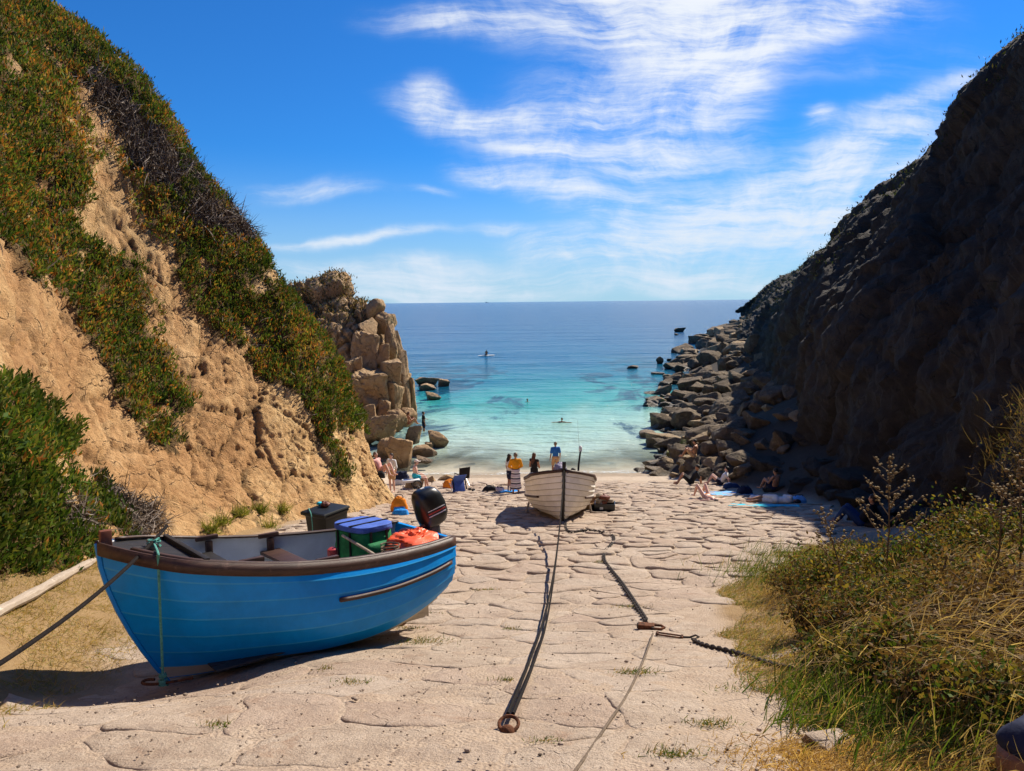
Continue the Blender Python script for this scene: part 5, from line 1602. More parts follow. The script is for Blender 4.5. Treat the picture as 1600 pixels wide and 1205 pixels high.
rope('line', [Vector(cl) - tp, Vector((0, 0, .025)), Vector((0, 0, -.05)) + (lo - tp) * .02, (lo - tp) * .5, lo - tp], .0125, M['rope_teal'], parent=tr)
for c_, s_ in ((Vector(cl) - tp + Vector((0, 0, .01)), .05), (lo - tp, .035), (lo - tp + Vector((0, 0, .07)), .025)):
    mb = MB(); P_ = []
    for k in range(40):
        a = k * .5; P_.append(c_ + Vector((math.cos(a) * s_ * (1 + .3 * math.sin(k * 1.3)), math.sin(a) * s_ * .8, (k / 40 - .5) * s_ * 1.6)))
    mb.tube(P_, .0105, 6); mb.build('knot', M['rope_teal'], tr)
mb = MB(); mb.ball((0, 0, 0), (.06, .04, .03)); o = mb.build('white_rope_whipping', M['white_paint'], None); 
bpy.data.objects.remove(o)
end = at(-140, 1120, 3.4)
a_ = Vector(cl) + Vector((0, 0, .03)); b_ = Vector(end.tolist())
rope('mooring_rope', [a_ + (b_ - a_) * f + Vector((0, 0, -.10 * 4 * f * (1 - f))) for f in (-.12, 0, .2, .4, .6, .8, 1)], .017, M['rope_black'], 'taut black mooring rope from the blue boat bow to the lower left')
mb = MB(); mb.tube([(0, 0, 0), (0, 0, .34)], .03, 10); mb.tube([(-.12, 0, .0), (.12, 0, .0)], .02, 8); mb.tube([tuple(q) for q in [(.05 * math.cos(a * .5), .05 * math.sin(a * .5), .30) for a in range(14)]], .012, 6); o = mb.build('mooring_stake', M['iron'], None, loc=(end[0], end[1], float(gz(end[0], end[1])) - .02))
tag(o, 'iron stake holding the end of the black mooring rope', 'stake')
o.scale = (1, 1, max(1.0, (end[2] - float(gz(end[0], end[1])) + .05) / .34))

# ---- the white boat
wB = thing('rowing_boat', 'white clinker built boat facing up the slipway, dark stem and gunwale', 'boat', (1.38, 21.54, float(gz(1.38, 21.54)) + .0), (R(-1.5), R(-10.0), R(-91.0)))
WL, WB_ = 4.5, 2.1
EW = hull_edges(WL, WB_, 1.46, 1.06, 1.10, 10, 0.28, 40, 1.12, 0.8)
for j in range(10):
    for sd in (1, -1):
        strake(EW, j, sd, 0.045, 0.02, M['white_hull'], wB, edge=M['plank_lap_shade'])
skin_mesh(EW, 'inside_lining', M['inside_grey'], wB)
transom(EW, M['white_hull'], wB)
shw = EW[-1]
for sd in (1, -1):
    sweep(shw, 0.045, 0.085, 0.004, -0.065, sd, 'gunwale', M['dark_wood'], wB)
    sweep(shw[:-2], 0.06, 0.03, -0.065, -0.002, sd, 'inner_gunwale', M['black_wood'], wB, .005)
    sweep((EW[6] * .6 + EW[5] * .4)[4:33], 0.04, 0.06, 0.035, -.02, sd, 'rubbing_strip', M['dark_wood'], wB)
mb = MB()
stw = [(EW[j, -1, 0] + 0.03, 0, EW[j, -1, 2]) for j in range(11)]
mb.tube([(-WL / 2 + .1, 0, 0), (0, 0, 0), (stw[0][0] - .2, 0, 0.005)] + stw + [(stw[-1][0] + .02, 0, 1.62)], .042, 6); mb.build('stem_and_keel', M['black_wood'], wB, angle=30)
mb = MB(); mb.box((shw[-1, 0] + .03, 0, 1.60), (.11, .10, .16)); mb.build('stem_head', M['black_wood'], wB, bevel=.012)
mb = MB(); mb.tube([(shw[-1, 0] - .02, .09 + .05 * math.cos(a * .45), 1.42 + .05 * math.sin(a * .45)) for a in range(15)], .010, 6); mb.build('bow_ring', M['grey_metal'], wB)
mb = MB(); V = []
for i in range(29, 40):
    V += [(shw[i, 0], max(shw[i, 1] - .03, .01), shw[i, 2] + .0), (shw[i, 0], -max(shw[i, 1] - .03, .01), shw[i, 2] + .0)]
mb.add(V, [(2 * i, 2 * i + 2, 2 * i + 3, 2 * i + 1) for i in range(10)]); mb.build('fore_deck', M['black_wood'], wB)
for i in (6, 16, 24):
    mb = MB(); mb.box((shw[i, 0], 0, shw[i, 2] - .16), (.24, 2 * half_at(EW, i + 1, shw[i, 2] - .2), .04)); mb.build('thwart', M['dark_wood'], wB, bevel=.008)
for sd in (1, -1):   # props keeping it upright
    mb = MB(); mb.tube([(-.2, sd * 1.0, -.02), (-.2, sd * .86, .55)], .03, 8); mb.build('prop', M['grey_wood'], wB)
bpy.context.view_layer.update()
WM = wB.matrix_world.copy()
def onW(x, y, z): return WM @ Vector((x, y, z))
# bundle on the white boat's bow and the pole at its stern
o = link('cloth_bundle', lumpy([(0, 0, 0, .14, .16), (.07, 0, 0, .17, .2), (.2, 0, 0, .15, .17), (.28, 0, 0, .07, .08), (.29, 0, 0, .01, .01)], 24, 2.2, .05, 4.).mesh('cloth_bundle'), plain('lilac_cloth', (.42, .38, .48), .8, .2, .2, 10, .5, 30))
o.location = onW(1.75, -.08, shw[35, 2] + .0); tag(o, 'small pale lilac bundle on the bow of the white boat', 'bundle')
pl = thing('mast_pole', 'dark leaning pole with a white lamp at its top in the white boat', 'pole', onW(-1.5, .62, 1.0))
b0 = Vector(pl.location); tpx = Vector(at(907, 704, b0.y + .25).tolist()) - b0
mb = MB(); mb.tube([(0, 0, -.5), tpx * .5, tpx], [.035, .033, .03], 10); mb.build('pole', M['black_wood'], pl)
mb = MB(); mb.ball(tpx + Vector((0, 0, .07)), (.06, .06, .09)); mb.lathe([(.05, -.03), (.06, 0), (.05, .03)], 12, tuple(tpx)); mb.build('lamp', M['white_paint'], pl)
mb = MB(); mb.tube([tpx + Vector((-.04, 0, .1)), tpx + Vector((-.10, 0, 1.0))], [.004, .002], 5); mb.build('aerial', M['grey_metal'], pl)
# ------------------------------------------------------------ people
def skin_m(name, col):
    def f(t, b):
        n = t.noise(opos(t), 6.0, 4, .6)
        t.put(b, 'Base Color', t.ramp(n, [(.3, tuple(q * .85 for q in col)), (.7, tuple(min(1, q * 1.1) for q in col))]))
        t.put(b, 'Subsurface Weight', 0.08)
    return mat(name, f, 0.5, 0.35)
M['skin'] = skin_m('skin', (0.55, 0.31, 0.21))
M['skin_tan'] = skin_m('skin_tan', (0.42, 0.21, 0.12))
M['skin_pink'] = skin_m('skin_pink', (0.66, 0.40, 0.31))
M['hair_dark'] = plain('hair_dark', (0.018, 0.012, 0.009), .6, .35, .3, 30, .5, 90)
M['hair_grey'] = plain('hair_grey', (0.20, 0.15, 0.10), .6, .35, .3, 30, .5, 90)
M['hair_red'] = plain('hair_red', (0.11, 0.045, 0.022), .6, .35, .3, 30, .5, 90)
def cloth(name, col, var=.12): 
    M[name] = plain(name, col, .8, .2, var, 7, .5, 18); return M[name]
cloth('yellow_cloth', (.78, .33, .015)); cloth('navy_cloth', (.015, .02, .05)); cloth('tshirt_blue', (.03, .16, .52)); cloth('tan_cloth', (.55, .34, .18)); cloth('white_cloth', (.78, .77, .76)); cloth('pink_cloth', (.72, .40, .36))
cloth('turquoise_cloth', (.03, .46, .60)); cloth('light_blue_cloth', (.18, .45, .80)); cloth('charcoal_cloth', (.02, .02, .022)); cloth('jean_cloth', (.02, .05, .14)); cloth('orange_cloth', (.80, .25, .02)); cloth('cream_cap', (.74, .62, .56)); cloth('bright_blue_cloth', (.02, .26, .72))
def striped(t, b):
    s = t.node('ShaderNodeSeparateXYZ'); t.put(s, 0, t.vmath('ADD', opos(t), t.vmath('SCALE', t.noise(opos(t), 6, 3, .5, out=1), scale=.02)))
    k = t.math('FRACT', t.math('MULTIPLY', s.outputs[2], 5.2))
    c = t.ramp(k, [(0.0, (.55, .50, .58)), (.26, (.60, .42, .55)), (.3, (.015, .015, .04)), (.5, (.02, .02, .05)), (.54, (.75, .72, .74)), (.8, (.30, .10, .14)), (.84, (.55, .52, .60))], 'CONSTANT')
    t.put(b, 'Base Color', c)
M['striped_cloth'] = mat('striped_cloth', striped, .85, .2)

_dg = None
def remesh(mb, vox, name, smooth=3):
    me = bpy.data.meshes.new('tmp'); me.from_pydata(mb.v, [], mb.f)
    o = bpy.data.objects.new('tmp', me); C.objects.link(o)
    m_ = o.modifiers.new('r', 'REMESH'); m_.mode = 'VOXEL'; m_.voxel_size = vox; m_.use_smooth_shade = True
    if smooth:
        s_ = o.modifiers.new('s', 'SMOOTH'); s_.factor = .5; s_.iterations = smooth
    dg = bpy.context.evaluated_depsgraph_get()
    out = bpy.data.meshes.new_from_object(o.evaluated_get(dg))
    out.name = name
    bpy.data.objects.remove(o); bpy.data.meshes.remove(me)
    out.polygons.foreach_set('use_smooth', np.ones(len(out.polygons), bool))
    return out
def cap(mb, a, b_, ra, rb, n=10):
    a, b_ = Vector(a), Vector(b_)
    mb.tube([a, a.lerp(b_, .5), b_], [ra, (ra + rb) / 2, rb], n)
    mb.ball(a, ra, n, 6); mb.ball(b_, rb, n, 6)
def basis(z):
    z = Vector(z).normalized(); x = Vector((1, 0, 0)) - z * z.x
    if x.length < .2: x = Vector((0, 1, 0)) - z * z.y
    x.normalize(); y = z.cross(x)
    return Matrix((x, y, z)).transposed()
STAND = dict(pel=(0, 0, .93), chest=(0, 0, 1.25), neck=(0, -.01, 1.45), head=(0, .01, 1.60), shL=(-.175, 0, 1.39), shR=(.175, 0, 1.39), elL=(-.235, -.02, 1.12), elR=(.235, -.02, 1.12), haL=(-.245, .05, .87), haR=(.245, .05, .87),
             hipL=(-.085, 0, .90), hipR=(.085, 0, .90), knL=(-.10, .02, .49), knR=(.10, .02, .49), anL=(-.11, -.02, .075), anR=(.11, -.02, .075), ftL=(-.13, .14, .03), ftR=(.13, .14, .03), face=(0, 1, 0))
SIT = dict(STAND, pel=(0, 0, .12), chest=(0, -.06, .44), neck=(0, -.05, .63), head=(0, -.01, .78), shL=(-.17, -.06, .58), shR=(.17, -.06, .58), elL=(-.26, .06, .36), elR=(.26, .06, .36), haL=(-.16, .28, .42), haR=(.16, .28, .42),
           hipL=(-.085, 0, .10), hipR=(.085, 0, .10), knL=(-.13, .36, .42), knR=(.13, .36, .42), anL=(-.12, .56, .06), anR=(.12, .56, .06), ftL=(-.13, .72, .03), ftR=(.13, .72, .03))
CHAIRSIT = dict(STAND, pel=(0, 0, .54), chest=(0, -.02, .86), neck=(0, 0, 1.06), head=(0, .06, 1.20), shL=(-.17, -.02, 1.0), shR=(.17, -.02, 1.0), elL=(-.22, .05, .74), elR=(.22, .05, .74), haL=(-.08, .26, .66), haR=(.08, .26, .66),
                hipL=(-.085, 0, .52), hipR=(.085, 0, .52), knL=(-.11, .42, .50), knR=(.11, .44, .48), anL=(-.10, .44, .075), anR=(.10, .54, .075), ftL=(-.11, .60, .03), ftR=(.11, .70, .03))
LIEBACK = dict(STAND, pel=(0, 0, .11), chest=(0, -.33, .12), neck=(0, -.52, .12), head=(0, -.67, .14), shL=(-.17, -.45, .11), shR=(.17, -.45, .11), elL=(-.38, -.30, .06), elR=(.38, -.36, .06), haL=(-.50, -.08, .05), haR=(.56, -.20, .05),
               hipL=(-.085, 0, .11), hipR=(.085, 0, .11), knL=(-.20, .34, .46), knR=(.12, .34, .46), anL=(-.22, .52, .07), anR=(.10, .54, .07), ftL=(-.24, .68, .03), ftR=(.10, .70, .03), face=(0, .25, 1))
LIESIDE = dict(STAND, pel=(0, 0, .15), chest=(0, -.33, .16), neck=(0, -.52, .15), head=(0, -.66, .13), shL=(-.08, -.45, .28), shR=(.08, -.44, .06), elL=(.10, -.28, .26), elR=(.24, -.48, .06), haL=(.24, -.40, .08), haR=(.26, -.68, .06),
               hipL=(0, 0, .22), hipR=(.02, 0, .09), knL=(.26, .36, .18), knR=(.16, .40, .08), anL=(.10, .70, .14), anR=(.02, .76, .07), ftL=(.14, .86, .12), ftR=(.06, .92, .05), face=(1, 0, .2))
BACKLEAN = dict(SIT, chest=(0, -.16, .40), neck=(0, -.24, .58), head=(0, -.24, .74), shL=(-.17, -.22, .53), shR=(.17, -.22, .53), elL=(-.24, -.36, .28), elR=(.24, -.36, .28), haL=(-.24, -.42, .04), haR=(.24, -.42, .04))
CROUCH = dict(STAND, pel=(0, -.10, .55), chest=(0, .12, .83), neck=(0, .26, .98), head=(0, .34, 1.10), shL=(-.17, .2, .93), shR=(.17, .2, .93), elL=(-.22, .38, .75), elR=(.22, .38, .75), haL=(-.12, .58, .80), haR=(.12, .58, .80),
              hipL=(-.09, -.10, .52), hipR=(.09, -.10, .52), knL=(-.14, .26, .42), knR=(.14, .22, .40), anL=(-.12, -.02, .08), anR=(.12, -.06, .08), ftL=(-.13, .14, .03), ftR=(.13, .12, .03))
def person(loc, yaw, label, pose, h=1.70, skin='skin', hair='hair_dark', hairlen=0.0, wear=(), cap_m=None, waterline=False, female=False, vox=.0125, tilt=(0, 0)):
    s = h / 1.70
    root = thing('person', label, 'person', loc, (R(tilt[0]), R(tilt[1]), R(yaw)))
    J = {k: Vector(v_) * (1 if k == 'face' else s) for k, v_ in pose.items()}
    fw = 0.92 if female else 1.0
    def torso(mb, g=0.0, lo=True, hi=True):
        ax = (J['chest'] - J['pel']); Bm = basis(ax)
        if lo: mb.ball(J['pel'], (.158 * s + g, .115 * s + g, .12 * s + g), 14, 9, Bm)
        mb.ball(J['pel'].lerp(J['chest'], .5), (.138 * s * fw + g, .10 * s + g, .17 * s + g), 14, 9, Bm)
        if hi:
            mb.ball(J['chest'], (.165 * s * fw + g, .115 * s + g, .19 * s + g), 14, 9, Bm)
            cap(mb, J['shL'], J['shR'], .056 * s + g, .056 * s + g)
            cap(mb, J['chest'].lerp(J['neck'], .5), J['neck'], .085 * s + g * .6, .05 * s + g * .4)
    def leg(mb, k, g=0.0, f0=0.0, f1=2.0):
        H, K, An = J['hip' + k], J['kn' + k], J['an' + k]
        if f1 <= 1: cap(mb, H, H.lerp(K, f1), .083 * s + g, .083 * s + (.055 - .083) * s * f1 + g)
        else:
            cap(mb, H, K, .083 * s + g, .055 * s + g)
            if f1 < 2: cap(mb, K, K.lerp(An, f1 - 1), .055 * s + g, .045 * s + g)
            else: cap(mb, K, K.lerp(An, .35), .053 * s + g, .056 * s + g); cap(mb, K.lerp(An, .35), An, .056 * s + g, .034 * s + g)
    def arm(mb, k, g=0.0, f1=2.0):
        S_, E_, H_ = J['sh' + k], J['el' + k], J['ha' + k]
        if f1 <= 1: cap(mb, S_, S_.lerp(E_, f1), .052 * s + g, .046 * s + g)
        else:
            cap(mb, S_, E_, .05 * s + g, .04 * s + g); cap(mb, E_, E_.lerp(H_, f1 - 1), .041 * s + g, .028 * s + g)
    mb = MB()
    torso(mb)
    for k in 'LR':
        leg(mb, k); arm(mb, k)
        cap(mb, J['an' + k] + Vector((0, 0, -.02 * s)), J['ft' + k], .036 * s, .026 * s)
        E_, H_ = J['el' + k], J['ha' + k]
        d = (H_ - E_).normalized(); Bm = basis(d)
        lat = Vector((0, 1, 0)) - d * d.y
        lat = lat.normalized() if lat.length > .2 else Bm.col[0]
        nr = d.cross(lat)
        mb.ball(H_ + d * .045 * s, (.040 * s, .018 * s, .052 * s), 10, 7, Matrix((lat, nr, d)).transposed())
        for q, (o_, ln) in enumerate(((-.029, .062), (-.010, .075), (.010, .070), (.028, .052))):
            a = H_ + d * .085 * s + lat * o_ * s; m1 = a + d * ln * .55 * s; e_ = m1 + (d * .8 + nr * .5) * ln * .45 * s
            mb.tube([a, m1, e_], [.0095 * s, .009 * s, .0075 * s], 6)
        a = H_ + d * .02 * s - lat * .03 * s; mb.tube([a, a + (d * .6 - lat * .6) * .035 * s, a + (d * 1.0 - lat * .75) * .065 * s], [.012 * s, .011 * s, .009 * s], 6)
    fc = J['face'].normalized()
    up = (J['head'] - J['neck']).normalized()
    if abs(up.dot(fc)) > .9: up = Vector((0, -1, 0))
    rt = fc.cross(up).normalized(); up = rt.cross(fc).normalized()
    HB_ = Matrix((rt, fc, up)).transposed()
    hd = J['head']
    cap(mb, J['neck'], hd - up * .03 * s, .05 * s, .048 * s)
    mb.ball(hd + up * .015 * s - fc * .012 * s, (.076 * s, .092 * s, .098 * s), 16, 10, HB_)
    mb.ball(hd - up * .045 * s + fc * .022 * s, (.056 * s, .062 * s, .068 * s), 12, 8, HB_)
    mb.ball(hd - up * .012 * s + fc * .088 * s, (.013 * s, .018 * s, .024 * s), 8, 6, HB_)
    for q in (1, -1): mb.ball(hd + rt * q * .077 * s - fc * .01 * s - up * .005 * s, (.012 * s, .02 * s, .03 * s), 8, 6, HB_)
    bod = link('body', remesh(mb, vox * s, 'body'), M[skin], root)
    for q in (1, -1):
        e_ = MB(); e_.ball(hd + rt * q * .031 * s + fc * .080 * s + up * .012 * s, (.010 * s, .006 * s, .006 * s), 8, 5, HB_); e_.build('eye', M['charcoal_cloth'], bod)
    e_ = MB(); e_.ball(hd + fc * .082 * s - up * .055 * s, (.022 * s, .006 * s, .006 * s), 8, 5, HB_); e_.build('mouth', M['red_wood'], bod)
    hm = MB()
    hm.ball(hd + up * .032 * s - fc * .022 * s, (.084 * s, .096 * s, .094 * s), 16, 10, HB_)
    if hairlen > 0:
        a = hd - fc * .06 * s; b_ = a + (-up * .8 - fc * .25).normalized() * hairlen * s
        hm.ball((a + b_) / 2, (.085 * s, .045 * s, hairlen * .62 * s), 12, 9, basis(a - b_))
        for q in (1, -1): hm.ball((a + b_) / 2 + rt * q * .05 * s + up * .03 * s + fc * .03 * s, (.045 * s, .045 * s, hairlen * .5 * s), 10, 8, basis(a - b_))
    hme = remesh(hm, .014 * s, 'hair')
    # keep the face clear of hair
    bm = bmesh.new(); bm.from_mesh(hme)
    kill = [v_ for v_ in bm.verts if (v_.co - hd).dot(fc) > .045 * s and (v_.co - hd).dot(up) < .062 * s]
    bmesh.ops.delete(bm, geom=kill, context='VERTS'); bm.to_mesh(hme); bm.free()
    link('hair', hme, M[hair], root)
    if cap_m:
        c_ = MB(); c_.ball(hd + up * .045 * s - fc * .012 * s, (.092 * s, .105 * s, .082 * s), 16, 10, HB_); c_.ball(hd + up * .04 * s + fc * .11 * s, (.07 * s, .085 * s, .012 * s), 14, 6, HB_)
        link('cap', remesh(c_, .01 * s, 'cap', 1), M[cap_m], root)
    for w_ in wear:
        kind, m_ = w_[0], w_[1]
        c_ = MB(); g = .016 * s
        if kind == 'shirt':
            torso(c_, g, lo=True); [arm(c_, k, g + .006 * s, w_[2] if len(w_) > 2 else .6) for k in 'LR']
        elif kind == 'vest': torso(c_, g * .8, lo=False)
        elif kind == 'shorts':
            c_.ball(J['pel'], (.165 * s + g, .12 * s + g, .11 * s + g), 14, 9, basis(J['chest'] - J['pel'])); [leg(c_, k, g + .008 * s, 0, w_[2] if len(w_) > 2 else .6) for k in 'LR']
        elif kind == 'bikini_top':
            c_.ball(J['chest'] + up * .0, (.168 * s * fw, .122 * s, .055 * s), 14, 8, basis(J['chest'] - J['pel']))
        elif kind == 'bikini_bottom':
            c_.ball(J['pel'], (.163 * s, .12 * s, .085 * s), 14, 8, basis(J['chest'] - J['pel']))
        elif kind == 'skirt':
            n_ = 40; z0, z1 = J['pel'].z + .12 * s, w_[2] * s; V = []; F_ = []
            for i in range(9):
                f = i / 8
                for k in range(n_):
                    a = 2 * math.pi * k / n_; r_ = (.165 + .055 * f + .014 * math.sin(k * 1.9 + 1) * f + .008 * math.sin(k * .9 + i)) * s
                    V.append((J['pel'].x + r_ * math.cos(a), J['pel'].y + r_ * .82 * math.sin(a), z0 + (z1 - z0) * f))
            for i in range(8):
                for k in range(n_): F_.append((i * n_ + k, (i + 1) * n_ + k, (i + 1) * n_ + (k + 1) % n_, i * n_ + (k + 1) % n_))
            c_.add(V, F_); c_.build('skirt', M[m_], root); continue
        elif kind == 'wrap':
            c_.ball(J['pel'] + Vector((0, 0, .06 * s)), (.20 * s, .17 * s, .17 * s), 16, 10); [leg(c_, k, .03 * s, 0, .35) for k in 'LR']
        link(kind, remesh(c_, .016 * s, kind, 2), M[m_], root)
    return root
def on(px, d): 
    """ground point at photo column px, d metres ahead"""
    x = (px - PW / 2) / PF * d
    for _ in range(4):
        z = float(gz(x, d)); p_ = proj(np.array([x, d, z])); x += (px - float(p_[0])) / PF * d
    return (x, d, z)

person(on(806, 28.6), 8, 'person in a yellow top with a striped towel as a skirt, seen from behind', dict(STAND, elL=(-.26, .06, 1.14), elR=(.26, .06, 1.14), haL=(-.12, .20, 1.02), haR=(.12, .20, 1.02)), 1.66, 'skin_tan', 'hair_grey', .05, [('shirt', 'yellow_cloth', 1.7), ('skirt', 'striped_cloth', .22)], female=True)
person(on(796.5, 29.3), -60, 'dark haired person half hidden behind the one in the yellow top', STAND, 1.58, 'skin_tan', 'hair_dark', .22, [('shirt', 'white_cloth', .6), ('shorts', 'navy_cloth', .6)], female=True)
person(on(835, 29.2), -35, 'long haired person in a dark dress standing behind the white boat', dict(STAND, haL=(-.05, .22, 1.08), haR=(.05, .24, 1.10), elL=(-.24, .03, 1.10), elR=(.24, .03, 1.10)), 1.62, 'skin_tan', 'hair_red', .34, [('vest', 'charcoal_cloth'), ('skirt', 'charcoal_cloth', .55)], female=True)
person(on(868, 37.8), 12, 'person in a blue T shirt and tan shorts walking towards the water', dict(STAND, knL=(-.11, .12, .50), anL=(-.12, .06, .09), ftL=(-.13, .22, .05), knR=(.10, -.02, .48), anR=(.11, -.16, .08), ftR=(.13, -.01, .03), haL=(-.30, -.08, .88)), 1.78, 'skin_tan', 'hair_grey', 0, [('shirt', 'tshirt_blue', .75), ('shorts', 'tan_cloth', .8)])
person(on(909, 25.4), 105, 'dark haired person in pale blue crouching at the stern of the white boat', dict(CROUCH), 1.72, 'skin_tan', 'hair_dark', .1, [('shirt', 'light_blue_cloth', .7), ('shorts', 'navy_cloth', .8)])
p_ = on(650, 31.2)
person(p_, -78, 'person in a pale cap with a turquoise towel round the hips, sitting on a rock', CHAIRSIT, 1.66, 'skin_pink', 'hair_grey', .05, [('wrap', 'turquoise_cloth')], cap_m='cream_cap', female=True)
person(on(613, 30.0), 150, 'person in a white shirt standing behind the pale rock nose of the left cliff', STAND, 1.62, 'skin_pink', 'hair_dark', .1, [('shirt', 'white_cloth', 1.2), ('shorts', 'tan_cloth', .7)], female=True)
# on the ledge of the left cliff nose
def on_left_cliff(px, py):
    q = SL.reshape(-1, 3); k = np.argmin((lpx - px) ** 2 + (lpy - py) ** 2 + np.where(q[:, 1] > 30, 1e6, 0)); return q[k]
q_ = on_left_cliff(598, 735)
person((q_[0] + .12, q_[1] - .02, q_[2] - .08), -120, 'person in pink reclining on the ledge of the left cliff nose', BACKLEAN, 1.6, 'skin_pink', 'hair_grey', .1, [('shirt', 'pink_cloth', .6), ('shorts', 'pink_cloth', .6)], female=True)
w_ = at(662, 668, 52.5); 
person((w_[0], w_[1], -.35), -70, 'person in dark swimwear standing in the water by the left rocks', dict(STAND, haL=(-.34, .30, 1.12), elL=(-.28, .10, 1.18)), 1.75, 'skin_tan', 'hair_dark', 0, [('shorts', 'navy_cloth', .7), ('shirt', 'charcoal_cloth', .5)])
w_ = at(637, 664, 48.6)
person((w_[0] + .1, w_[1], w_[2] + .0), -60, 'person sitting on the rocks beside the one standing in the water', SIT, 1.7, 'skin_tan', 'hair_red', .1, [('bikini_bottom', 'red_decal'), ('bikini_top', 'red_decal')], female=True)
# right hand group
c1 = G(1094, 735)
person((c1[0], c1[1] + 1.2, float(gz(c1[0], c1[1] + 1.2)) + .35), 60, 'bare backed person sitting hunched on a boulder above the two others', SIT, 1.75, 'skin_tan', 'hair_dark', 0, [('shorts', 'tan_cloth', .7)])
person(tuple(G(1080, 757)), 75, 'person in black leaning back on the slipway edge by the rocks', BACKLEAN, 1.78, 'skin_tan', 'hair_dark', 0, [('shirt', 'charcoal_cloth', .7), ('shorts', 'charcoal_cloth', .8)])
person(tuple(G(1126, 758)), 70, 'person in a white top with dark hair up, leaning back on both hands', BACKLEAN, 1.68, 'skin_pink', 'hair_dark', .05, [('shirt', 'white_cloth', .3), ('shorts', 'navy_cloth', .4)], female=True)
person(tuple(G(1104, 781)), 12, 'sunbather lying back with knees raised on the open slipway', LIEBACK, 1.70, 'skin_pink', 'hair_dark', .1, [('bikini_top', 'orange_cloth'), ('bikini_bottom', 'orange_cloth')], female=True)
person(tuple(G(1212, 788)), 78, 'person in a white shirt lying on a turquoise mat at the edge of the shade', LIESIDE, 1.72, 'skin_tan', 'hair_dark', .08, [('shirt', 'white_cloth', 1.6), ('shorts', 'white_cloth', .9)])
person(tuple(G(1210, 768)), 30, 'bare chested person sitting in the shade behind the white shirted sleeper', SIT, 1.75, 'skin_tan', 'hair_dark', 0, [('shorts', 'navy_cloth', .6)])
person(tuple(G(1345, 822)), 50, 'person in blue jeans sitting in deep shade behind the tall seeding plants', BACKLEAN, 1.75, 'skin_tan', 'hair_dark', .1, [('shirt', 'charcoal_cloth', 1.6), ('shorts', 'jean_cloth', 1.9)])
# swimmers
def swim(px, py, label, z=-1.42, yaw=180, h=1.7, **kw):
    r = np_rays(px, py); p = CAM + r * (-CAM[2] / r[2])
    return person((p[0], p[1], z), yaw, label, kw.get('pose', STAND), h, 'skin_tan', 'hair_dark', 0, kw.get('wear', ()), vox=.016)
swim(824, 628, 'swimmer with only the head above the turquoise water')
swim(878, 660, 'nearest swimmer, head and spread arms at the surface', -1.36, 170, pose=dict(STAND, elL=(-.42, .05, 1.36), elR=(.42, .05, 1.36), haL=(-.68, .12, 1.37), haR=(.68, .12, 1.37)))
swim(725, 498, 'far swimmer, left speck of the two on the deep water'); swim(742, 497, 'far swimmer, right speck of the two on the deep water')
r = np_rays(760, 556); p = CAM + r * (-CAM[2] / r[2])
person((p[0], p[1], .10), 150, 'paddler in dark clothes kneeling on a board far out', dict(SIT, knL=(-.13, .28, .10), knR=(.13, .28, .10), anL=(-.1, -.1, .05), anR=(.1, -.1, .05), ftL=(-.1, -.2, .04), ftR=(.1, -.2, .04)), 1.75, 'skin_tan', 'hair_dark', 0, [('shirt', 'charcoal_cloth', 1.5), ('shorts', 'charcoal_cloth', .9)], vox=.016)
n = 24; mb = MB(); V = []
for zz_, k_ in ((0.02, .8), (.08, 1.0), (.11, .85)):
    for k in range(n):
        a = 2 * math.pi * k / n; V.append((math.cos(a) * 1.6 * k_, math.sin(a) * .38 * k_, zz_))
mb.add(V, [(i * n + k, i * n + (k + 1) % n, (i + 1) * n + (k + 1) % n, (i + 1) * n + k) for i in range(2) for k in range(n)] + [tuple(range(n - 1, -1, -1)), tuple(range(2 * n, 3 * n))])
tag(mb.build('paddle_board', M['white_cloth'], None, loc=(p[0], p[1], 0), rot=(0, 0, .4)), 'pale paddle board under the kneeling paddler', 'paddle board')
# ------------------------------------------------------------ bags, chairs, towels and gear
def place(o, px, py, yaw=0, lift=0.0):
    g_ = G(px, py); o.location = (g_[0], g_[1], g_[2] + lift); o.rotation_euler = (0, 0, R(yaw)); return o
def bag(label, m, px, py, size, yaw=0, trim=None, seed=1.0, cat='bag', strap=True, name='bag'):
    w, d, h = size
    root = place(thing(name, label, cat), px, py, yaw, -.01)
    lumpy([(0, 0, 0, w * .46, d * .44), (h * .1, 0, 0, w * .5, d * .5), (h * .5, 0, 0, w * .48, d * .48), (h * .85, 0, 0, w * .38, d * .36), (h, 0, 0, w * .2, d * .16), (h * 1.01, 0, 0, .01, .01)], 24, 2.6, min(size) * .14, seed).build('body', m, root)
    body_ = root.children[-1] if root.children else root
    if trim is not None:
        lumpy([(h * .08, 0, -d * .45, w * .32, d * .1), (h * .12, 0, -d * .48, w * .36, d * .13), (h * .42, 0, -d * .46, w * .34, d * .12), (h * .48, 0, -d * .42, w * .28, d * .06)], 18, 3, .012, seed + 1).build('pocket', trim, body_)
    if strap:
        mb = MB(); mb.tube([tuple(q) for q in catmull(np.array([(-w * .25, 0, h * .85), (-w * .2, -.02, h * 1.15), (w * .2, -.02, h * 1.15), (w * .25, 0, h * .85)]), 12)], .012, 6); mb.build('strap', M['charcoal_cloth'], body_)
    return root
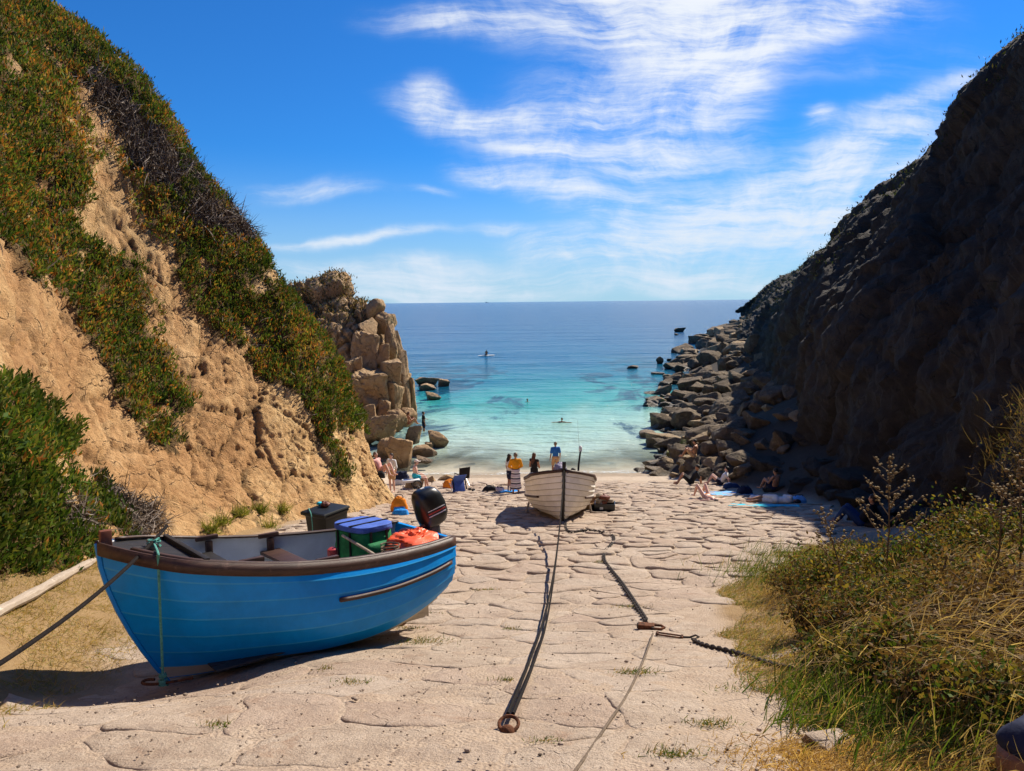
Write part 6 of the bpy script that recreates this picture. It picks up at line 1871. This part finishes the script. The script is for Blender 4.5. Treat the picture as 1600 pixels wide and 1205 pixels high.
def towel(label, m, px, py, size, yaw=0, seed=1.0, name='towel'):
    c = G(px, py); n, k = 22, 14
    xs = np.linspace(-.5, .5, n) * size[0]; ys = np.linspace(-.5, .5, k) * size[1]
    Xg, Yg = np.meshgrid(xs, ys, indexing='ij')
    ca, sa = math.cos(R(yaw)), math.sin(R(yaw))
    wob = fbm(np.stack([Xg.ravel(), Yg.ravel(), 0 * Xg.ravel()], -1), 1.5, 2, seed=seed).reshape(Xg.shape) * .06
    wx = c[0] + Xg * ca - Yg * sa + wob; wy = c[1] + Xg * sa + Yg * ca + wob
    P_ = np.stack([wx, wy, gz(wx, wy)], -1)
    lift = .05 + np.abs(fbm(P_.reshape(-1, 3), 4.0, 2, seed=seed)).reshape(Xg.shape) * .035
    P_[..., 2] += lift
    B_ = P_.copy(); B_[..., 2] -= .012
    V = np.concatenate([P_.reshape(-1, 3), B_.reshape(-1, 3)]) - c
    g_ = gridfaces(n, k); nn = n * k
    F_ = [tuple(q) for q in g_] + [tuple(q[::-1] + nn) for q in g_]
    ring = [i * k for i in range(n)] + [(n - 1) * k + j for j in range(1, k)] + [i * k + k - 1 for i in range(n - 2, -1, -1)] + [j for j in range(k - 2, 0, -1)]
    F_ += [(ring[i], ring[(i + 1) % len(ring)], ring[(i + 1) % len(ring)] + nn, ring[i] + nn)[::-1] for i in range(len(ring))]
    return tag(link(name, np_mesh(name, V, F_), m, None, loc=c), label, 'towel' if name == 'towel' else 'mat')
# wheelie bin
bp = on(513, 14.9)
bn = thing('wheelie_bin', 'dark wheelie bin with cluttered lid at the foot of the left cliff', 'bin', (bp[0], bp[1], bp[2] - .02), (0, 0, R(-28)))
mb = MB(); n = 4
V = []
for z, hx, hy in ((0.03, .20, .24), (.06, .215, .255), (.55, .25, .30), (.93, .275, .335), (.95, .295, .355), (.99, .295, .355)):
    V += [(-hx, -hy, z), (hx, -hy, z), (hx, hy, z), (-hx, hy, z)]
F_ = [(i * 4 + k, i * 4 + (k + 1) % 4, i * 4 + 4 + (k + 1) % 4, i * 4 + 4 + k) for i in range(5) for k in range(4)] + [(3, 2, 1, 0), (20, 21, 22, 23)]
mb.add(V, F_); mb.build('body', M['dark_green_plastic'], bn, bevel=.018)
mb = MB(); mb.box((0, -.02, 1.03), (.64, .80, .05), None, .95); mb.box((0, -.40, 1.01), (.64, .05, .07)); lid = mb.build('lid', M['dark_green_plastic'], bn, bevel=.015)
mb = MB(); mb.tube([(-.24, .40, .98), (.24, .40, .98)], .016, 8); mb.build('handle', M['dark_green_plastic'], bn)
for sd in (1, -1):
    mb = MB(); mb.lathe([(.04, -.025), (.10, -.025), (.10, .025), (.04, .025)], 18); mb.build('wheel', M['black_plastic'], bn, loc=(sd * .27, .24, .10), rot=(0, R(90), 0))
bpy.context.view_layer.update()
BNM = bn.matrix_world.copy()
def onbin(x, y, z): return BNM @ Vector((x, y, z))
rope('looped_cord', [onbin(-.25, -.25, 1.075), onbin(-.1, -.38, 1.08), onbin(0.02, -.47, 1.03), onbin(.05, -.48, .75), onbin(0.0, -.46, .4), onbin(.12, -.5, .1)], .011, M['rope_teal'], 'pale teal cord hanging over the front of the wheelie bin')
o = link('seaweed_lump', lumpy([(0, 0, 0, .08, .07), (.05, 0, 0, .1, .09), (.10, 0, 0, .06, .06), (.12, 0, 0, .01, .01)], 16, 2, .05, 6.).mesh('seaweed_lump'), M['red_wood']); o.location = onbin(-.08, .05, 1.055); tag(o, 'brown lump lying on the wheelie bin lid', 'lump')
o = link('cloth_rag', lumpy([(0, 0, 0, .07, .06), (.03, 0, 0, .09, .08), (.06, 0, 0, .05, .05), (.07, 0, 0, .01, .01)], 16, 2, .04, 8.).mesh('cloth_rag'), M['turquoise_cloth']); o.location = onbin(-.27, .12, 1.055); tag(o, 'pale blue rag at the left end of the wheelie bin lid', 'rag')
# belongings by the left rocks
bag('orange and bright blue rucksack against the pale cliff nose', M['orange_cloth'], 624, 801, (.50, .32, .50), 10, M['bright_blue_cloth'], 2., 'rucksack', True, 'rucksack')
bag('bright blue bag lying in front of the orange rucksack', M['bright_blue_cloth'], 626, 805, (.50, .28, .20), 4, None, 9., strap=False)
bag('dark navy bag piled on the trolley beside the seated person in the cap', M['navy_cloth'], 627, 757, (.75, .5, .62), 0, M['white_cloth'], 3.)
tr_ = place(thing('beach_trolley', 'beach trolley with dark wheel and white frame below the navy bag', 'trolley'), 644, 766, 15)
mb = MB(); mb.tube([(-.42, 0, .34), (.35, 0, .36)], .018, 7); mb.tube([(-.35, 0, .34), (-.42, 0, .02)], .018, 7); mb.tube([(-.42, .3, .34), (.35, .3, .36)], .018, 7); mb.box((-.02, .15, .40), (.75, .34, .05)); mb.build('frame', M['white_paint'], tr_)
for y_ in (-.04, .34):
    mb = MB(); mb.tube([(.22 + .19 * math.cos(a * .3927), y_, .21 + .19 * math.sin(a * .3927)) for a in range(16)], .032, 8, closed=True); wh = mb.build('wheel', M['black_plastic'], tr_)
    mb = MB()
    for a in range(4): mb.tube([(.22 + .18 * math.cos(a * .785), y_, .21 + .18 * math.sin(a * .785)), (.22 - .18 * math.cos(a * .785), y_, .21 - .18 * math.sin(a * .785))], .008, 5)
    mb.build('spokes', M['grey_metal'], wh)
bag('black bag on the ledge below the reclining person in pink', M['charcoal_cloth'], 594, 760, (.32, .24, .24), 0, None, 5.)
ql = on_left_cliff(594, 741); bpy.data.objects[[o.name for o in bpy.data.objects if o.get('label') == 'black bag on the ledge below the reclining person in pink'][0]].location = ql + A([.05, -.12, -.08])
bag('orange bag beside the low boulder near the water', M['orange_cloth'], 702, 764, (.55, .4, .42), 20, None, 6.)
def folding_chair(label, px, py, yaw, m, lying=False):
    root = place(thing('folding_chair', label, 'chair'), px, py, yaw)
    if lying: root.rotation_euler = (R(62), 0, R(yaw)); root.location.z += .12
    mb = MB(); mb.box((0, .26, .66), (.52, .02, .52), Matrix.Rotation(R(-12), 3, 'X')); mb.build('backrest', m, root, bevel=.006)
    mb = MB(); mb.box((0, 0, .40), (.52, .48, .02)); mb.build('seat', m, root, bevel=.006)
    for a, b_ in (((-.26, -.24, 0), (-.26, .24, .42)), ((.26, -.24, 0), (.26, .24, .42)), ((-.26, .26, 0), (-.26, -.22, .40)), ((.26, .26, 0), (.26, -.22, .40))):
        mb = MB(); mb.tube([a, b_], .013, 7); mb.build('leg', M['grey_metal'], root)
    for x_ in (-.26, .26):
        mb = MB(); mb.tube([(x_, .22, .40), (x_, .31, .94)], .013, 7); mb.build('back_post', M['grey_metal'], root)
        mb = MB(); mb.box((x_, .02, .60), (.05, .44, .03)); mb.tube([(x_, -.18, .4), (x_, -.18, .59)], .012, 6); mb.build('armrest', M['charcoal_cloth'], root, bevel=.004)
    return root
folding_chair('black folding chair standing empty by the water', 722, 760, -150, M['charcoal_cloth'])
folding_chair('blue folding chair fallen over beside the orange bag', 713, 768, 20, M['blue_cloth'], True)
def shoe(px, py, yaw, label):
    root = place(thing('shoe', label, 'shoe', group='shoes left on the slipway'), px, py, yaw, .03)
    rounded_loft([(0, 0, 0, .05, .14), (.02, 0, 0, .052, .142)], 16, 2.4).build('sole', M['white_cloth'], root)
    lumpy([(.02, 0, 0, .05, .135), (.06, 0, -.02, .048, .115), (.09, 0, -.06, .04, .06), (.10, 0, -.06, .02, .03)], 16, 2.4, .008, 3.).build('upper', M['charcoal_cloth'], root)
shoe(734, 767, 30, 'dark shoe left of its pair between the chairs and the black bag'); shoe(740, 768, -20, 'dark shoe right of its pair between the chairs and the black bag')
bag('long black bag lying on the slipway left of the yellow topped person', M['charcoal_cloth'], 766, 769, (.62, .34, .26), 0, None, 7.)
bag('patterned pink and black bag next to the long black one', M['striped_cloth'], 781, 770, (.36, .3, .26), 0, None, 8.)
towel('blue towel at the feet of the person in the yellow top', M['bright_blue_cloth'], 794, 769, (.8, .9), 10, 2.)
# by the right hand sunbathers
towel('sky blue towel beside the sunbather with raised knees', M['light_blue_cloth'], 1136, 773, (1.5, 1.5), 12, 3.)
bag('navy bag on the sky blue towel at the edge of the shade', M['navy_cloth'], 1163, 774, (.6, .4, .34), 10, None, 11.)
bag('dark blue sleeping roll on the far side of the sky blue towel', M['jean_cloth'], 1142, 764, (.7, .3, .26), 5, None, 12., strap=False, name='sleeping_roll')
towel('turquoise mat under the white shirted sleeper', M['turquoise_cloth'], 1192, 792, (2.2, .7), -14, 4., 'mat')
bag('pale grey crumpled bag between the two mats', M['white_cloth'], 1180, 781, (.4, .3, .18), 0, None, 13., strap=False)
bag('pale bag in the shade beyond the sleeper', M['light_blue_cloth'], 1248, 786, (.5, .35, .25), 0, None, 14.)
# gear by the white boat
cr = G(928, 798)
cro = thing('fish_crate', 'open tan crate tipped beside the white boat', 'crate', cr, (R(8), R(-6), R(20)))
mb = MB(); mb.box((0, 0, .03), (.56, .42, .03))
for sx_, sy_, w_, d_ in ((-.27, 0, .025, .42), (.27, 0, .025, .42), (0, -.2, .56, .025), (0, .2, .56, .025)): mb.box((sx_, sy_, .20), (w_, d_, .34))
mb.build('box', M['tan_cloth'], cro, bevel=.004)
mb = MB(); mb.box((-.02, -.215, .20), (.30, .008, .24)); mb.build('dark_panel', M['charcoal_cloth'], cro)
ck = G(945, 800)
cko = thing('fish_crate', 'black plastic crate holding wooden floats right of the white boat', 'crate', ck, (0, 0, R(-8)))
mb = MB(); mb.box((0, 0, .03), (.62, .42, .03))
for sx_, sy_, w_, d_ in ((-.30, 0, .025, .42), (.30, 0, .025, .42), (0, -.2, .62, .025), (0, .2, .62, .025)): mb.box((sx_, sy_, .16), (w_, d_, .27))
mb.build('box', M['black_plastic'], cko, bevel=.004)
mb = MB(); mb.box((-.1, -.215, .17), (.10, .008, .08)); mb.build('label_panel', M['white_paint'], cko)
for k in range(8):
    mb = MB(); mb.box((0, 0, 0), (.14, .30, .10)); o = mb.build('wooden_block', M['red_wood'] if k % 3 == 0 else M['grey_wood'], None, bevel=.01)
    o.location = (ck[0] + random.uniform(-.2, .2), ck[1] + random.uniform(-.1, .1), ck[2] + .30 + .06 * (k % 4)); o.rotation_euler = (random.uniform(-.5, .5), random.uniform(-.5, .5), random.uniform(0, 3)); tag(o, ('reddish' if k % 3 == 0 else 'grey') + ' wooden block heaped in the black crate', 'wooden block', 'blocks in the black crate')
g1_ = G(962, 788); mb = MB(); mb.box((0, 0, .04), (.46, .07, .06)); mb.box((-.18, 0, .10), (.05, .08, .18)); tag(mb.build('anchor_bar', M['iron'], None, bevel=.006, loc=g1_), 'short dark iron bar on the stones right of the crates', 'iron bar')
# ------------------------------------------------------------ ropes, chains and rings on the slipway
def ring_thing(px, py, R_, r_, label, yaw, tiltd, post=True, m=None):
    c = G(px, py); root = thing('mooring_ring', label, 'iron ring', c, (0, 0, R(yaw)))
    mb = MB(); t_ = R(tiltd)
    mb.tube([(R_ * math.cos(a * .3142), R_ * math.sin(a * .3142) * math.cos(t_) + R_ * .5 * math.cos(t_), .03 + R_ * (1 + math.sin(a * .3142)) * math.sin(t_) * .9) for a in range(20)], r_, 8, closed=True); mb.build('ring', M['rust'], root)
    if post:
        mb = MB(); mb.ball((0, -.02, .02), (R_ * .8, R_ * .7, R_ * .75), 14, 9); mb.build('eye_bolt', M['rust'], root)
    return c
rc = ring_thing(794, 1146, .062, .012, 'rusty eye and ring in the near slipway that anchors the double rope', -8, 18)
ring_thing(627, 980, .075, .014, 'rusty ring standing up from the stones behind the blue boat', 30, 70, False)
stem_top = onW(stw[-1][0] + .06, 0, 1.44)
for k, (off, lab) in enumerate(((-.016, 'left strand of the dark double rope from the near ring to the white boat'), (.016, 'right strand of the dark double rope from the near ring to the white boat'))):
    a_ = Vector((rc[0] + off + .015, rc[1] + .10, rc[2] + .07)); b_ = Vector(stem_top)
    P_ = []
    for i in range(13):
        f = i / 12; q = a_.lerp(b_, f); q.z -= 4 * f * (1 - f) * .95 * (1 + (.03 if k else 0)); q.x += off * .8 * math.sin(f * 7) * (1 - f)
        q.z = max(q.z, float(gz(q.x, q.y)) + .055)
        P_.append(q)
    rope('anchor_rope', P_, .0135, M['rope_black'], lab, sub=4)
# chain from under the white boat round to the iron block
def chain(pts_, label, link_len=.07, r_=.009, m=None, parent=None, name='chain'):
    P_ = catmull(np.array(pts_, float), 400); seg = np.concatenate([[0], np.cumsum(np.linalg.norm(np.diff(P_, axis=0), axis=1))])
    n = int(seg[-1] / (link_len * .72)); root = thing(name, label, 'chain', P_[0])
    mb = MB(); l_, w_ = link_len / 2 - r_, link_len * .26
    mb.tube([(l_ * .55 + w_ * math.cos(a), w_ * math.sin(a), 0) for a in np.linspace(-1.57, 1.57, 6)] + [(-l_ * .55 - w_ * math.cos(a), -w_ * math.sin(a), 0) for a in np.linspace(-1.57, 1.57, 6)], r_, 5, closed=True)
    me = mb.mesh('chain_link'); setmat(me, m or M['iron'])
    for i in range(min(n, 300)):
        s_ = (i + .5) * seg[-1] / n; q = np.array([np.interp(s_, seg, P_[:, k]) for k in range(3)]); q2 = np.array([np.interp(s_ + .02, seg, P_[:, k]) for k in range(3)])
        d = Vector((q2 - q).tolist()).normalized(); Bm = Matrix((d, Vector((0, 0, 1)).cross(d).normalized(), d.cross(Vector((0, 0, 1)).cross(d).normalized()))).transposed()
        o = link('chain_link', me, None, root); o.matrix_local = Matrix.Translation((q - P_[0]).tolist()) @ (Bm @ Matrix.Rotation(R(45 if i % 2 else -45), 3, 'X')).to_4x4()
    return root
chain([g_up(*q, .03) for q in ((884, 816), (884, 826), (892, 832), (915, 829), (940, 832), (957, 838), (958, 848), (946, 862), (944, 876), (955, 892), (968, 908), (982, 928), (996, 950), (1010, 972))], 'thin rusty chain curling from under the white boat to the iron block', .12, .017)
ib = G(1012, 986)
blk = thing('iron_block', 'rusty iron block and shackle where the chains meet on the slipway', 'shackle', ib, (0, 0, R(-12)))
mb = MB(); mb.box((-.02, 0, .05), (.20, .10, .08)); mb.build('body', M['rust'], blk, bevel=.012)
mb = MB(); mb.tube([(-.10, 0, .06), (-.13, 0, .06)], .035, 10); mb.tube([(.06, -.07, .06), (.06, .07, .06)], .022, 10); mb.build('pin', M['iron'], blk)
mb = MB(); mb.tube([(.08, -.05, .06), (.16, -.05, .06), (.20, 0, .06), (.16, .05, .06), (.08, .05, .06)], .016, 8); mb.build('shackle_bow', M['rust'], blk)
ib2 = G(1050, 997); tb = thing('turnbuckle', 'long rusty screw link between the iron block and the heavy chain', 'turnbuckle', (ib2[0], ib2[1], ib2[2] + .03), (0, 0, R(-20)))
mb = MB(); mb.tube([(-.16, -.028, 0), (.10, -.028, 0)], .010, 7); mb.tube([(-.16, .028, 0), (.10, .028, 0)], .010, 7); mb.tube([(-.17, -.03, 0), (-.17, .03, 0)], .018, 7); mb.tube([(.11, -.03, 0), (.11, .03, 0)], .018, 7); mb.build('frame', M['rust'], tb)
mb = MB(); mb.tube([(.11, 0, 0), (.20, 0, .01), (.26, .03, .03), (.30, .0, .03), (.27, -.04, .02), (.22, -.03, .01)], .011, 7); mb.build('hook', M['iron'], tb)
chain([g_up(*q, .03) for q in ((1082, 1000), (1100, 1008), (1125, 1014), (1150, 1020), (1180, 1030), (1215, 1040), (1260, 1048))], 'heavy rusty chain running into the grass of the right bank', .075, .011)
rope('wire_cable', [g_up(*q, h_) for q, h_ in (((1020, 990), .06), ((1006, 1030), .03), ((980, 1085), .025), ((950, 1130), .025), ((920, 1175), .025), ((885, 1225), .025), ((850, 1290), .025))], .0105, M['rope_grey'], 'brown wire cable from the iron block to the bottom of the picture', 'cable')
rope('thin_line', [g_up(*q, .02) for q in ((786, 772), (776, 785), (770, 798), (764, 806), (762, 812))], .008, M['rope_black'], 'thin dark line on the stones left of the white boat', 'line')
# weathered timber at the left
pa_, pb_ = G(-40, 985), G(150, 878)
pd = Vector((pb_ - pa_).tolist()); mb = MB(); L_ = pd.length
V = []; nseg = 14
for i in range(nseg + 1):
    f = i / nseg; w_ = .075 * (1 + .12 * math.sin(i * 1.7)) * (1 if f < .9 else 1 - (f - .9) * 5)
    for k in range(8):
        a = k * math.pi / 4 + .3; q = (abs(math.cos(a)) ** 4 + abs(math.sin(a)) ** 4) ** -.25
        V.append((f * L_, w_ * math.cos(a) * q * .85 + .012 * math.sin(i * .9), .05 + w_ * .75 * math.sin(a) * q))
mb.add(V, [(i * 8 + k, i * 8 + (k + 1) % 8, i * 8 + 8 + (k + 1) % 8, i * 8 + 8 + k) for i in range(nseg) for k in range(8)] + [tuple(range(7, -1, -1)), tuple(nseg * 8 + k for k in range(8))])
o = mb.build('timber_beam', M['grey_wood'], None); o.location = pa_; o.rotation_mode = 'QUATERNION'; o.rotation_quaternion = pd.to_track_quat('X', 'Z'); tag(o, 'weathered grey timber beam lying in the dry grass at the left', 'timber')
# dry and green grass round it, tufts in the joints
n = 30000
yl = rng.uniform(3.5, 13, n); xl_ = left_edge(yl) + .25 - rng.random(n) ** .8 * 2.6
P_ = np.stack([xl_, yl, gz(xl_, yl)], -1); kk = fbm(P_, .8, 3, seed=55) > -.25; P_ = P_[kk]
gold = np.array([[.46, .31, .11], [.38, .27, .09], [.30, .22, .07], [.22, .22, .06]])
foliage('dry_grass', [grass_patch(P_, .10, .005, gold, .5, .6, .8)], M['grass'], label='short golden dry grass around the timber at the left', cat='dry grass', kind='stuff')
TUFT = [(655, 1006, .16, .13, 300, .05, 'largest green tuft, right of the blue boat'), (640, 985, .10, .06, 130, .05, 'tuft under the upright rusty ring'), (505, 1050, .05, .04, 90, .04, 'small tuft below the blue boat keel'), (552, 1070, .07, .05, 120, .04, 'tuft on the near stones below the blue boat stern'), (340, 1138, .05, .03, 90, .035, 'small tuft at the edge of the boat shadow'),
        (762, 924, .14, .05, 150, .04, 'yellow tuft left of the double rope'), (798, 986, .07, .05, 90, .04, 'tuft beside the middle of the double rope'), (940, 880, .1, .05, 100, .04, 'tuft by the bend of the thin chain'), (985, 950, .16, .07, 150, .04, 'yellow tuft left of the iron block'), (992, 1055, .10, .06, 170, .05, 'tuft crossed by the brown cable'),
        (1050, 1185, .09, .05, 160, .045, 'tuft at the bottom near the cable'), (1112, 1136, .10, .05, 180, .045, 'long tuft in the joint below the bank'), (850, 1165, .06, .03, 60, .035, 'thin tuft right of the near ring'), (788, 1068, .05, .03, 80, .04, 'tuft above the near ring'), (1170, 1080, .14, .07, 160, .04, 'straw tuft on the slab below the heavy chain'), (680, 962, .10, .04, 90, .04, 'tuft behind the blue boat stern'), (1205, 960, .1, .06, 90, .04, 'straw tuft at the edge of the bank shadow')]
for (px_, py_, rx, ry, n, L0, lab) in TUFT:
    P_ = patch_at(px_, py_, rx, ry, n); P_[:, 2] += .02
    foliage('grass_tuft', [grass_patch(P_, L0, .005, np.concatenate([lush, straw[:2]]), 1, .4, .6)], M['grass'], label=lab + ', in the paving joints', cat='grass', group='grass tufts in the slipway joints', kind='stuff')
# rosettes at the foot of the left cliff behind the boat
for (px_, py_, lab) in [(345, 812, 'leftmost yellow green tuft at the cliff foot behind the boat'), (375, 800, 'tall yellow green tuft at the cliff foot behind the boat'), (405, 795, 'middle tuft at the cliff foot behind the boat'), (440, 792, 'dark green tuft nearest the wheelie bin'), (330, 825, 'low tuft at the cliff foot just above the boat gunwale'), (420, 822, 'low tuft between the gunwale and the wheelie bin')]:
    q = on_left_cliff(px_, py_ + 6)
    P_ = q + rng.normal(size=(170, 3)) * A([.09, .09, .02]); D = rng.normal(size=(170, 3)) * .7 + A([.2, -.3, .9])
    V, F_, k_ = blade_arrays(P_, D, rng.uniform(.15, .36, 170), np.full(170, .022), rng.normal(size=(170, 3)) * .4, 2)
    cs = np.array([[.16, .19, .03], [.24, .24, .05], [.09, .13, .02], [.30, .25, .08]])[rng.integers(0, 4, 170)]
    foliage('leaf_tuft', [(V, F_, k_, cs)], M['grass'], label=lab, cat='plant', group='tufts at the left cliff foot')
# loose pebbles and grit
mb = MB()
for k in range(1500):
    y_ = 2.6 + 14 * random.random() ** 1.7; x_ = random.uniform(float(left_edge(y_)) + .2, float(right_edge(y_)))
    r_ = random.uniform(.004, .011) * (1.7 if random.random() < .05 else 1)
    mb.ball((x_, y_, float(gz(x_, y_)) + .02 + r_ * .4), (r_ * random.uniform(.8, 1.4), r_, r_ * .7), 6, 4)
tag(mb.build('pebbles', plain('pebble', (.36, .28, .21), .9, .2, .6, 9), None), 'loose pebbles and grit scattered over the slipway', 'pebbles', kind='stuff')
st_ = G(1290, 1168); o = put_rock('boulder', ROCKS, M['slip_stone'], (st_[0] + .06, st_[1] + .05, st_[2] + .01), (.34, .22, .10), .4, .1); tag(o, 'pale flat stone at the edge of the golden turf', 'stone')
# rucksack in the lower right corner
c = at(1592, 1192, 3.25); cz = float(gz(c[0], c[1]))
rk = thing('rucksack', 'dark rucksack with a brown leather base in the lower right corner', 'rucksack', (c[0] + .13, c[1], cz - .03), (R(-6), R(8), R(25)))
hh = max(.3, c[2] - cz + .16)
lumpy([(.10, 0, 0, .19, .15), (.13, 0, 0, .205, .16), (hh * .6, 0, 0, .20, .16), (hh * .9, 0, 0, .14, .11), (hh, 0, 0, .05, .04), (hh + .004, 0, 0, .01, .01)], 26, 2.6, .02, 3.).build('body', M['navy_cloth'], rk)
lumpy([(0, 0, 0, .18, .14), (.03, 0, 0, .215, .17), (.10, 0, 0, .215, .17), (.135, 0, 0, .20, .155)], 26, 2.8, .012, 6.).build('leather_base', plain('brown_leather', (.22, .10, .05), .55, .4, .25, 12, .4, 40), rk)
mb = MB(); mb.tube([tuple(q) for q in catmull(np.array([(-.15, -.08, .12), (-.20, -.14, hh * .5), (-.12, -.10, hh * .9)]), 12)], .016, 7); mb.build('strap', plain('sage_webbing', (.22, .27, .22), .8, .2), rk)
# a ship on the horizon
sp = at(761, 471.5, 9000); sh_ = thing('distant_ship', 'tiny pale ship on the horizon', 'ship', (sp[0], 9000, 0))
mb = MB(); mb.box((0, 0, 2), (44, 10, 6), None, 1.08); mb.build('hull', M['white_paint'], sh_)
mb = MB(); mb.box((-10, 0, 8), (12, 8, 6)); mb.box((-10, 0, 13), (5, 4, 4)); mb.build('deckhouse', M['white_paint'], sh_)
